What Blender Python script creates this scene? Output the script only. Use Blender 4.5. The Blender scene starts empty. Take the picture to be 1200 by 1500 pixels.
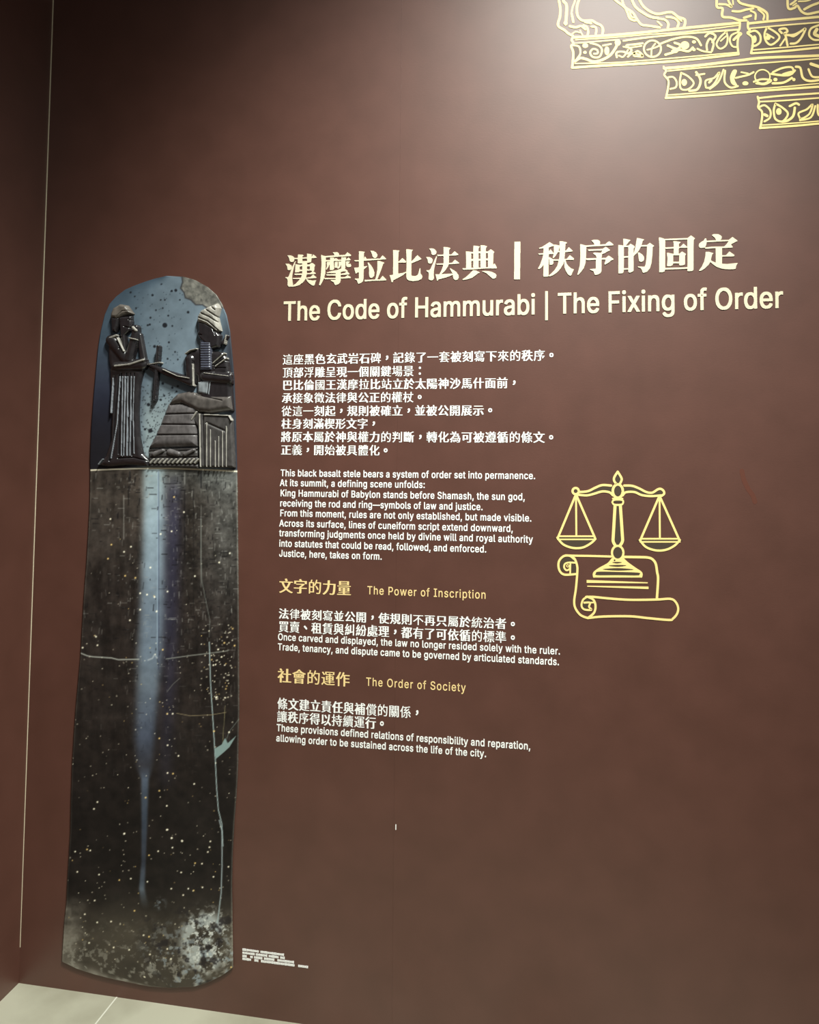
import bpy, math, random
import numpy as np
from mathutils import Matrix, Vector

C = bpy.context.scene.collection
SC = bpy.context.scene
random.seed(4); RNG = np.random.default_rng(7)

# ------------------------------------------------------------------ camera (solved from the lettering, the corner and the floor edge)
FPX, CX, CY = 1077.627, 600.0, 627.88        # focal length and principal point in pixels of the 1200 x 1500 frame
PITCH, YAW, ROLL = -0.05109134, 0.17239855, 0.00887329
CAM_H = 1.50                                 # eye height above the floor, metres
def _rot(x, y, z):
    rx = np.array([[1,0,0],[0,math.cos(x),-math.sin(x)],[0,math.sin(x),math.cos(x)]])
    ry = np.array([[math.cos(y),0,math.sin(y)],[0,1,0],[-math.sin(y),0,math.cos(y)]])
    rz = np.array([[math.cos(z),-math.sin(z),0],[math.sin(z),math.cos(z),0],[0,0,1]])
    return rz @ rx @ ry
RC = _rot(PITCH, YAW, ROLL)
def _ray(px, py):
    d = RC.T @ np.array([(px-CX)/FPX, (py-CY)/FPX, 1.0]); return d/d[2]
_corner = _ray(27.5, 1440)
DIST = CAM_H/_corner[1]                      # camera to wall
CAMX = -_corner[0]*DIST                      # the room corner stands at x = 0, the wall is the plane y = 0
def at(px, py):
    """point of the wall plane seen at a pixel of the photograph -> (x, z) in metres"""
    d = _ray(px, py); return (CAMX + d[0]*DIST, CAM_H - d[1]*DIST)
def at_many(P):
    P = np.asarray(P, float)
    d = np.stack([(P[...,0]-CX)/FPX, (P[...,1]-CY)/FPX, np.ones(P.shape[:-1])], -1) @ RC
    return np.stack([CAMX + d[...,0]/d[...,2]*DIST, CAM_H - d[...,1]/d[...,2]*DIST], -1)
def mpp(px, py):
    a = at(px, py); b = at(px+1, py); return math.hypot(b[0]-a[0], b[1]-a[1])

cam = bpy.data.cameras.new('camera'); cam_o = bpy.data.objects.new('camera', cam); C.objects.link(cam_o)
cam.sensor_fit = 'HORIZONTAL'; cam.sensor_width = 36; cam.lens = FPX/1200*36
cam.shift_x = (600-CX)/1200*1.0; cam.shift_y = (CY-750)/1200
cam.clip_start = 0.02
M = np.array([[1,0,0],[0,0,1],[0,-1,0]])
right, up, back = M @ RC[0], -(M @ RC[1]), -(M @ RC[2])
cam_o.matrix_world = Matrix([[right[0],up[0],back[0],CAMX],[right[1],up[1],back[1],-DIST],[right[2],up[2],back[2],CAM_H],[0,0,0,1]])
SC.camera = cam_o

# ------------------------------------------------------------------ light
W = bpy.data.worlds.new('gallery_air'); SC.world = W; W.use_nodes = True
W.node_tree.nodes['Background'].inputs[0].default_value = (1.0, .96, .90, 1)
W.node_tree.nodes['Background'].inputs[1].default_value = 0.14
SC.view_settings.view_transform = 'Standard'; SC.view_settings.look = 'None'
SC.view_settings.exposure = 0.0; SC.view_settings.gamma = 1.0; SC.view_settings.use_curve_mapping = False
def area_light(name, loc, sx, sy, power, col, rot=(0,0,0), spread=180):
    l = bpy.data.lights.new(name, 'AREA'); l.shape = 'RECTANGLE'; l.size = sx; l.size_y = sy
    l.energy = power; l.color = col; l.spread = math.radians(spread)
    o = bpy.data.objects.new(name, l); C.objects.link(o); o.location = loc; o.rotation_euler = rot; return o
# high spots of the hall lighting the wall
def track_spot(x, y, z, tx, tz, power, size, col=(1.0, .95, .87)):
    l = bpy.data.lights.new('track_spot', 'SPOT'); l.energy = power; l.color = col; l.spot_size = math.radians(size); l.spot_blend = 1.0; l.shadow_soft_size = .20
    o = bpy.data.objects.new('track_spot', l); C.objects.link(o); o.location = (x, y, z)
    o.rotation_euler = (Vector((tx, 0, tz))-Vector((x, y, z))).to_track_quat('-Z', 'Y').to_euler()
# a nearer spot whose beam edge and sheen show at the top of the wall
hx, hz = at(815, -60); rv = Vector((hx-CAMX, -DIST, hz-CAM_H)); lp = Vector((hx, 0, hz))+rv*.42
track_spot(lp.x, lp.y, lp.z, hx+.10, 1.75, 26, 74, (.92, 1.0, .90))
track_spot(2.40, -2.4, 4.6, 1.00, .50, 400, 62, (.95, 1.0, .94))
track_spot(2.00, -1.5, 4.6, 1.00, .35, 1200, 54, (.97, 1.0, .93))

# ------------------------------------------------------------------ materials
def lin(r, g, b, k=1.0):
    f = lambda c: (c/255/12.92 if c/255 <= .04045 else ((c/255+.055)/1.055)**2.4)*k
    return (f(r), f(g), f(b), 1)
def mat(name, col, rough=.5, spec=.5, metal=0.0, coat=0.0):
    m = bpy.data.materials.new(name); m.use_nodes = True
    b = m.node_tree.nodes['Principled BSDF']
    b.inputs['Base Color'].default_value = col; b.inputs['Roughness'].default_value = rough
    b.inputs['Specular IOR Level'].default_value = spec; b.inputs['Metallic'].default_value = metal
    b.inputs['Coat Weight'].default_value = coat; b.inputs['Coat Roughness'].default_value = .25
    return m
def nodes(m): return m.node_tree.nodes, m.node_tree.links, m.node_tree.nodes['Principled BSDF']
def mottle(m, c1, c2, scale, stretch=(1,1,1), detail=6, lo=.35, hi=.65, bump=0.0, bscale=400, bstretch=(1,1,1), bdist=.001):
    n, l, b = nodes(m)
    tc = n.new('ShaderNodeTexCoord'); mp = n.new('ShaderNodeMapping'); mp.inputs['Scale'].default_value = stretch
    l.new(tc.outputs['Object'], mp.inputs['Vector'])
    t = n.new('ShaderNodeTexNoise'); t.inputs['Scale'].default_value = scale; t.inputs['Detail'].default_value = detail
    l.new(mp.outputs[0], t.inputs['Vector'])
    r = n.new('ShaderNodeValToRGB'); r.color_ramp.elements[0].position = lo; r.color_ramp.elements[1].position = hi
    r.color_ramp.elements[0].color = c1; r.color_ramp.elements[1].color = c2
    l.new(t.outputs['Fac'], r.inputs[0]); l.new(r.outputs[0], b.inputs['Base Color'])
    if bump:
        m2 = n.new('ShaderNodeMapping'); m2.inputs['Scale'].default_value = bstretch; l.new(tc.outputs['Object'], m2.inputs['Vector'])
        t2 = n.new('ShaderNodeTexNoise'); t2.inputs['Scale'].default_value = bscale; t2.inputs['Detail'].default_value = 3
        l.new(m2.outputs[0], t2.inputs['Vector'])
        bp = n.new('ShaderNodeBump'); bp.inputs['Strength'].default_value = bump; bp.inputs['Distance'].default_value = bdist
        l.new(t2.outputs['Fac'], bp.inputs['Height']); l.new(bp.outputs[0], b.inputs['Normal'])
    return r
COAT_R, COAT_N = .42, 1.5
WALLC = (86, 53, 43)
def wall_material(name, horiz):
    m = mat(name, lin(*WALLC), .5, .2, 0, 1.0); nodes(m)[2].inputs['Coat Roughness'].default_value = COAT_R; nodes(m)[2].inputs['Coat IOR'].default_value = COAT_N
    st = (1, 1, 1)
    mottle(m, lin(WALLC[0]-4, WALLC[1]-3, WALLC[2]-3), lin(WALLC[0]+4, WALLC[1]+3, WALLC[2]+3), 9, (1,1,1), 8, .3, .7,
           bump=.07, bscale=190, bstretch=(.6,.6,1.3), bdist=.002)
    return m
M_WALL = wall_material('brown_canvas_wallpaper', True)
M_FLOOR = mat('pale_stone_floor', lin(176,170,150), .45, .4)
mottle(M_FLOOR, lin(126,122,104), lin(164,161,143), 3.2, (1,1,1), 9, .3, .62, bump=.08, bscale=60)
M_TRIM = mat('cream_edge_strip', lin(236,226,196), .4, .5)
M_CREAM = mat('cream_vinyl', lin(212,202,174), .5, .4)
M_WHITE = mat('white_vinyl', lin(248,248,244), .5, .4)
M_GOLD = mat('pale_gold_vinyl', lin(244,214,150), .5, .4)
M_LINE = mat('yellow_gold_vinyl', lin(246,219,142), .45, .4)
M_OLIVE = mat('dark_olive_vinyl', lin(74,62,50), .45, .4)

# ------------------------------------------------------------------ helpers
def link(name, me, m=None, parent=None):
    o = bpy.data.objects.new(name, me); C.objects.link(o)
    if m is not None: me.materials.append(m)
    if parent is not None: o.parent = parent
    return o
def empty(name, loc, label, cat, group=None):
    o = bpy.data.objects.new(name, None); o.location = loc; o.empty_display_size = .05; C.objects.link(o)
    o['label'] = label; o['category'] = cat
    if group: o['group'] = group
    return o
def mesh(name, verts, faces):
    me = bpy.data.meshes.new(name); me.from_pydata([tuple(v) for v in verts], [], faces); me.update(); return me
def box(name, lo, hi, m, parent=None):
    (x0,y0,z0),(x1,y1,z1) = lo, hi
    v = [(x0,y0,z0),(x1,y0,z0),(x1,y1,z0),(x0,y1,z0),(x0,y0,z1),(x1,y0,z1),(x1,y1,z1),(x0,y1,z1)]
    f = [(0,3,2,1),(4,5,6,7),(0,1,5,4),(1,2,6,5),(2,3,7,6),(3,0,4,7)]
    return link(name, mesh(name, v, f), m, parent)
def rebase(me, root):
    """meshes are built in room coordinates; move them into their parent's frame"""
    me.transform(Matrix.Translation(-Vector(root)))
    me.update()
def smooth(P, k=6, closed=False):
    P = [np.array(p, float) for p in P]; n = len(P)
    if n < 3: return P
    out = []
    for i in range(n if closed else n-1):
        p0 = P[(i-1)%n] if closed or i > 0 else P[0]; p1 = P[i]; p2 = P[(i+1)%n]
        p3 = P[(i+2)%n] if closed or i+2 < n else P[-1]
        for j in range(k):
            t = j/k
            out.append(.5*((2*p1)+(-p0+p2)*t+(2*p0-5*p1+4*p2-p3)*t*t+(-p0+3*p1-3*p2+p3)*t**3))
    if not closed: out.append(P[-1])
    return out
class Ink:
    """collects drawn strokes and filled shapes (pixel coordinates of the photograph) into one vinyl mesh"""
    def __init__(s, thick=.0006, base=0.0): s.v = []; s.f = []; s.t = thick; s.b = base; s.q = 0
    def _solid(s, pts, tris):
        n = len(s.v); k = len(pts); W2 = at_many(pts)
        s.q += 1; s.v += [(x, -s.b-s.t-s.q*6e-6, z) for x, z in W2]   # later strokes lie over earlier ones
        s.f += [tuple(n+i for i in t) for t in tris]
    def stroke(s, P, w, closed=False, k=5, taper=None):
        Q = np.array(smooth(P, k, closed)); n = len(Q)
        T = np.roll(Q,-1,0)-np.roll(Q,1,0) if closed else np.gradient(Q, axis=0)
        T /= np.maximum(np.hypot(T[:,0], T[:,1]), 1e-9)[:,None]
        N = np.stack([-T[:,1], T[:,0]], 1)
        ww = np.full(n, w/2.0)
        if taper: ww = np.interp(np.linspace(0,1,n), [0,1], taper)/2
        L = Q+N*ww[:,None]; R = Q-N*ww[:,None]
        pts = list(L)+list(R); tris = []
        for i in range(n if closed else n-1):
            j = (i+1) % n; tris.append((i, j, n+j, n+i))
        s._solid(pts, tris)
        if not closed:
            for q, t, r in ((Q[0], -T[0], ww[0]), (Q[-1], T[-1], ww[-1])):
                a0 = math.atan2(t[1], t[0])
                s._solid([q+r*np.array([math.cos(a0+a), math.sin(a0+a)]) for a in np.linspace(-math.pi/2, math.pi/2, 7)], [tuple(range(7))])
    def fill(s, P, k=5, closed_smooth=True):
        Q = smooth(P, k, True) if closed_smooth else [np.array(p, float) for p in P]
        from mathutils.geometry import tessellate_polygon
        s._solid(Q, [tuple(t) for t in tessellate_polygon([[Vector((q[0], q[1], 0)) for q in Q]])])
    def ellipse(s, c, rx, ry, w=None):
        P = [(c[0]+rx*math.cos(a), c[1]+ry*math.sin(a)) for a in np.linspace(0, 2*math.pi, 20, endpoint=False)]
        if w: s.stroke(P, w, True, 2)
        else: s._solid([np.array(p) for p in P], [tuple(range(20))])
    def build(s, name, m, parent, root):
        me = mesh(name, s.v, s.f)
        # give the vinyl its thickness: close the shape back to the wall along its open edges
        import bmesh
        bm = bmesh.new(); bm.from_mesh(me)
        for f in bm.faces:
            f.normal_update()
            if f.normal.y > 0: f.normal_flip()
        e = [x for x in bm.edges if len(x.link_faces) == 1]
        r = bmesh.ops.extrude_edge_only(bm, edges=e)
        for g in r['geom']:
            if isinstance(g, bmesh.types.BMVert): g.co.y = -s.b
        bm.to_mesh(me); bm.free()
        rebase(me, root); return link(name, me, m, parent)
def scaled(P, ox, oy, k): return [(ox+x/k, oy+y/k) for x, y in P]

# ------------------------------------------------------------------ the setting
ROOM_H = 4.8
def structure(o): o['kind'] = 'structure'; return o
structure(box('wall_back', (-.10, 0, 0), (4.6, .12, ROOM_H), M_WALL))
structure(box('wall_left', (-.12, -4.2, 0), (0, 0, ROOM_H), M_WALL))
structure(box('floor', (-.12, -4.2, -.10), (4.6, .12, 0), M_FLOOR))
# pale strip in the corner joint, wider towards the top
def strip():
    z0, z1 = .10, ROOM_H
    w0, w1 = .0012, .0045
    v = []
    for z, w in ((z0, w0), (z1, w1)):
        v += [(0, -.0006, z), (w, -.0006, z), (w, 0, z), (0, 0, z)]
    f = [(0,1,5,4),(1,2,6,5),(2,3,7,6),(3,0,4,7),(0,3,2,1),(4,5,6,7)]
    return link('trim_1', mesh('trim_1', v, f), M_TRIM)
structure(strip())
jx = at(171, 1464.6)[0]
structure(box('trim_3', (jx-.002, -4.2, 0), (jx+.002, 0, .0006), mat('pale_grout', lin(196,194,180), .6, .3)))
# seams where the wallpaper sheets meet
def seam(px, name):
    x, _ = at(px, 600)
    return structure(box(name, (x-.0005, -.0004, .0), (x+.0005, 0, ROOM_H), M_WALL))
seam(583, 'trim_2')

# ------------------------------------------------------------------ stele cut-out on the wall
STELE_T = .006
OUTL = [(245,405),(228,409),(215,413),(200,418.5),(185,425),(172,435),(162,446),(155,462),(149,487),(145.5,510),(142.5,540),(139,580),(135.5,625),(133.5,675),
        (134,690),(133.5,732),(131,782),(128.5,825),(125,870),(122,920),(120,957),(117,990),(112.5,1040),(110,1080),(107.5,1120),(106,1165),(105,1215),(103,1250),(100.5,1290),(99.5,1318),(96,1350),(93,1400),(92.5,1406.7)]
OUTR = [(245,405),(270,406),(287.5,411),(305,421),(317.5,432),(326,446),(332.5,462),(337.5,485),(341,520),(344,555),(346,605),(348,690),
        (348.7,745),(349.5,810),(350,870),(350.5,945),(351,1040),(350,1080),(349.5,1120),(347,1165),(344,1203),(341.5,1250),(340.5,1293),(341.3,1360),(342,1416)]
BOT = [(92.5,1406.7),(113,1416.5),(140,1425.3),(167,1432),(193,1437.3),(220,1442.7),(252,1444.8),(287,1442.7),(305,1437.3),(327,1426.7),(342,1416)]
def edge_x(y, left):
    P = OUTL if left else OUTR
    yy = [p[1] for p in P]; xx = [p[0] for p in P]
    x = np.interp(y, yy, xx)
    if left:
        b = BOT[:7]; m = y > b[0][1]; x = np.where(m, np.interp(y, [p[1] for p in b], [p[0] for p in b]), x)
    else:
        b = BOT[6:][::-1]; m = y > b[0][1]; x = np.where(m, np.interp(y, [p[1] for p in b], [p[0] for p in b]), x)
    return x
def vnoise(X, Y, sx, sy, seed):
    r = np.random.default_rng(seed).random((256, 256))
    u, v = X/sx, Y/sy; i, j = np.floor(u).astype(int), np.floor(v).astype(int); fu, fv = u-i, v-j
    fu, fv = fu*fu*(3-2*fu), fv*fv*(3-2*fv)
    g = lambda a, b: r[a % 256, b % 256]
    return (g(i,j)*(1-fu)+g(i+1,j)*fu)*(1-fv)+(g(i,j+1)*(1-fu)+g(i+1,j+1)*fu)*fv
def fbm(X, Y, s, seed, st=1.0, n=4):
    t = 0; a = 1; w = 0
    for k in range(n):
        t = t+a*vnoise(X, Y, s/2**k, s*st/2**k, seed+k); w += a; a *= .6
    return t/w
def seg_dist(X, Y, P):
    d = np.full(X.shape, 1e9)
    for (x0,y0),(x1,y1) in zip(P[:-1], P[1:]):
        dx, dy = x1-x0, y1-y0; L = dx*dx+dy*dy+1e-9
        t = np.clip(((X-x0)*dx+(Y-y0)*dy)/L, 0, 1)
        d = np.minimum(d, np.hypot(X-x0-t*dx, Y-y0-t*dy))
    return d
def inside(X, Y, P):
    c = np.zeros(X.shape, bool); n = len(P)
    for k in range(n):
        x0, y0 = P[k]; x1, y1 = P[(k+1) % n]
        if y0 == y1: continue
        c ^= ((y0 <= Y) != (y1 <= Y)) & (X < x0+(Y-y0)/(y1-y0)*(x1-x0))
    return c
def sdist(X, Y, P):
    d = seg_dist(X, Y, list(P)+[P[0]]); return np.where(inside(X, Y, P), d, -d)
def mixc(a, b, t): return a*(1-t[...,None])+np.asarray(b, float)*t[...,None]
def sst(a, b, x): t = np.clip((x-a)/(b-a), 0, 1); return t*t*(3-2*t)

def stele_print(X, Y):
    """the picture printed on the cut-out: dark stone with its shading and highlight painted in, flaws, cracks and carved rows (sRGB 0..255)"""
    xl, xr = edge_x(Y, True), edge_x(Y, False); U = (X-xl)/np.maximum(xr-xl, 1)
    n1 = fbm(X, Y, 60, 11); n2 = fbm(X, Y, 14, 31); n3 = fbm(X, Y, 5, 51); nv = fbm(X, Y, 7, 71, 6); nh = vnoise(X, Y, 26, 3, 5)
    # upper field with the figures
    c = np.zeros(X.shape+(3,))+np.array((112,124,133.))
    c = mixc(c, (96,110,120), sst(.75, 1.0, U)*.8)
    lefty = sst(.50, 0, U)  # shading of the pictured stone, painted darker towards the left edge
    c = mixc(c, (62,78,92), lefty*.75)
    c = mixc(c, (44,46,62), sst(470, 600, Y)*sst(.42, .10, U))
    c = mixc(c, (26,23,29), sst(560, 670, Y)*sst(.36, .18, U))
    c = mixc(c, (150,160,160), sst(545, 620, Y)*sst(.30,.40,U)*sst(.66,.52,U)*.75)
    c = mixc(c, (50,52,60), sst(.90, 1.0, U)*sst(440, 520, Y))
    c = c*(.90+.2*n2[...,None])+(n1[...,None]-.5)*18
    brk = inside(X, Y, [(267,404),(290,404),(312,415),(322,428),(332,442),(330,452),(318,449),(307,453),(298,447),(288,447),(281,440),(273,437),(271,429),(266,423),(269,414)])
    c = np.where(brk[...,None], np.array((116,113,106.))*(.30+.85*fbm(X,Y,11,201)[...,None]+.55*fbm(X,Y,4,211)[...,None]), c)
    bd = seg_dist(X, Y, [(268,406),(269,414),(266,423),(271,429),(273,437),(281,440),(288,447),(298,447),(307,453),(318,449),(330,452)])
    c = mixc(c, (60,58,60), np.exp(-(bd/1.1)**2)*.9)
    for px, py, r in [(243,477,3.8),(221,476,1.6),(259,426,2.2),(253,427,1.7),(225,433,1.8),(193,429,1.6),(243,440,1.3),(237,440,1.2),(222,466,1.5),(218,477,1.5),(277,458,2),(228,508,2.2),(249,502,1.5),(238,417,1.3),
                      (247,526,1.4),(258,516,1.3),(219,593,2.6),(222,631,3.2),(214,629,1.8),(240,562,2),(254,568,1.8),(262,566,1.5),(242,580,1.6),(237,586,1.8),(260,574,1.5),(265,440,1.2),(230,455,1.2),(240,452,1.2),(248,463,1.4),(254,478,1.3),(262,527,1.2),(201,452,1.3),(199,435,1.2)]:
        c = mixc(c, (30,32,38), sst(r*1.0+.6, r*.8-.4, np.hypot(X-px, Y-py)))
    rr = np.random.default_rng(3)
    for _ in range(230):
        px = 208+rr.random()*50; py = 560+rr.random()*110
        if py > 575 or px < 240:
            c = mixc(c, (45,48,52), sst(1.3, .4, np.hypot(X-px, Y-py))*.8)
    for _ in range(60):
        px = 200+rr.random()*70; py = 425+rr.random()*110
        c = mixc(c, (60,70,78), sst(1.2, .4, np.hypot(X-px, Y-py))*.8)
    c = mixc(c*.90, (104,112,118), np.full(X.shape, .12))
    # inscribed shaft
    s = np.zeros(X.shape+(3,))+np.array((46,40,37.))
    up_ = sst(900, 700, Y)
    s = mixc(s, (82,76,70), up_*.62)
    s = mixc(s, (84,84,82), sst(.62, .95, U)*sst(960, 760, Y)*.75)
    s = mixc(s, (100,102,100), sst(745, 690, Y)*sst(.30,.5,U)*.8)
    s = mixc(s, (40,36,32), sst(.60,.68,U)*sst(.80,.70,U)*sst(1000,760,Y)*.45)
    s = mixc(s, (30,26,24), sst(960, 1250, Y)*.75)
    s = s*(.66+.66*n2[...,None])+((nv-.5)*26*sst(1250,900,Y))[...,None]+(n1[...,None]-.5)*14
    s = s+((n3-.5)*34*sst(1200,760,Y)*(.4+.6*sst(.55,.75,U)))[...,None]
    # highlight streak on the pictured stone, painted into the print colours
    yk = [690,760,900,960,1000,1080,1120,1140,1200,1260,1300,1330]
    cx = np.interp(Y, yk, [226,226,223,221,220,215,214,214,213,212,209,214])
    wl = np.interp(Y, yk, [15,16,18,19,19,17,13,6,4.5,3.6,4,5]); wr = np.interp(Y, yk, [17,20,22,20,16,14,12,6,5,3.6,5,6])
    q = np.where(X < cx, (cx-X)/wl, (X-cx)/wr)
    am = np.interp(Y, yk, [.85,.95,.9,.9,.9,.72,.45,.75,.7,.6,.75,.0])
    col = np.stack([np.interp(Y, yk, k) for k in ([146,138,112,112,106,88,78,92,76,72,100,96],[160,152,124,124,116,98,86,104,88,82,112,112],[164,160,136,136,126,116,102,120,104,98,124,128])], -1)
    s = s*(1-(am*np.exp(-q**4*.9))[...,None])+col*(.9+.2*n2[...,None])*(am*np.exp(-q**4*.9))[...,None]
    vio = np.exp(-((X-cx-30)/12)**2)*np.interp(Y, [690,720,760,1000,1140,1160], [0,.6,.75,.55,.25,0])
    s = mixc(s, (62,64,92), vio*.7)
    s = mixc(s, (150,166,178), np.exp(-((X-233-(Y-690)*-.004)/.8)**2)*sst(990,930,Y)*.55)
    blk = sst(720,735,Y)*0
    # foot of the stone: bare, paler rock
    foot = sst(1285, 1370, Y)*(.55+.6*(n1-.3))
    s = mixc(s, (98,92,80), np.clip(foot, 0, 1)*.85)
    s = mixc(s, (120,116,108), sst(1300,1340,Y)*sst(.16,.02,U)*.8*n2*1.6)
    ero_ = (sst(60, 30, np.hypot((X-300)/.75, (Y-1378)/1.0))*sst(.46,.62,fbm(X,Y,17,91)))
    s = mixc(s, (150,154,152), np.clip(ero_*1.1, 0, .9))
    s = mixc(s, (140,150,156), sst(.56,.70,fbm(X,Y,9,131))*sst(1320,1400,Y)*sst(.35,.7,U)*.7)
    s = mixc(s, (132,130,122), sst(.57,.66,fbm(X,Y,6,231))*sst(1330,1420,Y)*.65)
    s = mixc(s, (172,174,170), sst(.60,.66,fbm(X,Y,5,241))*sst(58,25,np.hypot((X-305)/.8,(Y-1375)/1.1))*.9)
    s = mixc(s, (36,32,34), sst(.60,.72,fbm(X,Y,12,171))*sst(1310,1350,Y)*sst(.4,.6,U)*.7)
    s = mixc(s, (112,120,126), sst(14,3,np.hypot((X-236)/.9, Y-1322))*sst(.42,.62,fbm(X,Y,8,261))*.8)
    # carved rows: short wedge marks
    for _ in range(2200):
        py = 694+rr.random()**1.3*440; px = 118+rr.random()*230
        if 206 < px < 238 and rr.random() < .7: continue
        if px < 170 and rr.random() < .65: continue
        if rr.random() > .25+1.5*vnoise(np.array([px]), np.array([py]), 22, 34, 15)[0]**2: continue
        h = rr.random() < .4; L = .6+rr.random()**2*4.5
        m = (np.abs(X-px) < 9) & (np.abs(Y-py) < 9)
        x_, y_ = X[m]+.3*(Y[m]-py)*(rr.random()-.5), Y[m]
        d = np.maximum(np.abs(x_-px)-(L if h else .1), 0)**2+np.maximum(np.abs(y_-py)-(.1 if h else L), 0)**2
        br = rr.random() > .5
        s[m] = mixc(s[m], (140,140,136) if br else (20,18,20), np.exp(-d/.42)*(.20+.28*rr.random())*(1 if br else 1.25)*min(1, max(.3, (1160-py)/260)))
    for px, y0, y1, a, cc in [(183,725,790,.5,(150,150,145)),(272,718,820,.6,(24,22,24)),(285,715,900,.4,(26,24,24)),(296,690,715,.7,(20,20,24)),(296,740,860,.45,(130,130,126)),(272,690,710,.5,(150,150,146)),(192,690,705,.8,(18,18,20)),(190,712,740,.6,(22,20,20)),(234,690,980,.3,(40,44,70))]:
        s = mixc(s, cc, np.exp(-((X-px)/.9)**2)*sst(y0-2,y0+2,Y)*sst(y1+2,y1-2,Y)*a)
    low = sst(687.2, 689.2, Y+1.2*np.sin((X-133)/215*math.pi)*1.6)
    c = c*(1-low[...,None])+s*low[...,None]
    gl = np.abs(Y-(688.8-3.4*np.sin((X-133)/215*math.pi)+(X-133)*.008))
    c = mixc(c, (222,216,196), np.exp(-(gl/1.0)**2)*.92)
    # cracks
    def crack(P, w, cc, a):
        nonlocal c
        c = mixc(c, cc, np.exp(-(seg_dist(X, Y, P)/w)**2)*a)
    crack(scaled([(160,64),(200,80),(230,85),(340,92),(380,102),(500,100)], 80, 940, 4), 1.0, (150,152,146), .9)
    crack(scaled([(555,104),(580,94),(592,72),(606,92)], 80, 940, 4), 1.2, (150,156,160), .8)
    crack(scaled([(660,98),(800,78),(910,65),(1010,52),(1024,46)], 80, 940, 4), .9, (128,130,124), .8)
    crack([(296,760),(296,820),(297,850)]+scaled([(915,950),(912,1050)], 80, 670, 4), .7, (112,116,112), .6)
    crack(scaled([(912,0),(914,70),(920,250),(930,400),(940,560),(948,700),(955,850),(965,980),(985,1060),(992,1190)], 80, 940, 4), .9, (138,150,150), .95)
    crack(scaled([(985,0),(1000,60),(1000,250),(995,400),(985,480),(975,560)], 60, 1200, 3.75), 1.0, (140,150,152), .9)
    crack(scaled([(1005,370),(998,470),(990,590)], 80, 940, 4), .6, (120,116,90), .7)
    crack(scaled([(1085,450),(1030,520),(1000,600)], 80, 940, 4), .6, (110,120,116), .6)
    crack(scaled([(720,415),(800,430),(920,425),(1010,410)], 80, 940, 4), .7, (130,120,96), .7)
    crack(scaled([(665,290),(700,245),(740,210)], 80, 940, 4), .7, (110,110,104), .6)
    wing = sst(-.8, .6, sdist(X, Y, scaled([(944,622),(985,598),(1004,560),(1020,590),(1068,548),(1030,612),(1000,640),(950,682)], 80, 940, 4)))
    c = mixc(c, (122,138,136), wing*.95)
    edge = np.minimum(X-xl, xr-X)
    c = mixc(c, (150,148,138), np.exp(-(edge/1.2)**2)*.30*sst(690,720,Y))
    # flecks
    K = [(163.5,760),(193.5,800.5),(183.5,808),(160,818),(165,797.5),(256.5,728),(271,750),(253,778),(237,782),(222,831),(185,843),(200,846),(247,866),(287,843.5),(207,868.5),(217,870.5),(228,874),(207,892.5),(231,895),(338,810),(322.5,823.5),(144.5,944.5),(142.5,932),(192,908),(240,951),(123,948),(246.5,1044.5),(254.5,1044.5),(235,1080.5),(247,1090.5),(263,1106),(247,1131),(255,1132),(286,1147),(235,1157),(246,1179),(215,1167),(139.5,1183.5),(144.5,1173.5),(253,1226),(268,1230),(246,1214),(184,1219.5),(315,1070),(337,1071.5),(321,950.5),(326,961.5),(314,973.5),(330,941),(345,945),(318,1020.5)]
    K2 = [(463,75),(724,98),(701,52),(195,172),(260,160),(278,166),(728,150),(782,115),(650,170),(600,192),(776,286),(852,235),(890,238),(931,148),(922,174),(936,116),(1035,255),(815,375),(844,385),(787,410),(893,368),(953,310),(722,375),(591,337),(500,320),(437,328),(326,298),(207,283),(302,440),(520,496),(248,515),(316,560),(392,555),(570,630),(600,638),(272,672),(406,697),(491,710),(605,735),(1050,805),(720,760),(700,705),(575,858)]
    pts = [(x, y, 1.25, 1) for x, y in K]+[(60+x/3.75, 1200+y/3.75, 1.2, 1) for x, y in K2]
    for _ in range(420):
        py = 730+rr.random()**.8*680; px = 100+rr.random()*248
        if py < 930 and rr.random() < .7: continue
        pts.append((px, py, .6+.4*rr.random(), .35+.4*rr.random()))
    for _ in range(90): pts.append((296+rr.random()*48, 915+rr.random()*110, .7+.4*rr.random(), .5+.4*rr.random()))
    for px, py, r, a in pts:
        m = (np.abs(X-px) < 5) & (np.abs(Y-py) < 5)
        if not m.any(): continue
        t = np.zeros(X.shape); t[m] = np.exp(-(np.hypot(X[m]-px, Y[m]-py)/r)**2)*a
        c = mixc(c, (232,226,205) if (int(px*7) % 5) else (216,190,130), t)
    c = 122*(np.clip(c, 2, 255)/122)**1.28
    return np.clip(c, 3, 250)

PRINT_GAIN = 1.3
def to_linear(c):
    c = c/255; return np.where(c <= .04045, c/12.92, ((c+.055)/1.055)**2.4)
def fast_mesh(name, V, quads):
    me = bpy.data.meshes.new(name)
    me.vertices.add(len(V)); me.vertices.foreach_set('co', np.asarray(V, np.float32).ravel())
    me.loops.add(len(quads)*4); me.loops.foreach_set('vertex_index', quads.astype(np.int32).ravel())
    me.polygons.add(len(quads)); me.polygons.foreach_set('loop_start', np.arange(0, len(quads)*4, 4, dtype=np.int32))
    me.polygons.foreach_set('loop_total', np.full(len(quads), 4, dtype=np.int32))
    me.update(calc_edges=True); return me
M_PRINT = mat('printed_stone_picture', lin(60,60,60), .55, .25)
_n, _l, _b = nodes(M_PRINT)
_a = _n.new('ShaderNodeVertexColor'); _a.layer_name = 'ink'
_l.new(_a.outputs['Color'], _b.inputs['Base Color'])

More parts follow.
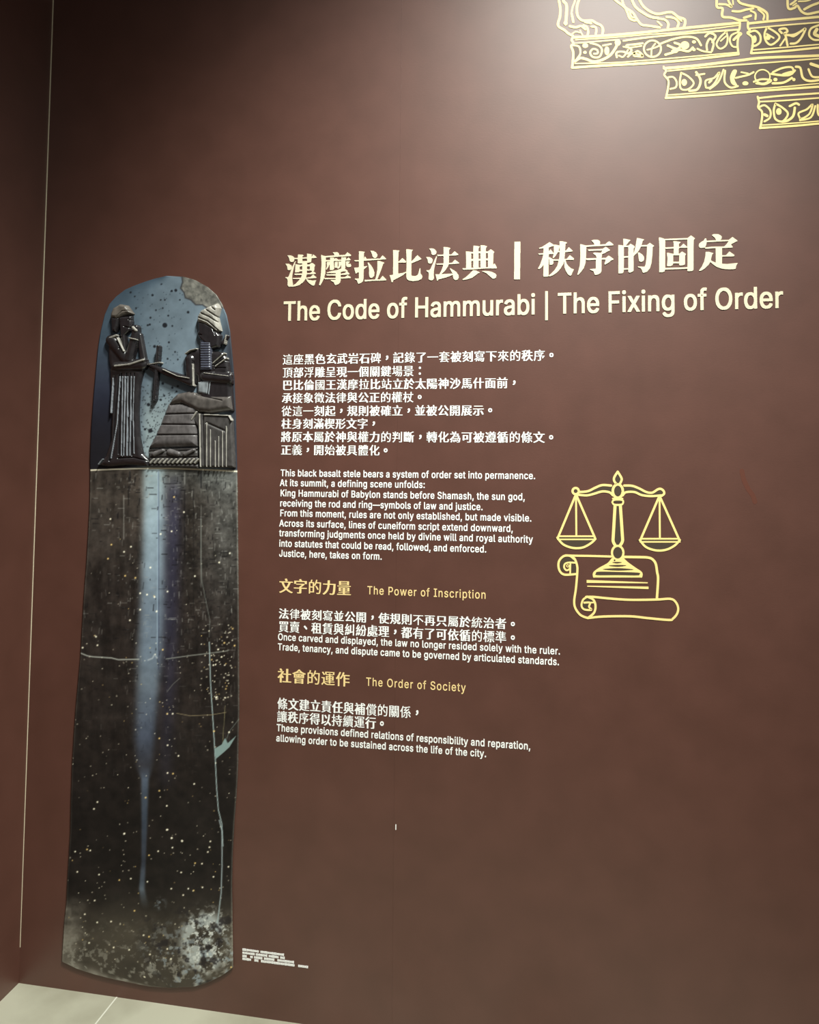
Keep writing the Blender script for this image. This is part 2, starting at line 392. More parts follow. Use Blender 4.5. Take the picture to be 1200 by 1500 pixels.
sx, sz = at(222, 1440)
STELE = empty('stele_cutout', (sx, 0, sz), 'tall round-topped cut-out of a dark carved stone stele mounted left of the text', 'stele')
def build_panel():
    NY, NX = 1000, 210
    y = np.linspace(405.15, 1444.75, NY); u = np.linspace(0, 1, NX)
    xl, xr = edge_x(y, True), edge_x(y, False)
    wob = (np.random.default_rng(9).random(NY)-.5)*.5*(y > 700)
    X = (xl+wob)[:,None]+(xr-xl)[:,None]*u[None]; Y = np.repeat(y[:,None], NX, 1)
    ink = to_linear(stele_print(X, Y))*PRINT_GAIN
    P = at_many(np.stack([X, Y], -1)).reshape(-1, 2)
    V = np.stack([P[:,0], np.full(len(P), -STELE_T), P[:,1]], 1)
    I = np.arange(NY*NX).reshape(NY, NX)
    q = np.stack([I[1:,:-1], I[1:,1:], I[:-1,1:], I[:-1,:-1]], -1).reshape(-1, 4)
    # rim going back to the wall
    ring = np.concatenate([I[0,:], I[1:,-1], I[-1,-2::-1], I[-2:0:-1,0]])
    B = V[ring].copy(); B[:,1] = -.0012      # rests on mounting tape
    nb = len(V)+np.arange(len(ring))
    rim = np.stack([ring, np.roll(ring,-1), np.roll(nb,-1), nb], 1)
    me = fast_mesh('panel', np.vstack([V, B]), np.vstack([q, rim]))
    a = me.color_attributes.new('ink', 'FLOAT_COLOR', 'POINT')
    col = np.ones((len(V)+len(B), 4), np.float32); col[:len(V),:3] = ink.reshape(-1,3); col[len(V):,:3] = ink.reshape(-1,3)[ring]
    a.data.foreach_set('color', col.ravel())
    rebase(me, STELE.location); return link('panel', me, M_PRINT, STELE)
PANEL = build_panel()

# low relief figures standing out of the panel
def stone(name, rgb, rough=.32, spec=.6):
    m = mat(name, lin(*rgb), rough, spec)
    mottle(m, lin(*[max(2, c*.82) for c in rgb]), lin(*[c*1.15 for c in rgb]), 90, (1,1,.6), 6, .3, .7, bump=.12, bscale=260, bdist=.001)
    return m
M_FIG = stone('dark_polished_basalt', (36,33,35), .22, 1.0)
M_CAP = stone('brown_polished_basalt', (104,97,90), .35, .6)
M_SKIRT = stone('grey_polished_basalt', (92,88,88), .33, .6)
M_SEAT = stone('dull_grey_basalt', (66,63,62), .4, .5)
M_PALE = stone('pale_basalt', (150,146,138), .45, .5)  # paler tone for headdress, braid, slats and the painted-in highlight lines
def relief(name, comps, grooves, m, parent, base=0.0, step=.55, hs=1.0):
    """height field of carved stone over the panel; comps are polygons / capsules in crop pixels of the upper picture (x4)"""
    cc = []
    for k in comps:
        if k[0] == 'poly': cc.append(('poly', scaled(k[1], 80, 380, 4), k[2], k[3]))
        else: cc.append(('cap', *scaled([k[1], k[2]], 80, 380, 4), k[3]/4, k[4]/4, k[5]))
    allp = np.array([p for k in cc for p in (k[1] if k[0] == 'poly' else [k[1], k[2]])])
    pad = max([max(k[3], k[4]) for k in cc if k[0] == 'cap']+[2])+2
    x0, y0 = allp.min(0)-pad; x1, y1 = allp.max(0)+pad
    xs = np.arange(x0, x1, step); ys = np.arange(y0, y1, step); X, Y = np.meshgrid(xs, ys)
    H = np.full(X.shape, -9.0)
    for k in cc:
        if k[0] == 'poly':
            d = sdist(X, Y, k[1]); h, e = k[2], k[3]
            t = np.clip(d/e, 0, 1); hh = h*np.sqrt(1-(1-t)**2)
            hh = np.where(d < 0, d*1.2, hh)
        else:
            (ax,ay),(bx,by) = k[1], k[2]; dx, dy = bx-ax, by-ay; L = dx*dx+dy*dy+1e-9
            t = np.clip(((X-ax)*dx+(Y-ay)*dy)/L, 0, 1); r = k[3]+(k[4]-k[3])*t
            d = np.hypot(X-ax-t*dx, Y-ay-t*dy); hh = np.where(d < r, k[5]-r*.75+r*.75*np.sqrt(np.clip(1-(d/r)**2, 0, 1))*1.0, (r-d)*1.2)
            hh = np.where((d < r) & (hh < 0), 0, hh)
        H = np.maximum(H, hh)
    for P, w, dep in grooves:
        d = seg_dist(X, Y, scaled(P, 80, 380, 4)); H = np.where(H > 0, np.maximum(H-dep*np.exp(-(d/w)**2), .15), H)
    xl, xr = edge_x(Y, True), edge_x(Y, False)
    H = np.where((X > xr-.5) | (X < xl+.5), np.minimum(H, -.5-np.maximum(X-xr, xl-X)), H)
    H = np.clip(H, -2.0, 99)
    P = at_many(np.stack([X, Y], -1)); s = mpp(240, 560)
    V = np.stack([P[...,0], -(STELE_T+base+H*s*hs), P[...,1]], -1).reshape(-1, 3)
    I = np.arange(X.size).reshape(X.shape)
    q = np.stack([I[1:,:-1], I[1:,1:], I[:-1,1:], I[:-1,:-1]], -1)
    keep = np.maximum.reduce([H[1:,:-1], H[1:,1:], H[:-1,1:], H[:-1,:-1]]) > -.2
    q = q[keep]
    used = np.unique(q); mp = np.zeros(X.size, int); mp[used] = np.arange(len(used))
    me = fast_mesh(name, V[used], mp[q]); me.polygons.foreach_set('use_smooth', np.ones(len(q), bool))
    rebase(me, STELE.location); return link(name, me, m, parent)

def each(name, comps, m, parent):
    for k in comps: relief(name, [k], [], m, parent)
stand = relief('standing_figure', [
    ('poly', [(335,640),(345,900),(342,1060),(312,1150),(272,1205),(330,1215),(440,1205),(562,1212),(566,1175),(532,1140),(512,1040),(505,900),(515,740),(537,650),(450,640)], 5.5, 7),
    ('poly', [(325,495),(340,455),(385,440),(432,500),(448,580),(530,590),(554,600),(535,655),(440,668),(345,665),(330,600)], 6, 7),
    ('poly', [(343,335),(402,345),(394,400),(378,434),(350,428)], 7, 5),
    ('poly', [(390,340),(470,335),(474,385),(462,425),(436,450),(445,560),(415,560),(400,440)], 7, 4),
    ('poly', [(498,420),(525,440),(555,600),(510,600),(500,520)], 5, 4),
    ('cap', (350,480), (436,590), 34, 28, 9), ('cap', (455,590), (495,440), 26, 20, 10), ('cap', (494,440), (500,405), 22, 14, 10),
    ('cap', (380,632), (530,618), 22, 34, 10), ('cap', (530,610), (552,596), 18, 8, 10)],
    [([(398,680),(372,900),(362,1100),(340,1180)], .8, 3), ([(410,670),(400,900),(395,1140)], .7, 3.2), ([(440,670),(428,900),(420,1150)], .7, 3.2), ([(462,670),(452,900),(446,1150)], .7, 3),
     ([(485,670),(470,900),(472,1150)], .7, 2.8), ([(370,690),(345,940)], 1.2, 2.5), ([(404,530),(414,470)], .6, 2), ([(470,470),(505,478)], .6, 1.5), ([(390,1165),(480,1160),(560,1180)], .8, 2.2),
     ([(430,400),(470,410)], .7, 2), ([(455,360),(470,362)], .7, 2)], M_FIG, STELE)
relief('cap', [('poly', [(345,350),(348,322),(362,290),(402,267),(442,275),(478,325),(440,332),(402,350),(384,356)], 9, 5)],
       [([(385,345),(420,312),(470,305)], .6, 1.6), ([(352,405),(350,350)], .6, 1)], M_CAP, stand)
each('robe_fold', [('cap', p, q, 2.6, w, h) for p, q, w, h in (((404,690),(388,960),3.2,6.8), ((388,960),(352,1165),4,6.8), ((420,690),(412,1150),2.6,7), ((434,690),(426,1150),3,7), ((450,690),(443,1150),2.6,7), ((470,690),(462,1150),2.4,7), ((486,690),(480,900),2.2,6.6), ((480,900),(486,1140),2.4,6.6), ((362,700),(350,900),5,6.2), ((300,1170),(276,1200),4,5.5))], stone('pale_blue_basalt', (126,130,136), .3, .7), stand)
each('trim_highlight', [('cap', (385,632), (470,622), 6, 6, 11.5), ('cap', (470,622), (550,596), 6, 6, 11.5), ('cap', (345,470), (385,452), 8, 6, 8.5), ('cap', (395,470), (432,545), 5, 5, 10), ('cap', (468,470), (505,478), 4, 4, 11.5), ('cap', (490,410), (505,425), 10, 8, 11.5)], M_PALE, stand)

seatf = relief('seated_figure', [
    ('poly', [(778,575),(800,540),(850,525),(950,540),(1000,545),(1030,590),(1046,690),(1060,890),(930,890),(850,790),(842,690),(800,690),(776,640)], 6, 7),
    ('poly', [(853,365),(900,372),(945,400),(990,450),(985,520),(935,535),(880,490),(858,470),(847,440),(856,420)], 8, 5),
    ('cap', (808,590), (815,715), 30, 28, 9), ('cap', (815,722), (650,660), 27, 15, 9), ('cap', (655,660), (575,620), 17, 9, 9), ('cap', (600,655), (575,640), 12, 6, 7),
    ('cap', (1000,495), (1022,455), 10, 9, 6), ('cap', (900,690), (1045,700), 30, 34, 10)],
    [([(940,610),(990,570),(1020,560)], .7, 2), ([(948,625),(1000,590),(1030,600)], .7, 2), ([(955,640),(1015,640)], .7, 2), ([(830,600),(835,740)], .8, 3), ([(862,445),(880,450)], .8, 2), ([(950,420),(960,450)], .8, 2), ([(880,700),(860,790)], .8, 2)], M_FIG, STELE)
relief('headdress', [('poly', [(850,370),(852,340),(872,305),(922,280),(968,262),(985,292),(972,345),(990,425),(965,432),(905,392),(862,378)], 10, 6)],
       [([(868,350),(920,372),(975,420)], .8, 3.2), ([(880,325),(925,345),(972,375)], .8, 3.2), ([(905,302),(940,325),(970,345)], .8, 3), ([(935,285),(960,305)], .8, 2.5)], M_PALE, seatf)
relief('beard', [('poly', [(866,480),(940,480),(942,655),(868,660)], 9.5, 4)], [([(868,490+k*14),(940,490+k*14)], .5, 1.0) for k in range(12)]+[([(870,492),(940,492)], 1, 2.5)], stone('blue_grey_basalt', (70,72,84), .3, .7), seatf)
relief('mantle', [('poly', [(850,720),(945,690),(930,808),(850,790)], 7, 5)], [([(925,700),(912,800)], .7, 2)], stone('light_grey_basalt', (128,134,138), .35, .6), seatf)
relief('lap', [('poly', [(680,860),(700,820),(735,788),(800,776),(930,800),(1050,800),(1058,885),(930,905),(860,900),(760,850)], 9, 9)], [([(840,795),(930,815),(1000,830)], .8, 2)], stone('smoky_basalt', (80,75,72), .3, .7), seatf)
relief('tiered_skirt', [('poly', [(680,845),(760,840),(860,860),(845,960),(852,1098),(562,1106),(598,1040),(630,970),(655,905)], 7.5, 12)],
       [([(645,910),(840,905)], .9, 3.5), ([(615,968),(845,970)], .9, 3.5), ([(592,1030),(848,1028)], .9, 3.5)], M_SKIRT, seatf)
each('trim_highlight', [('cap', p, q, 3, 3, h) for p, q, h in (((662,652),(745,690),11), ((745,690),(812,702),10.5), ((786,560),(812,540),8.5), ((812,540),(850,530),8.5), ((948,612),(1012,556),8), ((960,632),(1024,585),8), ((900,672),(1040,690),10.5), ((1022,452),(1012,500),8), ((830,620),(834,745),9.5), ((640,610),(570,622),9))], M_PALE, seatf)  # pale lines painting top light along the arms, shoulders and folds
stool = relief('footstool', [('poly', [(562,1112),(850,1102),(856,1226),(565,1216)], 4, 4)], [([(570,1160),(850,1158)], .8, 2.5), ([(570,1200),(850,1200)], .8, 2.5), ([(570,1125),(850,1120)], 1.5, 2.5)], M_SEAT, STELE)
each('braid', [('cap', (578+k*26,1192), (598+k*26,1170), 7, 5, 6) for k in range(11)], M_PALE, stool)
each('foot', [('cap', (600,1140), (650,1120), 14, 10, 7), ('cap', (690,1128), (740,1140), 18, 14, 7), ('cap', (780,1140), (830,1118), 12, 9, 7)], M_SKIRT, stool)
seat = relief('throne', [('poly', [(820,940),(850,890),(892,906),(1040,915),(1054,945),(1068,1222),(862,1220),(858,1000)], 5.5, 4)],
       [([(885,920),(890,1228)], .9, 3), ([(905,960),(1020,1010),(1040,960)], 1.5, 1.5)], M_SEAT, STELE)
each('slat', [('cap', (x,y0), (x,1214), 3.2, 3.2, 6.6) for x, y0 in ((908,960),(930,1000),(958,1065),(978,1040),(1000,1010),(1022,980))]+[('cap', (866,910), (872,1214), 5, 4, 7), ('cap', (822,940), (850,896), 5, 5, 7.5), ('cap', (895,912), (1035,918), 4, 4, 7), ('cap', (1035,918), (1050,945), 4, 4, 7)], M_PALE, seat)
relief('staff', [('cap', (628,518), (606,825), 9, 7, 9)], [([(628,518),(606,825)], .6, 1.5)], M_FIG, STELE)

# ------------------------------------------------------------------ lettering (outline data of the letters, compressed)
CJK_SHAPES = {
 12289: [[32,6,18,20,4,33,4,38,12,46,17,46,20,43,40,24,44,18,45,13,44,12,37,6]],
 12290: [[18,5,14,6,9,10,4,16,3,22,3,32,4,36,8,43,15,47,21,48,29,48,33,47,40,43,44,36,46,29,45,18,41,12,34,6,29,5],[24,17,27,17,30,19,32,22,34,26,33,30,31,33,27,36,24,36,21,36,18,32,16,30,14,26,18,20]],
 19968: [[2,59,1,60,1,67,2,68,123,68,124,67,124,60,123,59]],
 19979: [[51,6,50,7,50,101,49,102,3,102,2,103,3,110,122,110,122,103,121,102,70,102,70,81,96,68,112,58,115,54,110,47,100,47,80,61,71,66,70,66,70,6,68,6]],
 19981: [[57,6,56,7,56,71,55,71,38,55,15,40,10,40,5,47,23,58,37,69,52,85,58,93,62,102,8,102,7,103,7,110,118,110,118,103,117,102,78,102,69,89,69,77,70,76,76,80,80,80,106,60,119,50,120,47,114,41,111,41,89,60,71,74,69,74,69,6,68,6]],
 20006: [[4,11,4,13,4,18,4,20,39,20,41,20,41,85,39,86,8,86,7,87,7,93,8,94,35,95,36,97,34,101,25,116,31,119,39,118,46,108,50,100,50,98,44,96,44,94,76,94,78,96,75,98,87,119,93,120,102,117,100,113,90,95,117,94,118,93,118,87,117,86,85,86,83,85,83,20,85,20,121,20,122,18,121,12],[57,20,66,20,68,21,68,84,66,86,58,86,56,85],[91,32,85,34,84,35,90,52,97,74,98,74,103,74,112,72,112,71,109,60,98,33,97,32],[25,32,21,51,14,70,14,72,21,73,27,73,28,72,36,52,40,37,40,35,38,34,32,32]],
 20102: [[31,6,28,12,29,14,47,14,52,14,54,15,54,76,74,89,84,96,88,101,87,102,9,102,8,103,8,109,108,110,115,106,114,104,103,93,89,82,72,72,72,16,72,12,70,9,66,7,61,6]],
 20160: [[21,6,20,7,20,66,19,66,14,60,7,60,2,69,10,78,20,93,28,107,32,118,34,119,40,119,47,117,48,116,42,103,36,91,36,7,35,6],[73,6,72,7,72,67,71,68,38,68,38,69,38,75,39,76,72,76,72,117,74,118,88,118,89,117,89,76,122,76,123,75,123,69,122,68,89,68,89,6,88,6]],
 20197: [[46,5,40,12,53,19,64,27,72,37,79,49,84,63,87,77,90,96,91,114,109,114,110,111,108,98,106,76,102,60,96,44,120,19,124,13,124,11,117,6,108,6,96,22,88,30,79,20,65,10,56,5],[14,18,9,25,14,30,16,35,16,109,17,110,34,110,34,108,34,40,36,40,55,48,63,48,66,41,31,24,22,18],[62,74,53,90,44,103,44,104,50,108,59,108,68,96,78,80,77,79,70,74]],
 20219: [[19,6,18,7,18,64,17,64,13,60,5,60,0,66,0,70,7,77,18,92,26,106,32,119,41,120,50,117,45,105,46,104,78,110,104,116,113,116,118,110,118,109,89,101,89,67,91,66,124,66,124,65,124,59,123,58,89,58,89,20,90,18,122,18,122,17,122,11,39,11,38,17,39,18,70,19,70,56,69,58,38,58,37,57,37,6,36,6],[38,66,70,66,70,98,69,98,51,96,40,96,37,90]],
 20316: [[20,6,20,7,20,66,18,66,13,61,8,61,6,63,2,70,11,80,18,90,24,99,32,118,34,119,39,119,46,117,47,116,42,104,34,90,34,7,33,6],[70,6,69,7,69,90,67,90,66,90,58,76,48,64,42,64,36,70,52,92,58,105,62,117,64,118,69,118,77,115,71,100,72,98,122,98,123,97,123,92,122,90,86,90,84,89,84,73,85,72,119,72,120,70,120,65,119,64,85,64,85,44,121,44,122,43,122,36,85,36,84,6,83,6]],
 20351: [[19,5,18,7,18,68,17,68,12,62,5,62,0,69,0,71,10,82,18,94,31,119,39,120,46,117,46,116,42,107,43,106,71,106,72,107,72,119,86,119,88,118,88,107,88,106,123,105,124,99,123,98,88,98,88,86,88,84,119,84,120,52,118,51,88,51,84,37,79,27,80,26,84,24,99,18,123,13,120,6,118,6,110,6,97,8,81,13,71,18,56,9,45,5,38,5,35,10,33,5],[34,13,37,13,45,16,53,20,58,25,57,26,47,36,42,44,42,45,48,48,55,48,60,41,66,35,70,43,70,48,70,50,69,51,40,52,40,84,41,84,71,84,72,86,72,97,71,98,38,98,34,92],[56,58,71,58,71,78,56,78],[88,58,103,58,103,78,88,78]],
 20358: [[56,6,56,7,55,44,38,28,19,14,13,12,10,12,4,18,5,19,22,28,35,38,47,50,54,59,56,63,55,94,9,94,8,95,8,101,9,102,55,102,56,103,56,119,67,120,68,118,68,103,69,102,117,102,118,101,118,95,117,94,69,94,68,64,72,58,76,62,84,74,89,90,92,90,100,88,96,74,116,58,118,55,118,54,113,49,109,49,94,64,92,64,82,52,79,52,76,54,76,53,85,42,98,32,108,25,120,20,120,18,115,12,111,12,92,22,82,31,69,44,68,6,67,6],[14,46,8,52,16,60,22,70,26,78,29,89,33,90,41,88,40,84,37,75,37,73,50,61,50,60,45,55,42,54,32,64,26,55,19,48,16,46]],
 20381: [[47,5,43,12,46,16,48,21,48,48,40,44,34,44,32,43,32,6,17,6,16,7,16,64,15,64,13,62,6,62,1,70,10,81,18,93,24,104,30,119,36,120,45,116,37,97,37,96,121,96,122,89,121,88,83,88,82,87,86,70,91,60,109,75,116,75,122,70,120,67,97,50,96,48,102,39,108,30,113,24,124,17,124,16,122,14,118,9,111,9,104,14,96,22,86,35,82,44,76,56,71,70,70,72,64,64,64,22,66,22,79,26,85,26,86,25,88,19,64,10,54,5],[32,55,34,55,40,60,54,73,61,82,64,87,64,88,35,88,33,89],[74,98,66,116,67,117,73,119,80,119,84,113,88,101,88,100,81,98]],
 20418: [[20,6,19,7,19,69,18,70,12,62,10,60,7,61,3,69,18,90,24,104,30,118,34,118,41,116,38,107,31,91,31,7,30,6],[61,6,60,8,59,14,69,14,72,15,72,50,69,51,43,48,42,48,40,54,56,64,69,74,70,76,66,76,49,74,46,74,44,80,48,83,56,91,64,101,63,102,59,102,42,100,40,101,40,106,44,108,75,110,104,116,108,116,112,112,114,110,113,109,79,104,62,85,62,84,63,83,81,84,94,96,98,96,104,92,90,79,64,58,68,58,98,61,98,63,92,72,98,74,102,74,104,73,111,63,118,53,120,48,113,44,110,44,103,54,84,52,84,16,83,11,80,8,75,6],[39,12,34,17,44,29,50,41,54,42,61,39,62,38,58,32,49,19,43,13],[110,14,102,27,92,38,93,40,98,43,102,43,110,34,116,26,119,20,119,18,113,14]],
 20491: [[17,6,16,7,16,67,15,68,10,60,5,60,4,61,0,69,8,79,16,93,22,106,27,118,28,119,32,119,39,117,40,116,30,92,30,7,29,6],[41,6,40,7,40,112,118,112,118,7,105,6,104,8,104,12,103,13,56,13,54,12,54,7,53,6],[54,21,104,21,104,79,87,79,86,78,86,65,99,64,100,64,100,33,98,32,59,32,59,64,60,64,73,65,73,78,72,79,54,78],[72,38,87,38,87,58,72,58],[54,86,72,86,73,87,73,99,84,100,86,98,86,86,104,86,104,87,104,104,103,104,55,104,54,103]],
 20523: [[17,6,16,7,16,63,15,64,12,61,6,61,2,70,8,79,16,90,23,104,29,119,36,119,43,117,44,116,32,89,32,84,33,84,45,90,55,98,65,108,73,120,79,120,82,119,87,116,86,113,86,112,98,100,113,88,123,83,118,76,117,76,111,76,105,78,50,78,44,75,37,75,32,79,32,6,31,6],[40,6,40,7,40,66,115,66,115,13,113,9,105,7,80,8,80,33,79,34,76,34,74,33,74,8,61,8,60,9,60,33,59,34,56,34,55,33,55,6],[94,14,97,14,100,15,100,33,99,34,95,34,94,33],[56,41,59,41,60,42,60,57,59,58,55,58],[75,41,78,41,80,42,80,57,79,58,74,58],[94,41,98,41,100,42,100,57,99,58,95,58,94,58],[62,85,92,85,94,86,77,102,62,87]],
 20767: [[19,6,18,7,18,71,18,71,12,64,8,61,6,62,2,70,10,80,19,93,26,107,31,118,35,119,42,116,37,103,37,102,54,102,52,106,48,115,48,116,54,118,57,118,62,110,64,105,62,103,64,102,71,102,72,103,72,117,73,118,84,118,84,103,85,102,94,102,92,105,100,118,103,118,110,116,110,114,102,103,104,102,119,102,120,85,119,84,108,84,108,95,106,96,49,96,48,95,48,84,38,84,37,85,37,100,37,102,36,101,30,90,30,6,29,6],[38,6,34,10,34,11,48,16,62,22,66,22,70,18,68,16,54,10,42,6],[111,6,85,17,84,18,88,22,92,22,119,12,121,11,121,10,116,6],[44,24,43,26,44,64,113,64,112,24],[55,29,100,29,101,30,101,35,100,36,56,36,54,35],[55,41,100,41,101,42,101,47,100,48,56,48,54,47],[55,53,100,52,101,53,101,58,100,60,56,60,54,58],[50,71,49,72,49,86,50,88,105,88,107,88,107,72,106,71],[61,76,94,76,95,77,95,83,93,84,61,84,60,83]],
 20844: [[102,6,93,20,44,16,25,14,17,14,15,15,13,22,20,28,30,42,46,66,54,81,55,82,62,82,71,78,72,76,58,53,38,27,38,26,86,28,87,30,73,49,80,52,89,52,93,49,106,32,119,12,118,10,111,6],[10,62,3,69,12,77,21,88,29,101,36,116,37,116,45,116,54,113,53,110,45,94,30,72,20,62],[108,62,100,70,88,85,73,107,70,113,71,114,78,116,88,116,104,92,110,84,124,70,124,69,117,62]],
 20855: [[8,6,4,12,23,21,37,31,45,31,52,26,51,24,43,19,26,10,16,6],[109,6,96,14,74,25,74,27,78,32,86,32,117,16,122,12,122,11,116,6],[4,33,3,35,3,39,4,40,22,40,23,41,24,113,103,113,104,41,105,40,122,40,122,39,122,33],[40,41,87,40,88,42,88,52,86,53,40,53,39,51],[40,59,87,59,88,60,88,70,86,71,40,71,39,69],[40,77,87,77,88,78,88,88,86,88,40,88,39,87],[40,95,87,95,88,96,88,106,86,106,40,106,39,105]],
 20856: [[10,6,4,11,5,12,24,21,38,31,46,32,54,27,43,18,24,8,17,6],[106,6,91,16,73,26,72,27,77,32,84,32,113,16,119,13,120,11,113,6],[2,35,2,36,2,42,13,42,14,43,14,104,40,104,41,106,41,118,43,120,56,119,57,105,67,104,68,106,68,120,82,120,84,119,84,106,85,104,112,104,112,44,113,42,123,42,123,35],[30,43,40,42,41,43,41,66,40,67,31,67,30,66],[57,43,67,42,68,43,68,66,67,67,58,67,56,66],[84,43,94,42,96,43,96,66,95,67,85,67,84,66],[30,75,40,74,41,75,41,95,40,96,31,96,30,96],[57,75,67,74,68,75,68,95,67,96,58,96,56,96],[84,75,94,74,96,75,96,95,95,96,85,96,84,96]],
 20877: [[17,5,16,6,16,35,15,36,2,36,2,37,2,42,2,44,15,44,16,44,16,90,18,91,53,91,54,92,54,103,52,104,7,104,6,105,6,112,118,112,119,105,118,104,71,104,70,103,70,92,71,91,107,91,108,90,108,44,110,44,123,44,124,42,124,37,122,36,109,35,108,14,107,10,102,6,96,6,75,6,74,6,72,12,72,14,88,13,92,14,92,16,92,34,92,36,34,36,32,34,32,6],[33,44,53,44,53,60,33,60],[70,44,92,44,92,60,70,60],[33,67,53,67,53,82,33,83],[70,67,92,67,92,82,70,83]],
 21028: [[14,5,9,10,8,11,15,16,23,25,28,33,30,43,29,44,4,44,4,45,4,51,5,52,32,52,33,59,33,73,32,74,9,74,8,75,8,81,10,82,33,82,33,118,34,119,46,119,46,118,47,82,69,82,70,80,70,75,69,74,47,74,46,53,47,52,72,52,73,51,73,45,72,44,45,44,40,29,32,17,28,12,20,6,18,5],[84,6,82,13,82,14,99,14,102,14,103,16,103,116,104,117,115,117,116,115,116,14,114,10,112,8,109,6,102,6],[78,36,77,38,77,103,78,104,89,104,90,103,90,37,89,36],[55,85,49,88,49,89,60,112,61,112,66,112,72,111,72,110,72,108,60,86,59,85],[20,86,8,109,15,112,18,112,20,111,31,90,25,86]],
 21051: [[10,6,5,12,5,13,21,22,38,34,51,47,62,62,69,63,76,60,72,51,60,36,78,18,78,16,75,13,73,12,66,12,50,27,36,16,21,8,17,6],[87,6,84,13,84,14,99,14,102,14,103,16,103,117,104,118,118,118,119,116,119,15,118,12,115,8,110,6],[11,34,6,41,24,52,34,60,39,66,36,67,23,66,16,64,10,65,8,72,18,81,28,96,27,96,4,96,3,98,3,104,35,104,36,105,34,108,30,117,31,118,38,120,44,120,45,119,53,104,78,104,78,98,78,96,46,96,38,86,28,75,28,74,46,74,54,86,62,86,68,84,68,83,67,80,54,62,40,49,33,43,19,34],[81,36,80,38,80,104,82,105,96,105,96,103,96,37,95,36]],
 21063: [[9,5,2,11,11,20,17,32,25,32,32,30,32,28,28,20,18,8,15,5],[83,6,82,7,80,14,98,14,100,14,102,16,102,116,103,117,117,117,118,115,118,17,118,13,115,8,110,6,103,6],[53,8,40,28,41,29,46,32,55,31,61,23,68,12,67,11,61,8],[72,36,71,38,71,104,72,104,86,104,87,103,87,37,86,36],[9,36,8,38,9,114,64,114,64,37],[25,44,48,44,48,60,25,60],[25,68,48,68,48,84,25,84],[25,91,48,91,48,106,25,107]],
 21069: [[12,6,11,8,11,80,63,80,64,14,62,10,60,8,56,6,35,6,33,13,44,13,48,14,48,32,46,33,28,33,27,32,27,6],[82,6,80,14,96,14,98,16,98,82,99,82,113,82,114,81,114,15,113,12,110,8,104,6],[73,28,72,30,72,78,73,78,87,78,88,77,88,29,86,28],[28,40,47,40,47,52,28,53],[28,60,47,60,47,72,28,73],[4,92,3,94,3,98,4,100,34,100,34,101,32,105,24,116,24,117,31,120,39,119,47,109,50,103,45,101,45,100,75,100,79,105,87,120,94,120,102,118,103,116,93,101,93,100,121,100,122,98,122,93,121,92]],
 21147: [[10,5,4,11,4,12,15,20,24,29,30,36,36,44,40,55,44,64,46,75,46,82,45,84,7,84,6,85,6,92,46,92,46,93,47,118,64,119,66,118,66,93,66,92,118,92,116,60,114,34,110,19,108,14,105,10,97,6,68,6,67,7,65,14,65,16,85,14,89,16,92,20,94,27,96,43,99,82,98,84,66,84,65,83,62,65,58,51,54,43,48,32,38,20,27,11,18,5]],
 21270: [[24,6,24,7,24,70,22,70,15,62,13,62,9,62,4,70,14,81,20,90,29,103,36,119,38,120,42,120,50,116,38,92,38,7,37,6],[78,8,73,8,68,10,64,14,62,22,62,43,48,37,44,37,39,43,40,44,55,53,62,58,62,115,63,117,76,117,77,116,77,70,81,73,94,86,106,101,112,101,119,96,115,90,103,76,90,64,77,54,77,22,78,18,83,16,100,16,103,17,106,20,107,24,108,42,110,42,114,42,122,38,122,25,119,16,116,11,110,8]],
 21407: [[50,6,48,7,47,13,62,13,64,14,64,46,63,46,34,47,34,90,58,91,62,102,64,102,71,102,80,101,76,93,76,91,111,91,111,47,80,46,80,13,79,10,76,8,72,6],[9,8,2,12,2,13,8,27,12,47,13,69,14,112,121,112,122,106,120,105,30,105,29,64,28,47,26,35,21,19,16,9,15,8],[106,10,86,34,85,36,91,39,98,39,118,17,120,14,114,10],[29,11,24,15,23,16,32,25,42,38,51,39,57,36,57,35,52,28,38,12,36,11],[50,53,94,53,95,54,95,65,93,66,50,66,50,64],[50,72,94,72,95,73,95,84,93,84,50,84,50,83]],
 21482: [[9,6,4,10,4,12,22,25,30,32,37,41,47,42,54,38,52,34,44,25,24,9,18,6],[105,6,92,20,72,37,72,38,78,42,87,42,101,31,116,18,121,12,121,10,114,6],[16,54,15,56,16,110,110,110,110,55],[34,63,90,63,91,102,34,102]],
 21487: [[66,6,64,15,86,14,88,15,89,17,89,102,4,102,2,103,3,110,123,110,122,102,109,102,108,101,108,16,106,11,102,8,94,6],[16,27,15,29,16,83,75,82,75,37,34,37,34,36,34,28,33,27],[34,45,57,46,56,75,34,74]],
 21576: [[5,9,4,11,4,15,5,16,52,16,54,18,54,31,53,32,16,32,15,34,15,39,16,40,53,40,54,41,53,54,12,55,11,57,11,61,12,62,113,62,114,62,114,56,113,55,71,54,70,41,71,40,109,40,110,39,110,34,109,32,71,32,70,31,70,18,72,16,120,16,120,15,120,10,120,9],[20,74,20,76,20,113,20,114,104,114,106,114,106,76,105,74],[36,82,88,82,89,83,89,106,87,107,36,107,36,105]],
 22266: [[9,5,8,7,8,113,116,113,117,6,102,5,102,10,100,11,25,11,24,10,23,5],[24,19,101,20,101,106,24,106],[34,31,34,33,34,62,35,63,54,63,55,77,54,78,26,78,26,80,26,85,54,85,55,86,55,99,68,100,70,99,70,86,71,85,99,85,100,84,100,80,100,78,71,78,70,77,70,63,91,63,92,62,92,31],[48,38,78,38,78,56,48,56]],
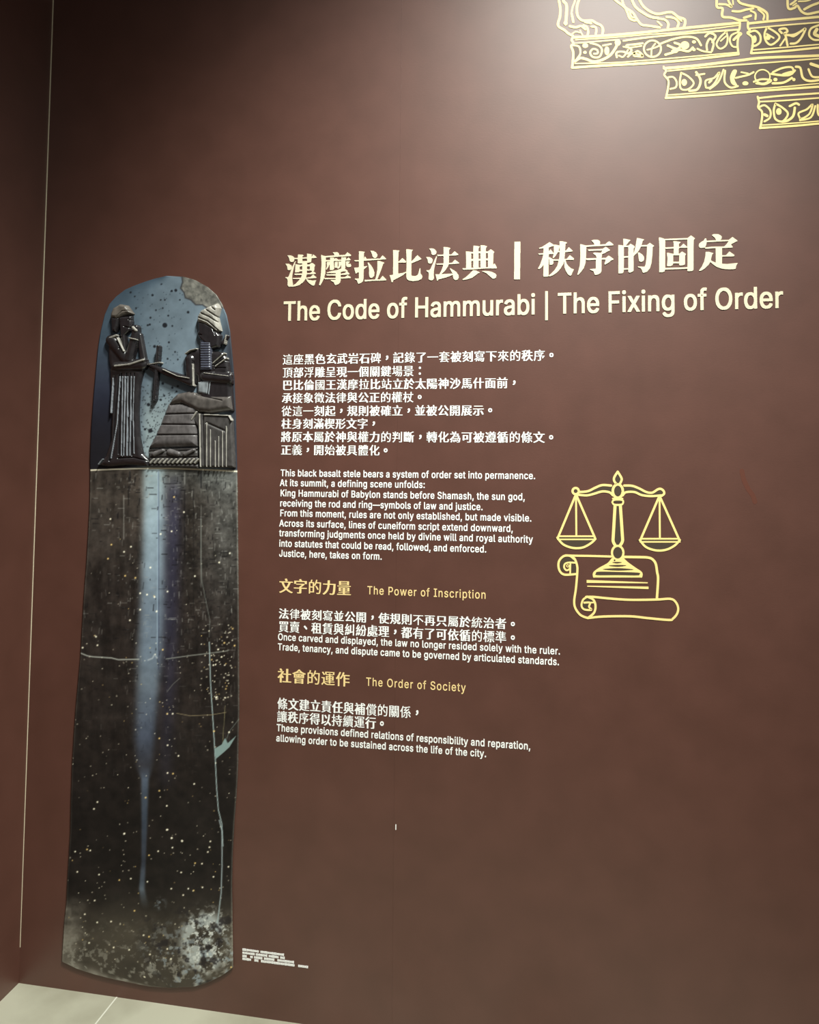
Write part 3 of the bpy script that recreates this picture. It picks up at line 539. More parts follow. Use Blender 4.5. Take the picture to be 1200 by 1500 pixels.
 22283: [[9,5,8,7,9,113,116,113,116,6,105,5,104,10,103,11,22,11,20,10,20,5],[21,19,104,19,104,106,21,106],[56,24,52,29,62,36,64,38,28,32,25,32,24,37,25,38,59,44,64,44,65,39,68,41,70,45,66,61,63,82,62,82,26,82,24,83,24,88,26,88,62,88,62,90,62,102,72,102,73,98,73,91,74,88,99,88,100,88,100,84,100,82,75,82,74,82,74,80,78,58,80,62,85,75,90,76,95,74,89,57,82,44,84,38,90,33,92,36,92,44,94,45,96,45,101,41,102,38,99,30,94,25,89,24,83,26,80,29,74,35,61,24],[30,50,29,52,30,73,60,73,60,51],[39,55,50,56,50,69,39,68],[90,91,78,99,78,100,81,104,84,104,95,97,96,96,96,94,93,91]],
 22580: [[71,5,66,10,72,16,82,29,88,43,88,44,80,44,67,26,58,17,49,10,46,11,41,16,51,24,58,31,66,40,68,43,67,44,58,44,50,36,42,30,39,30,34,35,42,42,45,46,10,29,7,28,6,29,4,36,4,37,18,44,20,45,20,84,18,84,6,84,5,86,5,91,6,92,18,92,20,93,20,117,20,118,30,118,32,118,32,93,44,92,45,91,44,85,33,84,32,84,32,50,33,50,41,54,44,54,46,46,50,50,56,59,57,60,56,61,40,61,40,67,41,68,120,68,122,67,122,62,120,61,71,61,70,60,64,53,65,51,117,51,118,50,117,33,114,17,112,12,110,8,104,6,89,6,88,7,88,12,98,12,100,14,102,17,104,27,106,43,105,44,101,44,99,43,92,28,86,18,76,6,73,5],[53,76,52,78,52,115,112,115,112,76],[64,82,100,82,101,83,101,92,99,93,64,93,64,92],[64,99,100,99,101,100,101,109,99,110,64,110,64,108]],
 22826: [[7,6,2,13,13,18,22,25,29,32,35,40,44,55,48,67,50,76,49,78,4,78,3,79,4,86,51,86,52,90,52,96,53,119,70,120,72,119,72,118,71,86,122,86,122,79,122,78,77,78,76,76,84,56,95,38,101,30,108,24,124,13,119,6,109,6,102,10,92,17,78,31,72,40,64,56,54,37,57,36,70,24,78,15,79,12,73,7,63,7,58,14,46,26,34,15,22,8,16,6]],
 22871: [[100,6,94,12,92,14,36,10,21,8,19,9,17,16,27,23,37,33,36,34,7,34,6,35,6,40,7,40,30,41,30,76,29,77,12,68,9,68,4,73,26,86,33,92,40,99,38,100,8,100,7,101,8,107,46,107,50,112,54,119,57,120,66,117,62,109,62,107,118,106,118,101,118,100,87,100,86,99,90,94,99,87,112,79,120,75,121,74,116,68,112,69,94,80,45,80,43,79,43,72,44,70,93,70,94,69,94,65,93,64,44,64,43,63,43,57,44,56,93,56,94,55,94,52,93,50,44,50,43,49,44,41,118,40,119,40,119,35,117,34,53,34,36,19,36,18,86,20,86,21,79,28,85,32,88,32,95,26,110,10,110,9,104,6],[44,86,83,86,84,87,72,100,57,100,54,98,44,88]],
 22987: [[10,6,5,13,10,16,18,24,24,34,26,37,24,39,7,52,15,85,14,86,4,86,4,93,5,94,17,94,21,118,31,118,32,118,32,115,29,94,46,94,50,93,46,64,40,39,52,25,48,19,44,18,34,28,26,18,20,12,12,6],[57,6,56,7,56,55,114,55,114,6,103,6,102,10,101,11,70,11,68,10,67,6],[68,19,102,19,102,48,68,48],[29,47,30,47,31,49,35,64,38,84,37,86,27,86,20,56,20,54],[112,63,108,71,107,72,71,69,55,66,52,67,50,74,54,78,61,88,69,102,77,119,83,119,88,118,89,116,82,102,67,79,67,77,102,79,102,82,92,98,98,102,101,102,112,86,122,68,122,67,117,64]],
 23383: [[36,6,33,14,51,14,53,15,53,44,5,44,4,45,4,52,52,52,54,60,67,68,73,73,74,75,73,76,26,76,24,77,25,83,94,84,99,82,100,79,96,74,84,65,72,58,72,52,119,52,120,51,120,44,73,44,72,43,72,15,72,12,70,9,66,7,61,6],[6,82,6,83,6,106,54,106,54,108,50,117,58,120,67,120,76,106,118,106,120,106,120,83,119,82,102,82,101,97,99,98,24,98,24,97,23,82]],
 23450: [[9,5,2,11,11,20,16,31,22,44,24,59,25,62,40,61,40,57,38,46,38,43,46,30,50,26,54,24,54,71,53,73,24,73,23,74,22,79,7,79,7,105,55,106,56,107,51,118,59,120,64,120,66,120,74,106,118,105,118,79,104,79,103,74,102,73,72,73,70,72,71,52,107,52,108,50,108,45,107,44,71,43,70,19,72,17,81,16,122,16,122,15,120,8,75,8,60,10,51,12,43,16,32,26,23,13,16,6,15,5],[24,81,101,81,102,82,102,97,100,98,24,98,23,96]],
 23531: [[86,6,81,6,80,12,81,13,94,12,96,14,98,17,100,25,100,36,100,38,37,38,27,32,14,24,10,24,8,25,5,31,24,41,32,47,37,53,36,54,24,54,22,55,23,89,51,97,56,97,60,93,60,92,56,90,35,84,34,77,35,76,58,76,59,74,58,70,35,69,34,61,35,60,88,60,90,61,90,69,67,70,66,74,67,76,89,76,90,77,90,84,65,85,64,86,64,90,66,91,102,90,102,55,52,54,45,46,46,45,47,45,114,45,114,42,112,24,111,15,109,10,106,7,102,6],[26,9,20,12,26,20,31,33,36,34,42,31,39,23,32,10,31,9],[49,11,44,31,49,32,55,32,58,26,60,13,58,12],[68,14,61,31,62,32,66,34,70,34,71,32,76,23,78,17,78,16,76,14,72,14],[86,19,76,32,77,33,81,35,86,34,90,30,96,23,95,22,91,19],[8,88,8,90,8,109,54,110,55,111,52,118,60,120,65,120,71,110,116,110,118,109,118,89,117,88,105,88,104,101,103,102,21,102,20,101,20,88]],
 23559: [[7,6,1,10,4,17,7,27,8,48,8,50,2,50,2,56,3,56,29,56,30,58,30,76,8,76,7,77,8,114,21,114,22,113,22,85,23,84,29,84,30,84,30,118,31,120,46,119,46,94,47,93,57,99,65,106,78,120,85,120,92,117,92,116,88,111,88,109,112,110,118,107,114,97,108,90,100,81,92,74,76,65,63,60,56,58,49,58,47,60,46,60,46,56,47,56,90,56,91,57,91,72,106,73,107,56,122,56,123,54,123,49,122,48,108,48,107,47,107,16,106,13,105,10,101,8,96,7,76,7,75,8,74,13,74,14,89,14,91,16,90,48,47,48,46,47,46,6,45,6,31,6,30,7,30,48,30,50,25,50,24,48,24,37,22,28,20,19,18,10,14,6],[69,20,54,40,60,44,67,44,76,35,82,25,82,24,76,20],[46,65,49,65,58,68,68,73,67,76,57,84,61,88,68,88,79,80,84,83,84,84,72,94,71,96,54,85,46,85],[92,92,93,92,97,96,100,102,100,103,81,103,75,98,82,98]],
 23637: [[8,6,2,10,1,11,8,27,12,46,14,62,14,113,114,113,114,87,114,86,32,86,30,84,30,73,32,72,46,72,46,73,47,83,61,83,62,82,62,72,79,72,80,73,80,83,94,83,96,82,96,73,97,72,116,71,117,66,116,64,96,64,96,51,97,50,121,50,122,49,122,43,82,43,80,42,83,37,87,32,102,42,108,42,114,38,114,36,97,26,96,24,105,18,122,12,118,6,111,6,103,8,92,12,81,20,80,16,79,16,42,6,36,6,33,12,37,17,38,21,38,42,37,43,30,43,28,42,24,23,17,7,15,6],[54,19,78,23,72,30,64,43,55,43,54,42],[30,51,46,51,46,64,30,64],[62,51,80,51,80,64,62,64],[31,93,98,92,98,94,98,106,97,106,31,106,30,105]],
 23660: [[11,6,4,10,4,11,10,26,14,49,14,65,15,114,114,114,114,95,113,94,107,94,106,92,108,89,108,88,99,86,90,84,84,84,83,84,82,87,100,92,102,93,101,94,28,94,28,64,25,40,26,38,30,41,38,47,44,53,42,54,30,55,30,69,30,70,112,70,113,69,113,56,112,54,59,54,57,54,54,50,56,49,116,49,116,39,114,22,113,14,110,9,107,7,104,6,91,6,90,7,89,10,86,13,84,14,29,10,28,13,29,16,58,17,59,18,59,23,58,24,36,24,35,25,35,32,29,32,25,34,19,15,16,7,14,6],[98,13,100,14,102,19,104,38,103,44,72,44,71,39,72,38,95,38,95,25,94,24,89,24,88,23],[72,18,79,19,78,21,80,24,79,24,72,24],[46,28,58,28,59,29,59,34,58,34,47,34,46,33],[72,28,83,28,84,29,84,34,82,34,72,34,71,33],[44,38,58,38,59,39,59,43,58,44,48,44,44,39],[42,59,52,59,53,66,42,66],[65,59,76,59,76,66,65,66],[89,59,100,59,101,66,89,66],[33,72,31,76,32,78,58,82,62,82,64,81,64,79,62,78,36,72],[103,72,81,78,80,79,82,82,86,82,105,78,108,77,108,74,107,72],[65,74,64,79,65,90,77,91,77,74],[53,83,34,88,33,89,34,91,36,92,41,92,55,89,59,88,60,86,58,83],[28,100,100,100,101,101,101,108,99,109,29,109,28,108]],
 23721: [[28,5,28,6,27,31,13,22,6,22,1,28,17,40,24,48,34,60,37,65,35,66,4,66,4,67,4,74,122,74,122,67,121,66,55,66,44,50,45,49,46,48,112,48,112,6,97,6,96,10,95,10,46,10,44,10,43,5],[44,18,96,18,96,19,96,40,95,41,45,41,44,39],[13,88,12,90,12,113,13,114,28,114,28,97,30,96,54,96,54,118,55,120,70,119,70,97,72,96,96,96,97,97,97,114,112,114,114,113,114,90,113,88]],
 24052: [[31,8,23,10,17,12,14,16,12,22,12,112,111,112,111,54,94,54,93,55,93,59,92,60,31,60,30,58,30,26,30,22,32,20,35,18,39,16,93,16,98,18,100,21,103,27,105,37,113,38,122,33,121,22,117,14,113,11,110,10,101,8],[30,68,52,68,52,104,30,104],[71,68,93,68,92,104,71,104]],
 24207: [[10,5,2,11,8,25,12,45,13,59,14,105,62,106,62,107,58,117,65,120,68,120,70,119,77,107,78,106,121,105,121,99,120,98,26,97,26,58,24,38,20,21,18,14,14,6],[46,6,44,12,44,13,63,13,66,14,66,49,64,50,27,50,26,51,26,56,28,56,70,56,70,57,70,58,46,69,46,71,50,74,54,74,71,68,80,74,87,78,88,80,86,81,35,81,34,82,34,88,100,88,104,88,108,85,108,83,98,75,82,64,81,63,89,58,90,56,114,57,119,55,119,53,106,36,100,30,96,30,90,34,101,47,102,49,80,49,79,14,77,9,73,6,66,6]],
 24231: [[10,6,2,11,8,25,12,45,12,59,13,106,64,106,65,108,60,117,69,120,70,120,73,117,79,106,120,106,120,100,119,98,25,98,24,97,24,58,25,56,26,56,34,66,38,74,43,90,48,90,53,89,50,74,64,60,65,62,65,92,66,92,76,92,77,60,78,59,86,69,90,78,93,90,99,90,103,90,104,87,100,75,100,73,115,61,120,56,120,55,115,50,112,50,96,65,90,56,84,52,81,51,77,53,77,44,79,43,112,43,113,42,113,36,111,36,78,36,77,34,77,17,79,16,120,16,120,15,120,9,22,9,22,15,23,16,63,16,65,17,64,35,32,36,30,36,30,42,31,43,63,43,65,44,65,56,61,53,57,53,46,64,45,64,38,54,34,50,30,50,24,54,23,41,19,21,14,7]],
 24314: [[8,6,3,10,2,12,12,21,18,31,10,46,7,55,14,58,20,58,24,48,27,57,28,67,27,68,21,68,15,65,9,65,8,66,6,71,10,76,16,84,26,103,25,104,5,104,4,106,5,111,28,112,33,113,39,113,46,109,68,109,69,110,70,119,83,120,85,119,85,110,86,109,113,108,113,93,114,92,121,92,122,90,121,86,114,86,113,85,113,68,86,68,85,67,85,59,86,58,115,58,116,56,116,52,115,52,86,52,85,50,85,42,86,40,120,40,120,39,120,34,86,34,85,33,85,22,83,22,70,22,69,33,68,34,39,34,38,35,38,40,68,40,69,42,69,50,68,52,45,52,44,53,45,58,68,58,69,68,45,68,38,40,34,32,40,27,48,22,63,18,80,16,122,16,122,15,120,9,63,9,47,12,40,14,29,20,21,11,16,6],[44,75,69,76,69,84,68,86,39,86,38,87,38,91,39,92,68,92,69,93,68,102,46,102,45,108,28,77,29,76,40,76],[86,75,97,75,97,85,86,85],[86,92,97,92,97,102,86,102]],
 24418: [[8,5,2,11,9,21,14,34,17,47,18,62,17,63,2,63,2,64,2,69,3,70,17,70,18,71,18,103,17,104,4,104,4,111,74,111,74,104,64,104,63,103,63,71,64,70,76,70,76,69,76,65,76,63,64,63,63,62,63,6,49,6,47,6,47,62,46,63,35,63,34,62,33,48,30,34,24,18,16,6],[70,6,64,12,64,13,76,18,89,28,102,39,108,48,116,49,123,46,121,41,115,34,100,20,90,12,78,6],[76,49,72,54,71,55,89,66,98,74,106,83,113,83,120,80,118,76,109,67,96,56,84,49],[34,71,46,70,47,71,47,102,46,104,35,104,34,103],[75,86,70,90,70,92,89,104,102,117,109,118,116,114,115,111,106,102,93,92,83,86]],
 24459: [[22,6,21,7,21,58,20,58,11,50,9,50,7,50,3,58,19,73,27,83,32,91,36,92,44,88,72,88,72,99,47,99,46,100,46,105,47,106,72,106,72,107,72,118,73,120,84,119,84,107,85,106,112,106,112,88,114,88,121,88,122,86,121,81,114,80,112,80,112,62,111,62,85,62,84,60,84,52,86,51,113,51,114,50,114,45,113,44,85,44,84,43,84,33,86,32,119,32,120,31,120,26,85,25,84,24,84,7,83,6,73,6,72,24,72,25,39,25,38,31,39,32,71,32,72,34,72,43,72,44,45,44,44,46,44,50,45,51,72,52,72,60,72,62,47,62,46,63,46,67,46,68,72,69,72,80,42,80,40,83,33,73,33,6,32,6],[85,69,100,69,100,80,85,80],[9,87,5,94,16,102,25,112,30,118,34,119,41,116,41,115,38,110,28,100,15,88,12,87],[85,88,100,88,100,98,85,99]],
 24471: [[20,6,19,7,19,55,17,55,11,50,5,50,0,56,0,58,8,64,17,74,30,91,37,92,44,88,35,74,35,6,34,6],[74,6,71,12,71,13,82,12,88,14,87,40,38,40,37,41,37,46,39,47,87,47,88,48,87,58,41,58,40,60,40,65,120,65,120,60,120,58,105,58,104,58,104,47,122,47,122,46,122,41,121,40,104,40,104,15,102,9,98,6,92,6],[63,16,49,32,49,34,54,36,61,36,63,36,76,21,76,19,71,16],[48,75,48,77,48,115,114,115,114,75],[64,82,97,82,98,83,98,92,96,92,64,92,64,91],[6,87,2,93,2,94,14,104,22,111,28,119,35,119,42,116,42,115,36,107,22,93,14,87],[64,99,97,98,98,100,98,109,96,110,64,110,64,108]],
 24478: [[21,5,20,7,20,60,19,60,9,52,6,53,2,59,19,76,27,86,32,93,35,94,41,92,42,91,32,75,32,6,31,5],[40,6,34,12,41,20,46,32,49,42,51,60,52,62,61,61,63,60,63,56,61,42,64,35,68,27,72,22,75,20,76,21,76,69,77,71,72,76,75,80,72,80,62,90,55,78,47,69,44,69,38,75,45,83,52,96,57,108,60,119,63,120,71,118,66,99,80,87,77,82,79,83,83,88,88,97,90,105,93,119,96,120,104,118,105,116,100,98,116,83,122,76,116,71,113,70,106,78,96,88,90,79,83,72,84,70,88,70,88,50,114,50,115,48,115,43,114,42,88,42,88,16,88,15,92,14,120,14,120,13,119,7,117,6,96,6,83,8,76,9,66,14,62,18,57,26,52,17,46,9,43,6],[8,88,4,93,4,94,13,102,22,110,29,119,32,120,39,116,34,109,24,98,12,88]],
 24490: [[40,4,33,9,32,6,17,6,16,55,16,56,12,52,6,52,2,60,2,61,16,76,26,92,34,93,39,92,40,108,40,110,73,112,101,118,108,118,114,112,94,107,93,92,94,91,121,91,122,90,122,84,121,84,93,84,92,82,91,70,92,69,114,69,116,68,115,6,101,6,100,11,99,12,73,12,72,11,71,6,56,6,55,48,52,22,48,6,46,4],[32,11,33,10,35,15,36,23,39,43,40,83,39,86,32,75],[72,18,99,18,100,19,100,29,98,30,72,30,72,28],[72,35,99,35,100,36,100,45,98,46,72,46,72,45],[72,52,99,52,100,53,100,62,98,62,72,62,72,61],[55,69,75,69,76,83,56,83],[7,88,3,94,14,106,23,119,30,120,38,116,38,115,30,104,15,88,13,88],[56,91,76,91,77,105,56,103]],
 24501: [[18,6,17,7,17,59,16,60,10,52,8,52,6,53,2,59,14,74,26,94,29,94,35,93,35,108,45,108,45,90,46,89,51,89,52,90,52,119,53,120,62,119,62,90,64,89,68,90,69,108,78,109,78,108,79,83,80,85,84,96,90,119,93,120,100,118,100,117,96,96,120,96,122,95,121,89,117,88,116,86,112,57,104,36,108,29,111,24,115,19,122,13,122,12,117,6,114,6,106,13,98,24,90,13,85,8,82,6,78,6,74,11,84,21,92,35,84,70,77,68,36,68,34,68,34,72,36,74,74,74,78,82,36,82,35,83,34,86,28,76,28,6,27,6],[33,20,32,21,33,26,50,26,52,27,51,36,38,36,36,38,37,43,51,43,52,52,50,52,35,52,34,54,34,59,79,58,80,54,79,52,65,52,64,52,64,44,76,43,77,38,76,36,64,36,64,27,65,26,80,26,81,24,80,20],[98,53,99,52,100,55,104,73,105,85,105,88,104,88,94,88,92,86,94,70],[7,88,3,95,14,106,23,119,27,120,34,117,34,116,31,111,17,95,10,89]],
 25215: [[38,7,35,14,35,15,53,15,54,16,55,31,54,32,33,32,32,34,32,39,34,40,54,40,55,52,54,52,38,52,30,35,22,23,16,17,8,18,3,22,2,24,10,33,18,46,24,61,28,78,27,80,6,80,5,81,5,86,41,88,46,85,45,78,54,78,55,80,56,90,70,98,80,105,80,106,78,106,23,106,22,108,22,113,22,114,100,114,104,111,104,110,90,98,72,87,72,79,73,78,82,79,82,81,80,89,87,91,95,90,98,78,100,78,108,88,115,88,120,84,120,82,120,80,102,62,106,50,110,42,116,33,123,26,123,25,117,18,110,18,104,24,98,32,94,39,89,54,87,52,72,52,72,51,72,40,93,40,94,38,93,33,72,32,72,15,70,11,67,9,57,7],[40,60,54,60,55,72,44,72],[72,60,86,60,86,62,84,72,72,72]],
 25289: [[11,6,10,7,8,13,17,13,20,14,20,15,20,47,19,48,11,46,7,46,6,47,4,53,5,54,20,58,20,85,19,86,6,86,5,88,5,93,6,94,20,94,20,119,22,120,33,120,34,118,34,95,35,94,46,94,46,92,46,88,46,86,35,86,34,86,34,62,35,62,42,64,46,64,48,57,46,56,34,52,34,14,32,9,29,7,25,6],[43,11,42,13,42,17,43,18,83,18,85,19,92,49,96,80,101,81,110,79,110,78,108,64,98,19,99,18,122,18,122,17,122,12],[66,26,57,77,58,78,68,80,70,78,72,66,78,29,77,28,69,26],[49,89,48,90,48,95,49,96,118,96,120,95,120,90,118,89],[78,99,72,118,80,120,83,120,86,117,90,102,81,99]],
 25345: [[78,6,76,13,90,14,92,15,92,48,45,48,44,49,44,55,45,56,91,56,92,57,92,71,90,72,44,72,42,72,42,78,44,79,75,79,75,95,50,96,49,97,49,102,50,103,75,103,76,104,76,118,88,119,90,118,90,103,115,103,116,102,116,97,116,96,90,95,90,80,91,79,122,79,122,72,107,72,106,70,106,56,121,56,122,55,122,50,120,48,107,48,106,48,106,13,104,9,101,7,97,6],[8,6,6,13,17,14,19,15,19,47,18,48,9,45,4,45,3,46,2,52,3,54,19,59,19,85,18,86,3,86,2,88,2,93,4,94,18,94,19,119,20,120,32,120,32,118,32,95,34,94,45,94,46,92,46,88,45,86,34,86,32,86,32,64,34,63,40,65,44,65,46,63,46,58,45,56,32,52,32,14,31,10,29,8,25,6],[68,19,54,40,56,41,60,44,65,44,67,43,76,30,79,24,78,23,73,20]],
 25509: [[107,6,95,12,86,17,76,12,65,9,50,6,40,6,38,13,58,16,70,21,72,23,67,26,48,32,48,34,55,43,57,48,39,48,38,54,33,52,32,51,32,13,31,10,28,8,22,6,6,6,4,13,15,14,16,15,16,46,16,47,10,45,3,45,0,52,1,54,16,58,16,85,15,86,2,86,2,88,2,93,3,94,16,94,17,119,32,119,32,95,33,94,43,94,44,93,44,87,33,86,32,85,32,64,33,63,36,64,43,64,44,57,43,55,62,55,68,68,74,68,84,66,78,56,79,55,124,54,124,49,123,48,110,48,108,48,106,41,102,34,96,25,97,24,113,16,120,12,114,6],[82,30,84,32,88,38,92,46,91,48,74,48,66,37,68,35],[41,70,40,72,40,76,41,77,82,77,88,86,92,96,94,96,101,96,106,95,108,94,98,79,99,77,121,77,122,76,122,71,121,70],[63,78,54,94,60,96,67,96,72,91,76,82,70,78],[45,99,44,101,44,105,45,106,72,107,73,108,68,117,76,118,83,118,91,106,118,106,119,105,119,100,118,99]],
 25705: [[8,6,2,11,6,24,10,46,11,109,60,110,61,111,58,118,66,120,70,120,72,120,76,111,77,110,121,109,122,104,120,103,25,103,24,93,25,92,43,92,44,93,44,99,45,100,55,100,56,93,56,92,87,92,88,92,89,100,100,100,102,92,120,91,120,87,119,86,105,86,104,85,111,78,122,70,118,66,112,66,102,74,101,73,100,65,90,64,88,65,88,72,88,74,77,66,73,66,72,66,68,70,62,70,56,75,56,74,56,64,55,63,44,63,44,72,43,73,33,65,28,65,25,67,22,29,18,14,14,6,13,6],[47,6,45,10,46,12,62,12,64,12,65,14,64,24,23,24,22,25,22,29,24,30,64,30,65,32,65,38,64,40,30,40,28,40,28,44,30,45,64,45,65,46,65,53,63,54,50,52,34,52,32,54,32,57,74,60,99,63,104,63,108,60,108,58,105,58,80,54,79,53,79,46,81,45,115,45,116,44,116,40,80,40,79,38,79,31,81,30,120,30,122,29,121,25,80,24,79,23,79,12,76,8,68,6],[25,71,26,71,33,76,40,83,40,86,25,86],[69,71,71,72,78,77,84,83,85,86,56,86,56,84,71,75]],
 25991: [[6,6,2,14,15,18,29,25,44,34,50,38,51,40,35,61,30,71,21,88,2,89,2,90,2,97,123,97,124,90,123,89,105,89,104,88,99,77,92,63,85,52,74,40,76,38,84,32,98,24,110,18,124,14,124,13,119,7,109,6,95,11,81,18,63,30,46,19,30,11,16,6],[62,52,64,52,66,55,74,65,82,81,84,87,84,88,40,89,40,88,42,84,49,70,55,60],[58,99,50,117,58,120,67,120,72,112,76,102,67,99]],
 26039: [[98,6,97,7,97,71,96,72,91,72,90,72,90,49,87,29,82,13,79,7,72,7,67,11,67,14,66,14,6,15,6,115,20,115,21,106,22,104,28,118,30,118,35,118,40,115,38,108,43,108,48,106,54,118,60,118,63,118,66,116,63,108,70,108,74,105,66,92,71,92,75,86,75,106,76,108,91,112,106,119,113,119,118,114,118,113,114,111,90,103,90,79,122,79,123,78,122,73,113,72,112,71,112,6,111,6],[22,21,69,21,70,23,63,23,62,26,60,27,49,25,43,23,37,23,36,26,34,26,22,24,21,23],[46,33,50,38,52,41,52,42,45,41,43,43,41,42,39,38,43,38],[72,33,73,34,74,46,74,68,21,68,21,53,22,52,29,64,35,64,39,63,40,61,38,55,43,55,47,53,50,56,54,65,61,65,64,63,65,62,63,56,69,56,74,53,65,40,70,38],[21,34,22,34,26,39,27,41,21,40],[22,75,74,74,75,75,75,77,74,78,71,77,65,77,63,82,49,79,44,77,37,77,36,80,34,80,22,78,21,77],[46,87,49,90,53,94,45,94,43,97,39,92,44,91],[21,88,22,88,24,90,26,94,21,94]],
 26044: [[7,6,0,13,4,18,7,25,10,34,12,45,14,68,14,90,13,91,2,91,2,98,26,99,26,103,18,117,25,120,34,120,41,110,44,104,44,103,38,100,38,99,60,99,62,98,62,92,61,91,34,91,32,90,32,73,50,73,51,74,50,75,50,76,61,86,70,97,74,106,80,120,89,120,96,118,97,117,95,111,100,101,112,87,124,78,124,76,119,70,110,70,98,81,87,94,80,83,71,74,64,69,58,69,57,68,54,26,53,17,50,11,44,8,27,8,23,8,22,14,21,14,15,6],[95,8,80,20,63,30,63,32,67,36,77,36,91,29,106,20,110,16,105,9],[22,16,32,16,35,19,38,37,39,63,38,65,33,65,32,64,29,39],[90,49,70,65,70,66,74,70,85,71,105,56,104,53,100,49]],
 26223: [[41,6,39,11,39,12,52,12,54,13,54,32,53,33,21,33,21,57,105,57,104,33,71,33,70,32,70,11,69,8,66,6,59,6],[9,8,4,14,22,22,32,28,40,28,46,26,46,24,38,18,21,10,16,8],[107,8,97,14,76,23,76,24,80,28,88,28,100,24,114,16,119,14,119,12,115,8],[37,39,88,39,88,40,88,51,87,52,37,52,36,50],[4,66,4,67,4,71,5,72,53,72,54,74,52,78,56,80,55,81,18,81,18,113,19,115,106,115,107,113,106,81,68,81,66,80,72,72,120,72,121,71,121,66,120,66],[34,87,90,86,91,88,91,94,89,96,35,96,34,94],[34,101,90,100,91,102,91,108,89,110,35,110,34,108]],
 26371: [[25,6,24,7,24,44,25,46,100,46,102,45,102,8,101,6,86,6,86,9,84,10,42,10,41,10,40,6],[41,16,85,16,86,17,86,24,84,25,41,25,40,24],[41,31,85,31,86,32,86,39,84,40,41,40,40,39],[18,53,17,54,17,82,7,82,3,88,24,96,38,102,48,110,58,120,65,120,72,118,72,115,73,114,88,102,105,94,123,89,119,82,113,82,109,83,108,82,108,54,107,53],[32,59,54,59,54,78,32,78],[70,59,92,59,92,72,84,60,77,60,72,62,78,76,85,76,92,74,92,75,92,78,70,78],[40,60,34,73,39,76,46,76,50,71,53,63,47,60],[23,84,104,84,87,91,38,91,24,85],[51,97,74,96,76,97,63,106,51,98]],
 26377: [[29,6,28,7,28,57,14,46,8,47,2,53,13,62,22,71,30,83,36,95,35,96,5,96,4,97,5,102,39,103,42,107,45,119,47,120,53,120,61,117,57,105,58,103,120,103,121,97,120,96,54,96,46,81,47,80,106,80,106,14,104,10,101,7,95,6,72,6,70,13,70,14,86,14,90,15,90,29,89,30,46,30,44,29,44,6],[45,38,89,38,90,39,90,51,88,52,45,52,44,50],[45,59,89,58,90,60,90,72,88,72,45,72,44,71]],
 26412: [[54,6,53,7,53,28,52,29,25,29,23,30,16,26,8,26,2,32,2,33,10,40,23,52,34,69,41,83,40,84,4,84,4,86,4,92,5,93,52,93,53,94,53,119,71,120,72,118,72,94,73,93,121,92,122,86,121,84,85,84,83,84,91,68,101,54,112,42,123,34,124,33,117,26,109,26,102,30,100,29,73,29,72,28,72,6],[32,38,53,38,53,68],[72,38,92,38,94,38,82,52,73,66,72,65]],
 26454: [[25,6,24,7,24,58,14,38,10,31,7,32,2,40,8,48,14,60,19,73,22,87,21,88,5,88,4,89,4,94,6,96,24,96,24,119,25,120,35,120,36,118,37,96,50,96,52,94,51,88,37,88,36,86,36,82,54,57,50,51,46,50,38,64,37,66,36,6,35,6],[51,6,46,11,46,12,54,16,64,24,68,28,74,35,73,37,66,50,61,60,56,75,62,76,67,76,74,59,80,48,82,54,85,64,88,86,86,87,53,87,52,88,52,94,54,95,87,95,88,96,88,118,89,119,100,119,100,117,100,96,119,95,120,94,120,88,118,87,100,86,96,61,93,48,88,36,91,32,98,26,110,18,120,14,120,12,115,6,112,6,99,12,90,18,81,26,72,16,64,11,54,6]],
 26609: [[22,6,21,7,21,44,12,31,6,32,2,40,6,48,12,59,18,74,20,86,19,88,4,88,3,89,3,94,4,95,21,96,22,119,37,119,37,96,38,95,121,95,122,89,121,88,95,88,94,87,94,59,117,58,118,57,118,53,117,51,94,50,94,19,95,17,123,17,124,16,123,10,45,10,44,11,44,16,45,17,77,18,77,50,76,51,52,51,50,52,48,50,42,50,38,56,37,55,37,6,36,6],[52,59,77,59,76,88,54,88,37,87,37,80],[81,98,73,116,80,119,87,119,90,115,96,101,95,100,88,98]],
 26781: [[17,6,16,7,16,65,15,64,12,60,7,60,6,61,2,69,16,91,22,104,26,119,28,120,31,120,39,118,40,116,35,102,30,91,30,7,29,6],[67,6,65,14,76,14,78,15,78,44,76,44,51,44,50,46,51,52,77,52,78,53,78,65,90,66,92,65,92,53,92,52,119,52,119,46,118,44,92,44,92,14,90,11,89,9,85,7,81,6],[50,12,44,17,54,28,60,38,66,38,72,36,72,35,68,27,60,18,55,12],[110,14,96,34,95,35,96,36,100,38,106,38,120,21,121,18,120,17,115,14],[36,26,36,28,36,102,48,102,49,92,50,92,62,103,68,110,73,119,75,120,78,120,86,117,82,109,83,108,109,108,114,106,113,103,106,92,96,80,95,79,97,76,105,72,122,67,118,60,113,60,103,63,85,72,74,66,58,60,52,60,49,62,49,27,48,26],[50,67,63,71,75,78,76,80,67,90,59,85,55,85,50,89],[84,87,86,86,92,92,98,100,97,101,77,102,76,101,75,99,76,98,80,91]],
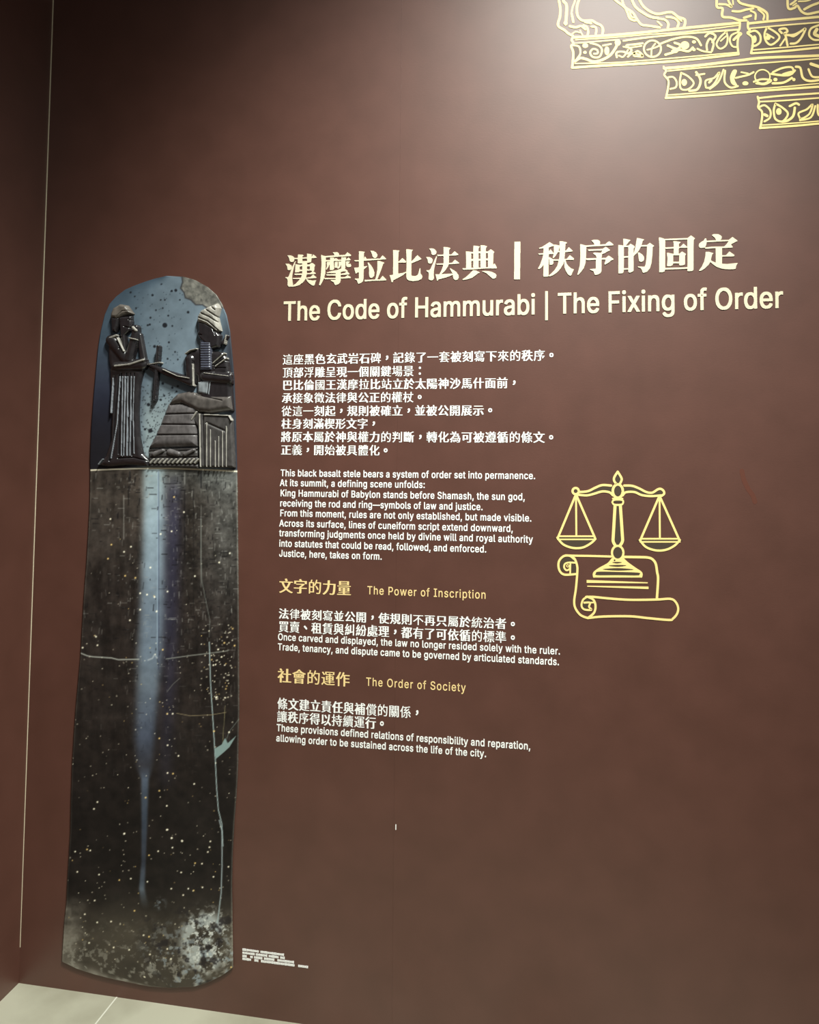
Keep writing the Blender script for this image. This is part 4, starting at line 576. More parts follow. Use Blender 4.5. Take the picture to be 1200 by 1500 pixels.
 26964: [[18,6,18,7,17,42,12,34,11,33,5,33,1,41,8,58,13,72,16,86,15,88,3,88,2,95,4,96,17,96,18,119,32,119,33,96,34,96,43,96,44,93,45,92,52,93,52,102,51,103,40,103,39,104,39,108,40,109,52,109,52,118,53,120,66,119,66,110,68,109,74,109,75,112,76,112,120,112,120,104,118,77,117,68,115,64,112,62,108,60,93,60,92,61,92,67,100,67,102,68,102,71,104,84,105,104,104,106,102,105,100,103,98,87,96,77,90,67,84,59,76,59,71,63,75,68,75,68,68,69,66,68,66,56,53,56,52,57,52,68,42,68,46,62,45,60,41,55,35,55,34,56,33,55,33,6,32,6],[38,6,34,12,46,16,56,21,62,28,67,37,66,38,38,38,37,40,37,44,38,46,68,46,70,47,70,55,84,55,86,54,85,47,86,46,120,46,122,45,122,40,121,38,89,38,88,38,93,28,100,21,110,16,122,12,118,6,111,6,95,11,85,18,78,26,69,16,59,10,46,6],[38,74,40,76,52,76,52,86,42,86,40,88,34,87,33,80],[67,76,80,76,84,90,86,102,86,105,80,106,78,103,67,102,67,93,77,92,78,91,77,86,67,86]],
 27161: [[23,6,22,7,22,50,11,30,6,30,2,37,14,58,18,71,21,84,20,84,5,84,4,86,4,91,6,92,22,93,22,119,23,120,33,120,34,118,34,93,36,92,48,92,48,91,48,86,48,84,35,84,34,76,49,53,45,48,41,47,35,56,34,6,33,6],[66,6,65,7,64,12,75,12,77,13,77,36,76,37,46,37,45,38,46,43,122,43,122,38,121,37,90,37,90,12,88,8,85,6,81,6],[46,10,42,15,48,21,59,32,64,33,70,30,70,28,66,23,58,16,51,10],[112,10,96,28,96,30,100,32,102,32,106,32,117,22,122,15,121,14,117,10],[54,54,53,55,53,59,54,60,114,60,116,59,116,54,114,54],[50,68,50,70,50,97,51,98,67,98,68,99,68,106,67,107,46,107,46,108,46,114,122,114,122,108,121,107,100,107,99,106,99,99,100,98,118,98,119,97,118,69],[62,75,67,74,68,75,68,90,68,91,63,91,62,90],[80,75,86,74,87,75,87,90,86,91,81,91,80,90],[98,75,105,74,106,75,106,90,106,91,99,91,98,90],[80,98,87,98,86,107,80,106]],
 27402: [[20,6,20,7,19,50,10,33,5,34,2,41,10,60,15,73,18,87,17,88,5,88,4,89,4,94,5,96,19,96,20,119,21,120,31,120,32,118,32,96,33,96,43,96,44,94,44,88,32,87,32,79,46,57,42,52,37,51,36,52,32,58,32,6,31,6],[50,6,49,7,49,38,42,38,36,43,48,55,57,69,56,70,47,70,46,71,46,93,80,93,80,71,79,70,66,70,64,69,70,67,66,61,67,59,79,59,80,59,81,60,76,66,81,70,81,93,116,93,116,70,89,70,88,69,96,59,119,58,119,54,118,53,94,52,94,46,94,44,114,44,115,44,115,41,114,40,94,39,94,31,114,31,114,27,113,26,94,26,94,24,94,18,95,17,121,17,122,16,121,12,64,11,63,10,62,6],[64,17,79,17,80,18,80,25,79,26,64,26,63,24],[64,31,79,31,80,32,80,39,79,40,64,40,63,38],[64,45,79,44,80,46,80,52,79,53,64,53,63,52],[58,76,67,76,67,88,58,88],[94,76,104,76,104,88,94,88],[60,96,59,104,41,104,40,105,41,110,59,110,60,118,60,120,72,119,73,111,74,110,88,110,88,111,89,119,100,120,102,119,102,111,103,110,120,110,122,109,122,105,121,104,102,103,101,96,89,96,88,98,88,103,87,104,74,104,72,96]],
 27491: [[3,11,2,13,2,18,3,19,18,19,19,20,19,76,20,78,36,78,38,77,38,20,55,19,56,20,56,101,54,102,7,102,6,103,7,110,119,110,119,103,118,102,77,102,75,101,75,68,113,68,114,66,114,61,113,60,75,59,75,20,76,19,122,19,123,18,122,11]],
 27494: [[101,6,96,7,91,11,86,18,82,27,76,53,72,81,5,81,4,82,4,88,72,89,72,91,72,118,73,119,86,119,88,89,120,89,121,88,121,82,120,81,90,81,88,80,90,65,93,43,96,30,102,18,106,15,107,16,110,37,116,37,124,32,121,15,117,8,112,6],[5,8,3,13,3,16,12,17,14,18,14,66,27,66,28,66,28,22,29,20,36,21,37,22,38,76,52,76,52,60,53,58,73,58,74,52,73,51,52,50,52,25,53,24,71,28,77,28,78,26,78,20,12,8],[106,95,96,106,88,112,89,114,93,117,100,117,108,110,118,101,118,99,112,95],[15,104,14,106,14,111,15,112,66,112,68,111,68,105,66,104]],
 27604: [[12,6,8,14,10,17,12,21,12,118,29,118,30,117,30,83,31,81,62,81,62,118,63,119,80,119,81,118,81,78,88,82,104,96,113,96,119,90,120,88,112,83,82,63,81,62,81,22,82,18,84,17,89,16,96,16,100,18,102,21,103,26,104,45,105,46,113,46,121,42,122,40,122,30,120,20,118,15,114,11,110,9,105,8,79,8,70,10,66,12,64,14,62,26,62,22,60,21,29,11,20,6],[30,24,33,24,51,30,60,30,62,28,62,72,31,72]],
 27801: [[39,4,35,12,57,19,67,24,76,30,83,36,90,44,95,52,99,62,107,62,115,60,112,50,106,40,99,32,89,23,81,18,70,12,60,8,46,4],[12,8,6,12,6,14,20,36,28,52,29,52,36,52,42,47,36,33,21,8,20,8],[70,44,69,46,69,118,70,118,86,118,86,117,86,45,85,44],[41,52,34,58,42,75,48,97,50,98,58,98,65,96,66,95,64,89,59,73,50,55,49,52],[108,63,102,78,92,97,92,98,98,100,105,100,107,100,117,82,124,68,123,66,116,63],[23,64,2,77,2,79,5,83,7,84,15,84,25,78,36,72,36,70,32,64],[31,98,17,108,8,112,8,113,12,117,14,118,22,118,33,112,43,106,44,104,39,99]],
 27835: [[44,6,43,7,44,55,112,54,112,6,98,6,97,10,96,11,60,11,58,10,58,6],[13,7,7,12,6,14,20,35,28,52,30,52,35,52,40,48,41,46,20,8,19,7],[59,19,96,19,97,46,59,47],[107,64,104,70,102,71,69,69,40,66,38,67,36,74,42,79,54,96,66,119,67,120,73,120,80,118,81,116,72,99,58,79,57,77,59,76,96,79,96,81,82,99,88,103,95,103,98,100,107,89,120,69,120,68,114,64],[25,64,4,77,4,79,7,84,14,84,36,72,36,70,31,64],[33,98,11,112,11,113,14,117,16,118,21,118,44,106,44,104,40,99]],
 27861: [[105,6,99,17,64,12,52,10,44,10,42,17,42,18,46,23,55,36,66,57,64,58,39,58,38,60,38,66,69,66,70,68,70,90,44,90,44,91,44,97,45,98,70,98,70,118,71,120,88,119,88,99,89,98,115,98,116,97,116,91,116,90,89,90,88,68,90,66,121,66,122,65,121,59,86,58,76,40,65,22,67,22,94,25,94,26,84,41,91,44,100,44,114,26,122,11,121,9,115,6],[13,7,6,12,6,14,18,34,28,52,30,52,38,52,44,48,44,46,34,27,22,8,21,7],[24,65,13,72,2,78,2,79,5,83,7,84,16,84,25,80,37,72,37,71,33,65],[31,98,22,105,9,112,9,113,12,117,14,118,22,118,36,111,44,106,44,105,40,98]],
 28014: [[59,6,56,13,69,12,72,14,72,38,71,39,39,39,38,40,37,44,18,8,14,8,8,13,28,52,29,52,32,52,39,46,72,46,73,54,86,63,89,67,89,68,46,68,44,70,45,76,104,76,108,73,108,71,97,61,85,52,84,47,86,46,118,46,118,45,118,40,85,39,84,13,83,9,81,8,76,6],[26,66,4,78,8,84,12,84,34,73,33,71,29,66],[54,78,45,97,52,100,54,100,56,99,64,83,63,82,59,80],[96,78,91,81,90,82,101,104,105,105,112,102,112,100,101,81,99,78],[74,80,68,100,74,102,77,102,78,102,80,97,84,83,77,80],[32,98,11,112,11,113,14,118,16,118,19,118,39,106,39,104,35,99],[43,104,42,105,41,110,41,111,78,114,107,120,111,119,115,113,108,111,88,108,64,105]],
 28310: [[57,6,56,7,56,29,55,30,5,30,5,36,6,38,55,38,56,38,56,44,55,46,44,46,43,46,43,86,39,83,36,83,30,87,26,83,24,82,5,92,4,93,8,97,11,98,31,90,39,98,44,104,53,120,57,120,64,117,59,108,59,106,60,106,76,106,76,108,72,116,82,119,84,118,90,106,114,106,115,105,115,101,114,100,87,99,87,91,88,90,110,90,111,88,111,85,110,84,88,84,87,74,110,74,111,70,110,68,88,68,87,67,87,58,88,58,116,58,117,56,117,52,115,51,57,51,56,50,56,46,68,46,68,38,70,38,120,38,120,36,120,31,119,30,69,30,68,29,68,6,67,6],[13,46,10,49,8,52,31,76,35,76,39,72,38,70,18,46,16,46],[56,58,74,58,75,59,75,67,74,68,56,68,56,67],[56,74,74,74,75,75,75,83,74,84,56,84,56,83],[56,90,74,90,75,91,75,99,74,100,56,100,56,98],[33,103,14,113,14,114,17,118,19,119,22,118,40,110,40,109,36,104]],
 28415: [[35,6,34,7,34,41,33,40,17,8,10,8,4,13,4,15,24,52,25,53,30,53,34,50,35,71,68,72,68,73,68,81,67,82,51,82,50,100,34,100,32,99,25,99,7,112,6,113,10,118,11,118,17,118,35,108,49,108,50,109,51,119,65,120,66,118,67,108,85,108,86,108,87,119,102,120,103,118,104,108,122,107,123,102,122,100,103,100,102,82,85,82,84,80,84,73,85,72,117,72,119,71,119,12,118,8,116,7,111,6,93,6,91,12,102,12,104,14,104,23,98,24,94,31,89,24,84,22,84,8,83,7,69,7,68,22,62,23,60,30,55,23,50,22,50,6],[50,39,51,38,52,40,54,46,50,54],[84,39,85,39,86,41,88,47,88,49,85,54,84,53],[68,46,68,46,68,47,68,64,50,64,50,58,61,58],[102,46,103,46,104,47,103,64,84,64,84,60,85,58,88,60,96,59],[20,66,2,78,2,79,4,84,12,84,23,78,30,73,30,71,27,66],[67,89,86,89,86,100,67,100]],
 28450: [[37,6,34,12,51,18,58,23,62,27,61,28,35,28,34,29,33,32,20,8,13,7,6,12,6,13,25,52,32,52,38,48,39,50,40,50,69,51,69,57,68,58,41,59,40,80,42,82,68,82,69,83,69,88,68,88,54,89,53,103,52,104,40,104,36,98,29,98,22,104,9,112,12,117,14,118,20,118,35,110,52,110,53,111,54,120,67,120,68,119,68,112,69,110,84,110,86,111,86,120,100,120,102,119,102,112,102,110,122,110,122,105,121,104,102,104,101,89,86,88,85,87,85,83,86,82,114,82,115,80,114,59,86,58,85,57,85,51,116,50,116,49,116,45,115,44,86,44,84,43,83,36,85,35,122,35,122,30,122,28,92,28,91,28,95,24,104,18,114,14,123,12,120,6,118,6,111,6,99,8,87,15,77,24,67,15,57,10,44,6],[34,35,66,35,68,39,68,43,67,44,41,44,38,44],[56,65,68,65,69,76,56,76],[86,65,98,65,99,76,86,76],[22,66,14,72,2,78,2,80,6,84,14,85,27,78,34,73,34,72,30,66],[68,94,85,94,86,95,86,103,84,104,69,104,68,103]],
 28858: [[81,6,79,13,93,12,96,13,98,15,100,21,102,32,104,44,102,46,32,46,24,38,25,38,31,38,38,35,34,25,30,14,26,9,23,6,16,6,10,10,10,11,14,17,19,26,22,37,13,31,6,31,5,32,2,38,17,50,30,62,40,76,48,90,46,90,7,90,6,92,7,98,52,98,56,106,60,119,62,120,68,120,76,117,70,100,70,98,102,98,98,76,99,76,111,75,107,54,108,53,119,53,120,52,118,34,116,22,114,12,108,6,104,6],[43,10,42,12,42,22,40,34,47,36,53,36,56,28,58,17,58,12,49,10],[65,15,58,36,64,38,71,38,72,36,76,30,79,18,78,16,72,15],[86,22,78,38,83,40,89,40,94,34,98,25,98,24,93,22],[42,53,90,53,92,55,94,67,92,68,53,68,42,55],[58,76,81,76,84,85,84,90,83,90,66,90,58,77],[35,100,24,115,24,116,30,119,37,119,41,115,48,106,49,104,49,102,42,100]],
 29572: [[105,8,99,18,97,20,39,15,23,12,15,13,12,20,12,21,22,26,32,33,56,54,54,54,27,52,18,52,16,60,20,62,28,70,38,81,45,92,43,92,4,92,3,94,3,100,55,101,56,102,47,117,55,120,62,120,64,119,74,105,74,103,72,102,73,101,122,101,122,94,121,92,63,92,63,91,64,90,63,88,54,76,40,62,41,61,66,62,84,80,93,80,100,76,100,74,95,68,81,55,62,39,42,24,43,24,91,27,92,28,92,29,81,44,88,48,96,48,109,33,122,13,114,8]],
 29579: [[3,11,2,13,2,18,3,20,52,20,53,21,53,58,15,59,14,61,14,66,15,67,53,68,53,102,51,103,9,103,8,104,9,111,116,110,116,104,116,103,73,103,72,102,72,68,111,67,112,66,112,61,111,59,72,59,72,21,73,20,122,20,123,18,122,11]],
 29694: [[38,5,34,12,47,17,55,24,60,34,62,45,61,46,54,46,54,39,52,38,10,25,3,26,1,33,19,38,20,40,20,69,19,70,5,70,4,72,4,76,5,78,19,78,20,78,20,105,19,106,3,106,2,107,3,112,50,113,53,114,116,114,117,47,116,46,100,46,100,18,100,15,102,14,108,14,110,16,110,27,111,28,117,28,125,25,124,16,122,9,119,7,116,6,92,6,87,8,84,13,84,19,84,45,80,46,78,45,76,33,74,26,70,20,66,16,60,11,52,7,46,5],[36,43,45,46,52,46,52,69,51,70,37,70,36,69],[68,53,100,53,101,54,101,66,99,67,68,67,67,65],[68,74,100,74,101,75,101,86,99,87,68,87,67,85],[36,78,50,78,52,78,52,104,51,106,37,106,36,105],[68,94,100,94,101,95,101,106,99,107,68,107,67,105]],
 29702: [[37,10,36,11,36,16,37,17,74,17,74,35,73,36,49,36,48,34,48,32,48,31,11,18,3,19,2,25,2,27,16,32,18,33,18,66,16,67,4,67,4,68,4,73,4,75,16,75,18,76,18,101,16,103,2,103,2,110,46,111,48,113,49,114,118,113,118,59,117,58,92,58,91,57,91,45,92,43,119,43,120,42,120,36,119,36,92,35,91,18,92,17,124,17,124,16,124,10],[34,38,40,40,45,40,46,42,47,43,73,43,74,44,74,58,49,58,48,59,48,101,47,103,35,103,34,102,34,76,35,75,46,75,46,73,46,67,35,67,34,66],[64,66,75,66,74,83,63,82],[90,66,102,66,102,83,90,82],[64,90,75,90,74,106,63,106],[90,90,102,90,102,106,90,106]],
 30340: [[85,8,78,8,76,16,95,16,99,19,101,25,104,44,105,71,106,91,104,92,77,92,65,70,62,70,56,73,56,19,22,18,21,17,20,9,11,8,10,9,10,99,11,100,23,100,29,119,37,119,40,118,41,117,35,101,36,100,56,99,56,79,59,82,65,94,74,120,77,120,84,118,80,101,81,100,116,100,118,99,116,47,114,27,111,17,108,12,104,9,96,8],[22,26,44,26,44,57,21,57],[87,39,68,67,69,68,75,72,78,71,89,57,96,45,96,43,90,40],[22,65,44,65,44,92,21,92]],
 30707: [[27,6,26,7,26,44,13,34,5,34,0,39,0,41,12,52,24,69,34,86,40,101,38,102,4,102,4,103,4,110,121,110,122,103,120,102,60,102,50,81,44,69,45,68,46,68,114,68,114,6,96,6,95,7,95,13,94,14,46,14,44,13,44,7,44,6],[45,22,94,22,95,60,45,60]],
 30865: [[90,6,90,7,90,29,88,30,49,30,48,22,25,22,24,21,24,12,14,12,14,44,13,44,11,42,8,42,2,50,8,58,13,73,16,86,19,104,18,105,4,105,4,112,52,112,54,112,54,107,54,106,74,106,76,108,79,119,83,120,92,118,88,108,89,106,117,106,117,60,87,60,79,48,72,42,67,40,65,40,60,45,71,54,74,59,73,60,55,60,54,61,54,105,32,105,30,103,26,76,27,75,48,74,49,38,89,38,90,39,90,56,100,56,102,55,102,38,121,37,122,31,121,30,102,30,102,6,100,6],[25,30,36,30,38,31,38,66,37,68,26,68,24,67],[66,67,78,67,80,76,79,80,66,80],[90,67,104,67,105,80,91,80,90,69],[66,87,79,87,79,100,66,100],[91,87,104,87,105,100,91,100]],
 30906: [[57,6,56,7,56,57,55,59,49,58,49,22,28,22,27,21,26,12,13,12,12,12,12,42,11,42,5,43,0,50,6,60,10,70,16,88,18,102,17,103,4,103,3,110,50,110,51,110,52,106,72,106,74,108,78,119,86,120,92,118,93,117,90,108,91,106,120,106,120,88,119,86,105,87,104,98,104,100,87,100,86,99,84,94,88,94,95,94,102,80,118,80,119,79,119,74,118,73,101,73,100,72,100,59,116,59,118,57,117,52,100,52,100,39,101,38,117,38,118,34,116,32,100,32,100,19,101,18,122,18,122,17,122,12,73,11,72,10,71,6],[72,18,83,18,83,32,72,32],[28,29,33,29,34,30,34,66,33,67,28,67,27,66],[72,39,83,39,83,52,72,52],[72,59,83,60,83,73,72,72],[50,72,56,78,62,86,48,86,47,102,34,103,28,74,48,74],[77,80,85,80,82,88,80,88,77,82],[62,87,63,88,66,92,70,98,69,99,62,99]],
 31034: [[35,6,34,7,32,14,49,14,52,14,53,16,53,71,51,72,4,72,3,73,4,80,122,80,122,73,121,72,72,71,72,14,71,11,68,8,61,6],[8,17,1,22,1,23,8,30,14,37,18,45,25,58,33,58,42,56,40,50,34,38,20,19,17,17],[103,17,95,34,82,54,89,58,98,58,99,58,112,40,120,22,120,20,113,17],[15,102,14,103,14,109,15,110,109,110,111,109,111,103,110,102]],
 31038: [[21,6,20,7,20,48,19,48,12,42,4,42,0,48,0,51,11,60,22,71,32,84,35,90,34,90,3,90,2,92,2,97,4,98,51,98,55,96,56,94,50,83,40,68,56,51,51,44,43,44,39,48,38,48,38,6],[44,10,44,12,44,17,44,18,75,18,76,19,76,72,75,72,50,72,49,74,49,79,50,80,76,80,76,119,78,120,94,120,95,118,95,80,120,80,122,78,122,74,121,72,96,72,95,72,95,19,96,18,124,18,124,17,124,11,123,10],[27,100,16,115,17,116,22,120,32,119,43,105,36,100]],
 31070: [[21,6,20,7,20,48,19,48,12,42,5,42,2,51,13,60,21,69,31,82,34,90,33,90,4,90,3,92,4,98,47,98,49,98,51,100,75,100,76,101,76,118,78,120,92,119,92,101,93,100,119,99,119,36,118,35,104,35,103,36,102,40,92,40,92,6,77,6,76,6,76,40,66,40,65,34,51,34,50,36,50,44,42,44,37,50,36,48,36,6,35,6],[66,48,75,48,76,48,76,65,75,66,67,66,66,66],[92,48,102,48,103,48,103,65,102,66,93,66,92,66],[49,56,50,58,50,85,49,87,38,68,39,66],[66,74,75,74,76,75,76,91,75,92,67,92,66,91],[92,74,103,74,102,92,92,92],[28,100,17,115,18,116,24,120,30,119,41,105,34,100]],
 31199: [[23,6,22,7,22,44,12,28,5,29,0,36,12,55,21,75,20,76,2,76,2,78,2,83,3,84,22,84,22,102,21,102,14,102,6,102,4,108,26,112,42,118,50,118,54,113,54,111,40,106,38,105,38,85,40,84,55,84,56,85,56,111,57,112,111,112,112,19,113,18,123,17,123,10,44,10,44,11,44,17,55,18,56,18,56,50,55,52,50,45,44,45,42,46,39,52,38,50,38,6,37,6],[72,18,95,18,94,42,72,42],[72,50,95,50,94,74,72,74],[55,52,56,52,56,54,56,76,39,76,38,74,39,72],[72,82,94,82,95,104,72,104]],
 31209: [[23,6,22,7,22,44,12,28,5,29,1,36,14,59,22,76,20,76,3,76,2,78,2,83,3,84,22,84,22,102,21,102,14,102,6,102,4,108,26,112,42,118,50,118,54,113,54,111,40,106,38,105,38,85,40,84,49,84,50,85,52,92,58,114,66,114,72,113,70,97,71,96,75,96,76,98,76,118,92,118,92,97,117,96,118,96,118,90,117,88,92,88,92,64,93,63,122,62,122,56,122,55,94,55,92,54,97,41,104,28,111,21,123,14,123,12,118,6,110,6,103,11,96,16,91,23,84,34,75,22,67,15,53,6,46,6,41,11,40,12,54,20,64,31,70,42,74,53,74,54,73,55,54,55,53,54,53,52,48,46,42,46,39,50,38,49,38,6],[46,63,75,63,76,68,76,88,67,88,62,75,58,69,52,69,46,73,45,76,39,76,38,72]],
 31435: [[3,11,2,12,2,18,3,19,63,19,72,45,82,78,83,80,93,80,99,78,101,77,94,54,82,20,122,19,123,18,123,12,122,11],[38,26,36,27,34,45,26,77,26,78,33,80,42,80,44,79,52,50,56,29,54,28,46,26],[8,88,8,89,8,95,9,96,116,96,118,95,118,89,116,88],[56,98,50,118,57,120,67,120,71,110,73,101,65,98]],
 31449: [[58,6,57,7,57,30,9,18,6,19,5,26,6,27,30,32,32,33,36,52,40,82,40,83,44,83,51,81,43,36,54,38,56,37,57,36,57,59,76,60,77,60,77,119,78,120,89,120,90,118,90,94,120,94,122,93,122,87,121,86,91,86,90,84,90,60,115,60,116,59,116,7,115,6,104,6,104,11,102,12,71,12,69,11,68,6],[70,20,103,20,103,52,70,52],[17,36,16,38,16,53,11,79,12,80,20,82,22,81,23,73,28,39,27,38,24,37],[6,88,6,89,6,95,7,96,56,96,58,95,58,89,56,88],[29,98,22,116,30,119,33,117,40,102,39,100,33,98]],
 31998: [[98,6,97,7,97,38,80,34,66,28,60,29,57,34,57,35,61,39,62,44,62,108,64,109,76,109,78,108,78,44,78,43,81,44,97,48,97,117,98,118,111,118,112,116,112,7,111,6],[12,8,6,10,5,12,7,20,10,38,11,39,17,39,23,38,24,37,24,36,18,9,17,8],[28,12,28,13,27,23,24,37,26,38,30,40,37,40,40,31,41,13,35,12],[46,17,39,40,40,42,45,43,51,43,52,41,58,20,52,17],[9,46,8,47,6,53,16,63,26,75,24,76,14,74,8,74,6,75,5,81,11,88,18,98,28,120,34,120,37,120,42,117,42,116,35,101,24,85,28,84,33,85,43,100,48,100,55,96,56,95,53,91,40,72,46,73,52,72,57,60,60,49,53,46,48,46,46,47,45,51,44,52,25,48,14,46],[28,58,31,58,42,60,39,70,38,70]],
 32027: [[57,5,52,11,60,20,66,31,70,45,72,61,58,62,56,64,51,66,56,48,50,45,44,45,41,52,23,48,11,46,6,46,3,54,12,61,22,75,21,76,11,74,5,74,2,81,7,86,14,96,26,120,32,120,40,117,40,115,30,97,21,85,22,84,29,84,39,100,46,100,52,96,44,83,36,72,36,71,43,72,49,72,51,73,58,82,62,90,66,101,68,114,70,114,76,114,83,113,83,110,76,88,71,78,66,71,66,70,104,69,104,71,99,79,94,89,91,98,88,114,94,116,102,116,110,90,116,80,122,71,117,64,115,64,114,63,112,34,111,22,109,14,106,10,100,7,85,6,79,7,78,8,77,15,92,15,94,18,96,25,98,44,98,61,97,62,89,62,88,60,87,53,84,36,77,21,70,11,64,6],[9,8,3,10,2,12,4,20,8,38,9,39,14,39,21,38,22,37,20,27,16,9,15,8],[26,12,25,13,22,38,29,40,35,40,36,37,39,14,38,13,33,12],[43,20,36,40,43,43,48,43,52,33,55,22,49,20],[24,57,38,59,39,60,35,70,34,70]],
 32113: [[47,5,42,12,53,19,59,28,62,40,64,58,65,58,75,58,76,57,76,51,74,41,72,31,68,20,63,14,57,9,50,5],[10,8,4,10,4,11,6,22,9,38,13,39,19,38,18,31,14,12,13,8],[93,8,89,10,86,15,86,57,87,58,97,58,98,58,98,18,99,16,100,16,107,16,109,16,110,21,111,32,114,32,122,29,120,16,118,12,116,10,113,8],[26,12,24,16,22,37,23,38,31,40,32,38,32,35,35,13,30,12],[41,20,40,21,34,40,42,42,44,42,46,37,50,23,48,21],[42,45,40,51,7,46,4,52,5,54,8,56,14,62,24,75,23,76,20,76,6,74,4,81,10,88,16,98,27,120,32,119,36,117,37,115,30,102,19,84,20,83,30,84,39,100,42,100,49,96,37,76,22,57,24,56,38,58,38,60,35,70,40,72,44,72,47,66,52,48,46,45],[110,60,104,68,70,65,56,62,53,63,51,70,56,72,60,76,72,95,71,96,50,96,50,102,78,103,78,105,72,117,74,118,80,120,84,119,91,103,118,103,119,97,118,96,86,95,70,74,71,72,73,72,99,75,99,76,92,87,98,90,101,90,109,80,119,64,119,63,113,60]],
 32396: [[46,5,43,10,44,11,63,20,68,23,67,24,49,24,49,46,42,44,39,44,37,50,35,50,8,46,6,46,4,52,10,58,22,75,22,76,20,76,6,74,4,80,8,84,14,96,25,120,30,119,34,117,35,116,27,98,18,83,22,83,28,84,36,100,40,100,46,96,36,77,22,58,22,56,25,56,35,58,36,59,32,69,34,70,39,72,41,72,42,70,49,48,49,58,50,60,113,60,114,59,114,24,113,24,97,24,96,23,120,12,120,11,117,6,113,6,89,17,88,18,90,22,90,24,74,24,73,23,72,22,77,18,76,17,50,6],[9,6,4,9,6,22,9,38,13,39,19,38,20,37,18,27,14,9,13,6],[25,10,24,14,21,38,24,39,30,40,31,38,32,32,34,12,32,11],[39,18,32,40,34,42,40,42,42,42,43,38,48,21,42,18],[61,28,101,28,102,29,102,33,101,34,62,34,60,33],[61,38,101,38,102,39,102,43,101,44,62,44,60,43],[61,49,101,48,102,49,102,53,101,54,62,54,60,53],[46,66,46,67,46,87,46,88,117,88,118,87,118,67,118,66],[56,71,67,72,67,82,56,82],[78,71,87,72,87,82,78,82],[98,71,107,72,106,82,98,82],[50,94,50,96,50,100,76,100,76,101,76,106,75,107,45,107,44,109,45,112,75,112,76,113,77,119,87,120,88,119,88,114,89,112,118,112,120,112,120,108,119,107,90,107,88,106,88,101,89,100,114,100,114,98,114,94]],
 32681: [[17,6,14,11,15,12,29,12,30,13,31,25,6,24,4,24,4,29,8,30,30,32,31,33,31,41,30,42,5,42,4,43,4,48,6,48,30,48,31,50,31,56,29,58,20,56,9,56,7,60,7,62,32,64,54,68,59,68,64,63,46,59,45,49,46,48,66,48,68,50,65,66,78,66,79,66,80,64,80,53,82,48,119,48,121,48,121,43,120,42,85,42,84,41,88,31,90,32,99,40,103,40,110,37,108,34,94,22,100,16,107,14,109,15,111,25,116,25,122,22,122,20,120,11,118,8,115,6,103,6,97,6,91,10,83,16,59,6,54,6,50,11,50,12,71,20,76,22,77,24,69,42,47,42,45,41,46,33,67,34,68,33,67,29,46,26,45,12,44,9,42,8,33,6],[103,51,96,56,85,62,85,63,89,67,93,67,105,62,112,58,113,56,109,52],[5,70,4,71,4,75,6,76,55,76,55,84,54,85,18,85,16,87,16,90,18,91,54,91,55,93,55,99,54,100,12,100,10,101,10,105,11,106,35,107,35,108,30,116,36,120,42,119,51,106,75,106,82,119,87,120,96,117,90,108,91,106,114,106,116,106,116,101,114,100,70,100,70,92,70,91,107,91,108,90,108,87,107,85,70,85,70,84,70,77,71,76,119,76,120,75,120,71,120,70]],
 32773: [[30,6,30,7,29,45,27,45,14,39,8,39,6,40,2,46,27,56,41,64,52,71,50,72,4,72,3,78,4,80,45,80,46,80,46,96,15,96,14,98,14,103,46,104,46,105,46,118,48,120,62,119,62,105,64,104,91,104,101,115,108,115,114,112,115,110,108,101,86,80,88,80,121,80,122,78,121,72,75,72,54,58,56,58,106,57,106,6,91,6,88,10,48,10,46,9,45,6],[46,17,89,16,90,18,90,30,88,31,47,31,46,29],[46,38,89,38,90,39,90,50,88,50,47,50,46,49],[63,80,65,80,71,84,82,94,84,95,83,96,63,96]],
 33287: [[10,6,6,11,6,12,25,22,39,32,46,32,52,27,52,26,44,20,21,8,17,6],[106,6,91,16,73,26,72,27,76,32,83,32,112,18,118,13,118,12,114,6],[3,35,2,36,3,42,14,42,15,44,13,109,37,119,42,119,45,116,47,118,60,118,60,117,60,107,62,106,78,106,79,107,79,112,80,113,112,112,112,87,110,43,112,42,122,42,122,35],[31,43,45,43,45,59,30,58,30,52],[61,43,65,42,66,44,65,78,46,78,46,82,44,82,30,82,30,67,30,66,45,66,46,70,47,70,60,70],[81,43,95,43,96,51,95,58,81,58],[81,66,96,66,96,75,96,82,81,82],[61,85,79,84,80,85,81,89,96,89,97,106,82,106,80,99,61,99],[30,90,45,90,45,111,29,105,28,94]],
 33394: [[39,8,26,10,22,12,19,16,18,27,18,72,16,72,13,70,7,70,2,79,15,88,25,98,33,107,41,120,47,120,55,117,52,110,52,108,86,109,92,105,85,96,78,87,78,85,111,84,111,42,110,40,95,40,94,46,93,46,35,46,34,45,34,22,36,18,38,16,42,16,51,15,97,16,102,17,104,20,106,25,108,36,115,36,123,32,124,30,122,21,120,15,115,10,110,8,101,8],[34,55,55,55,55,77,34,76],[72,55,94,55,94,77,72,76],[33,85,58,85,64,91,71,100,69,101,46,101,33,87]],
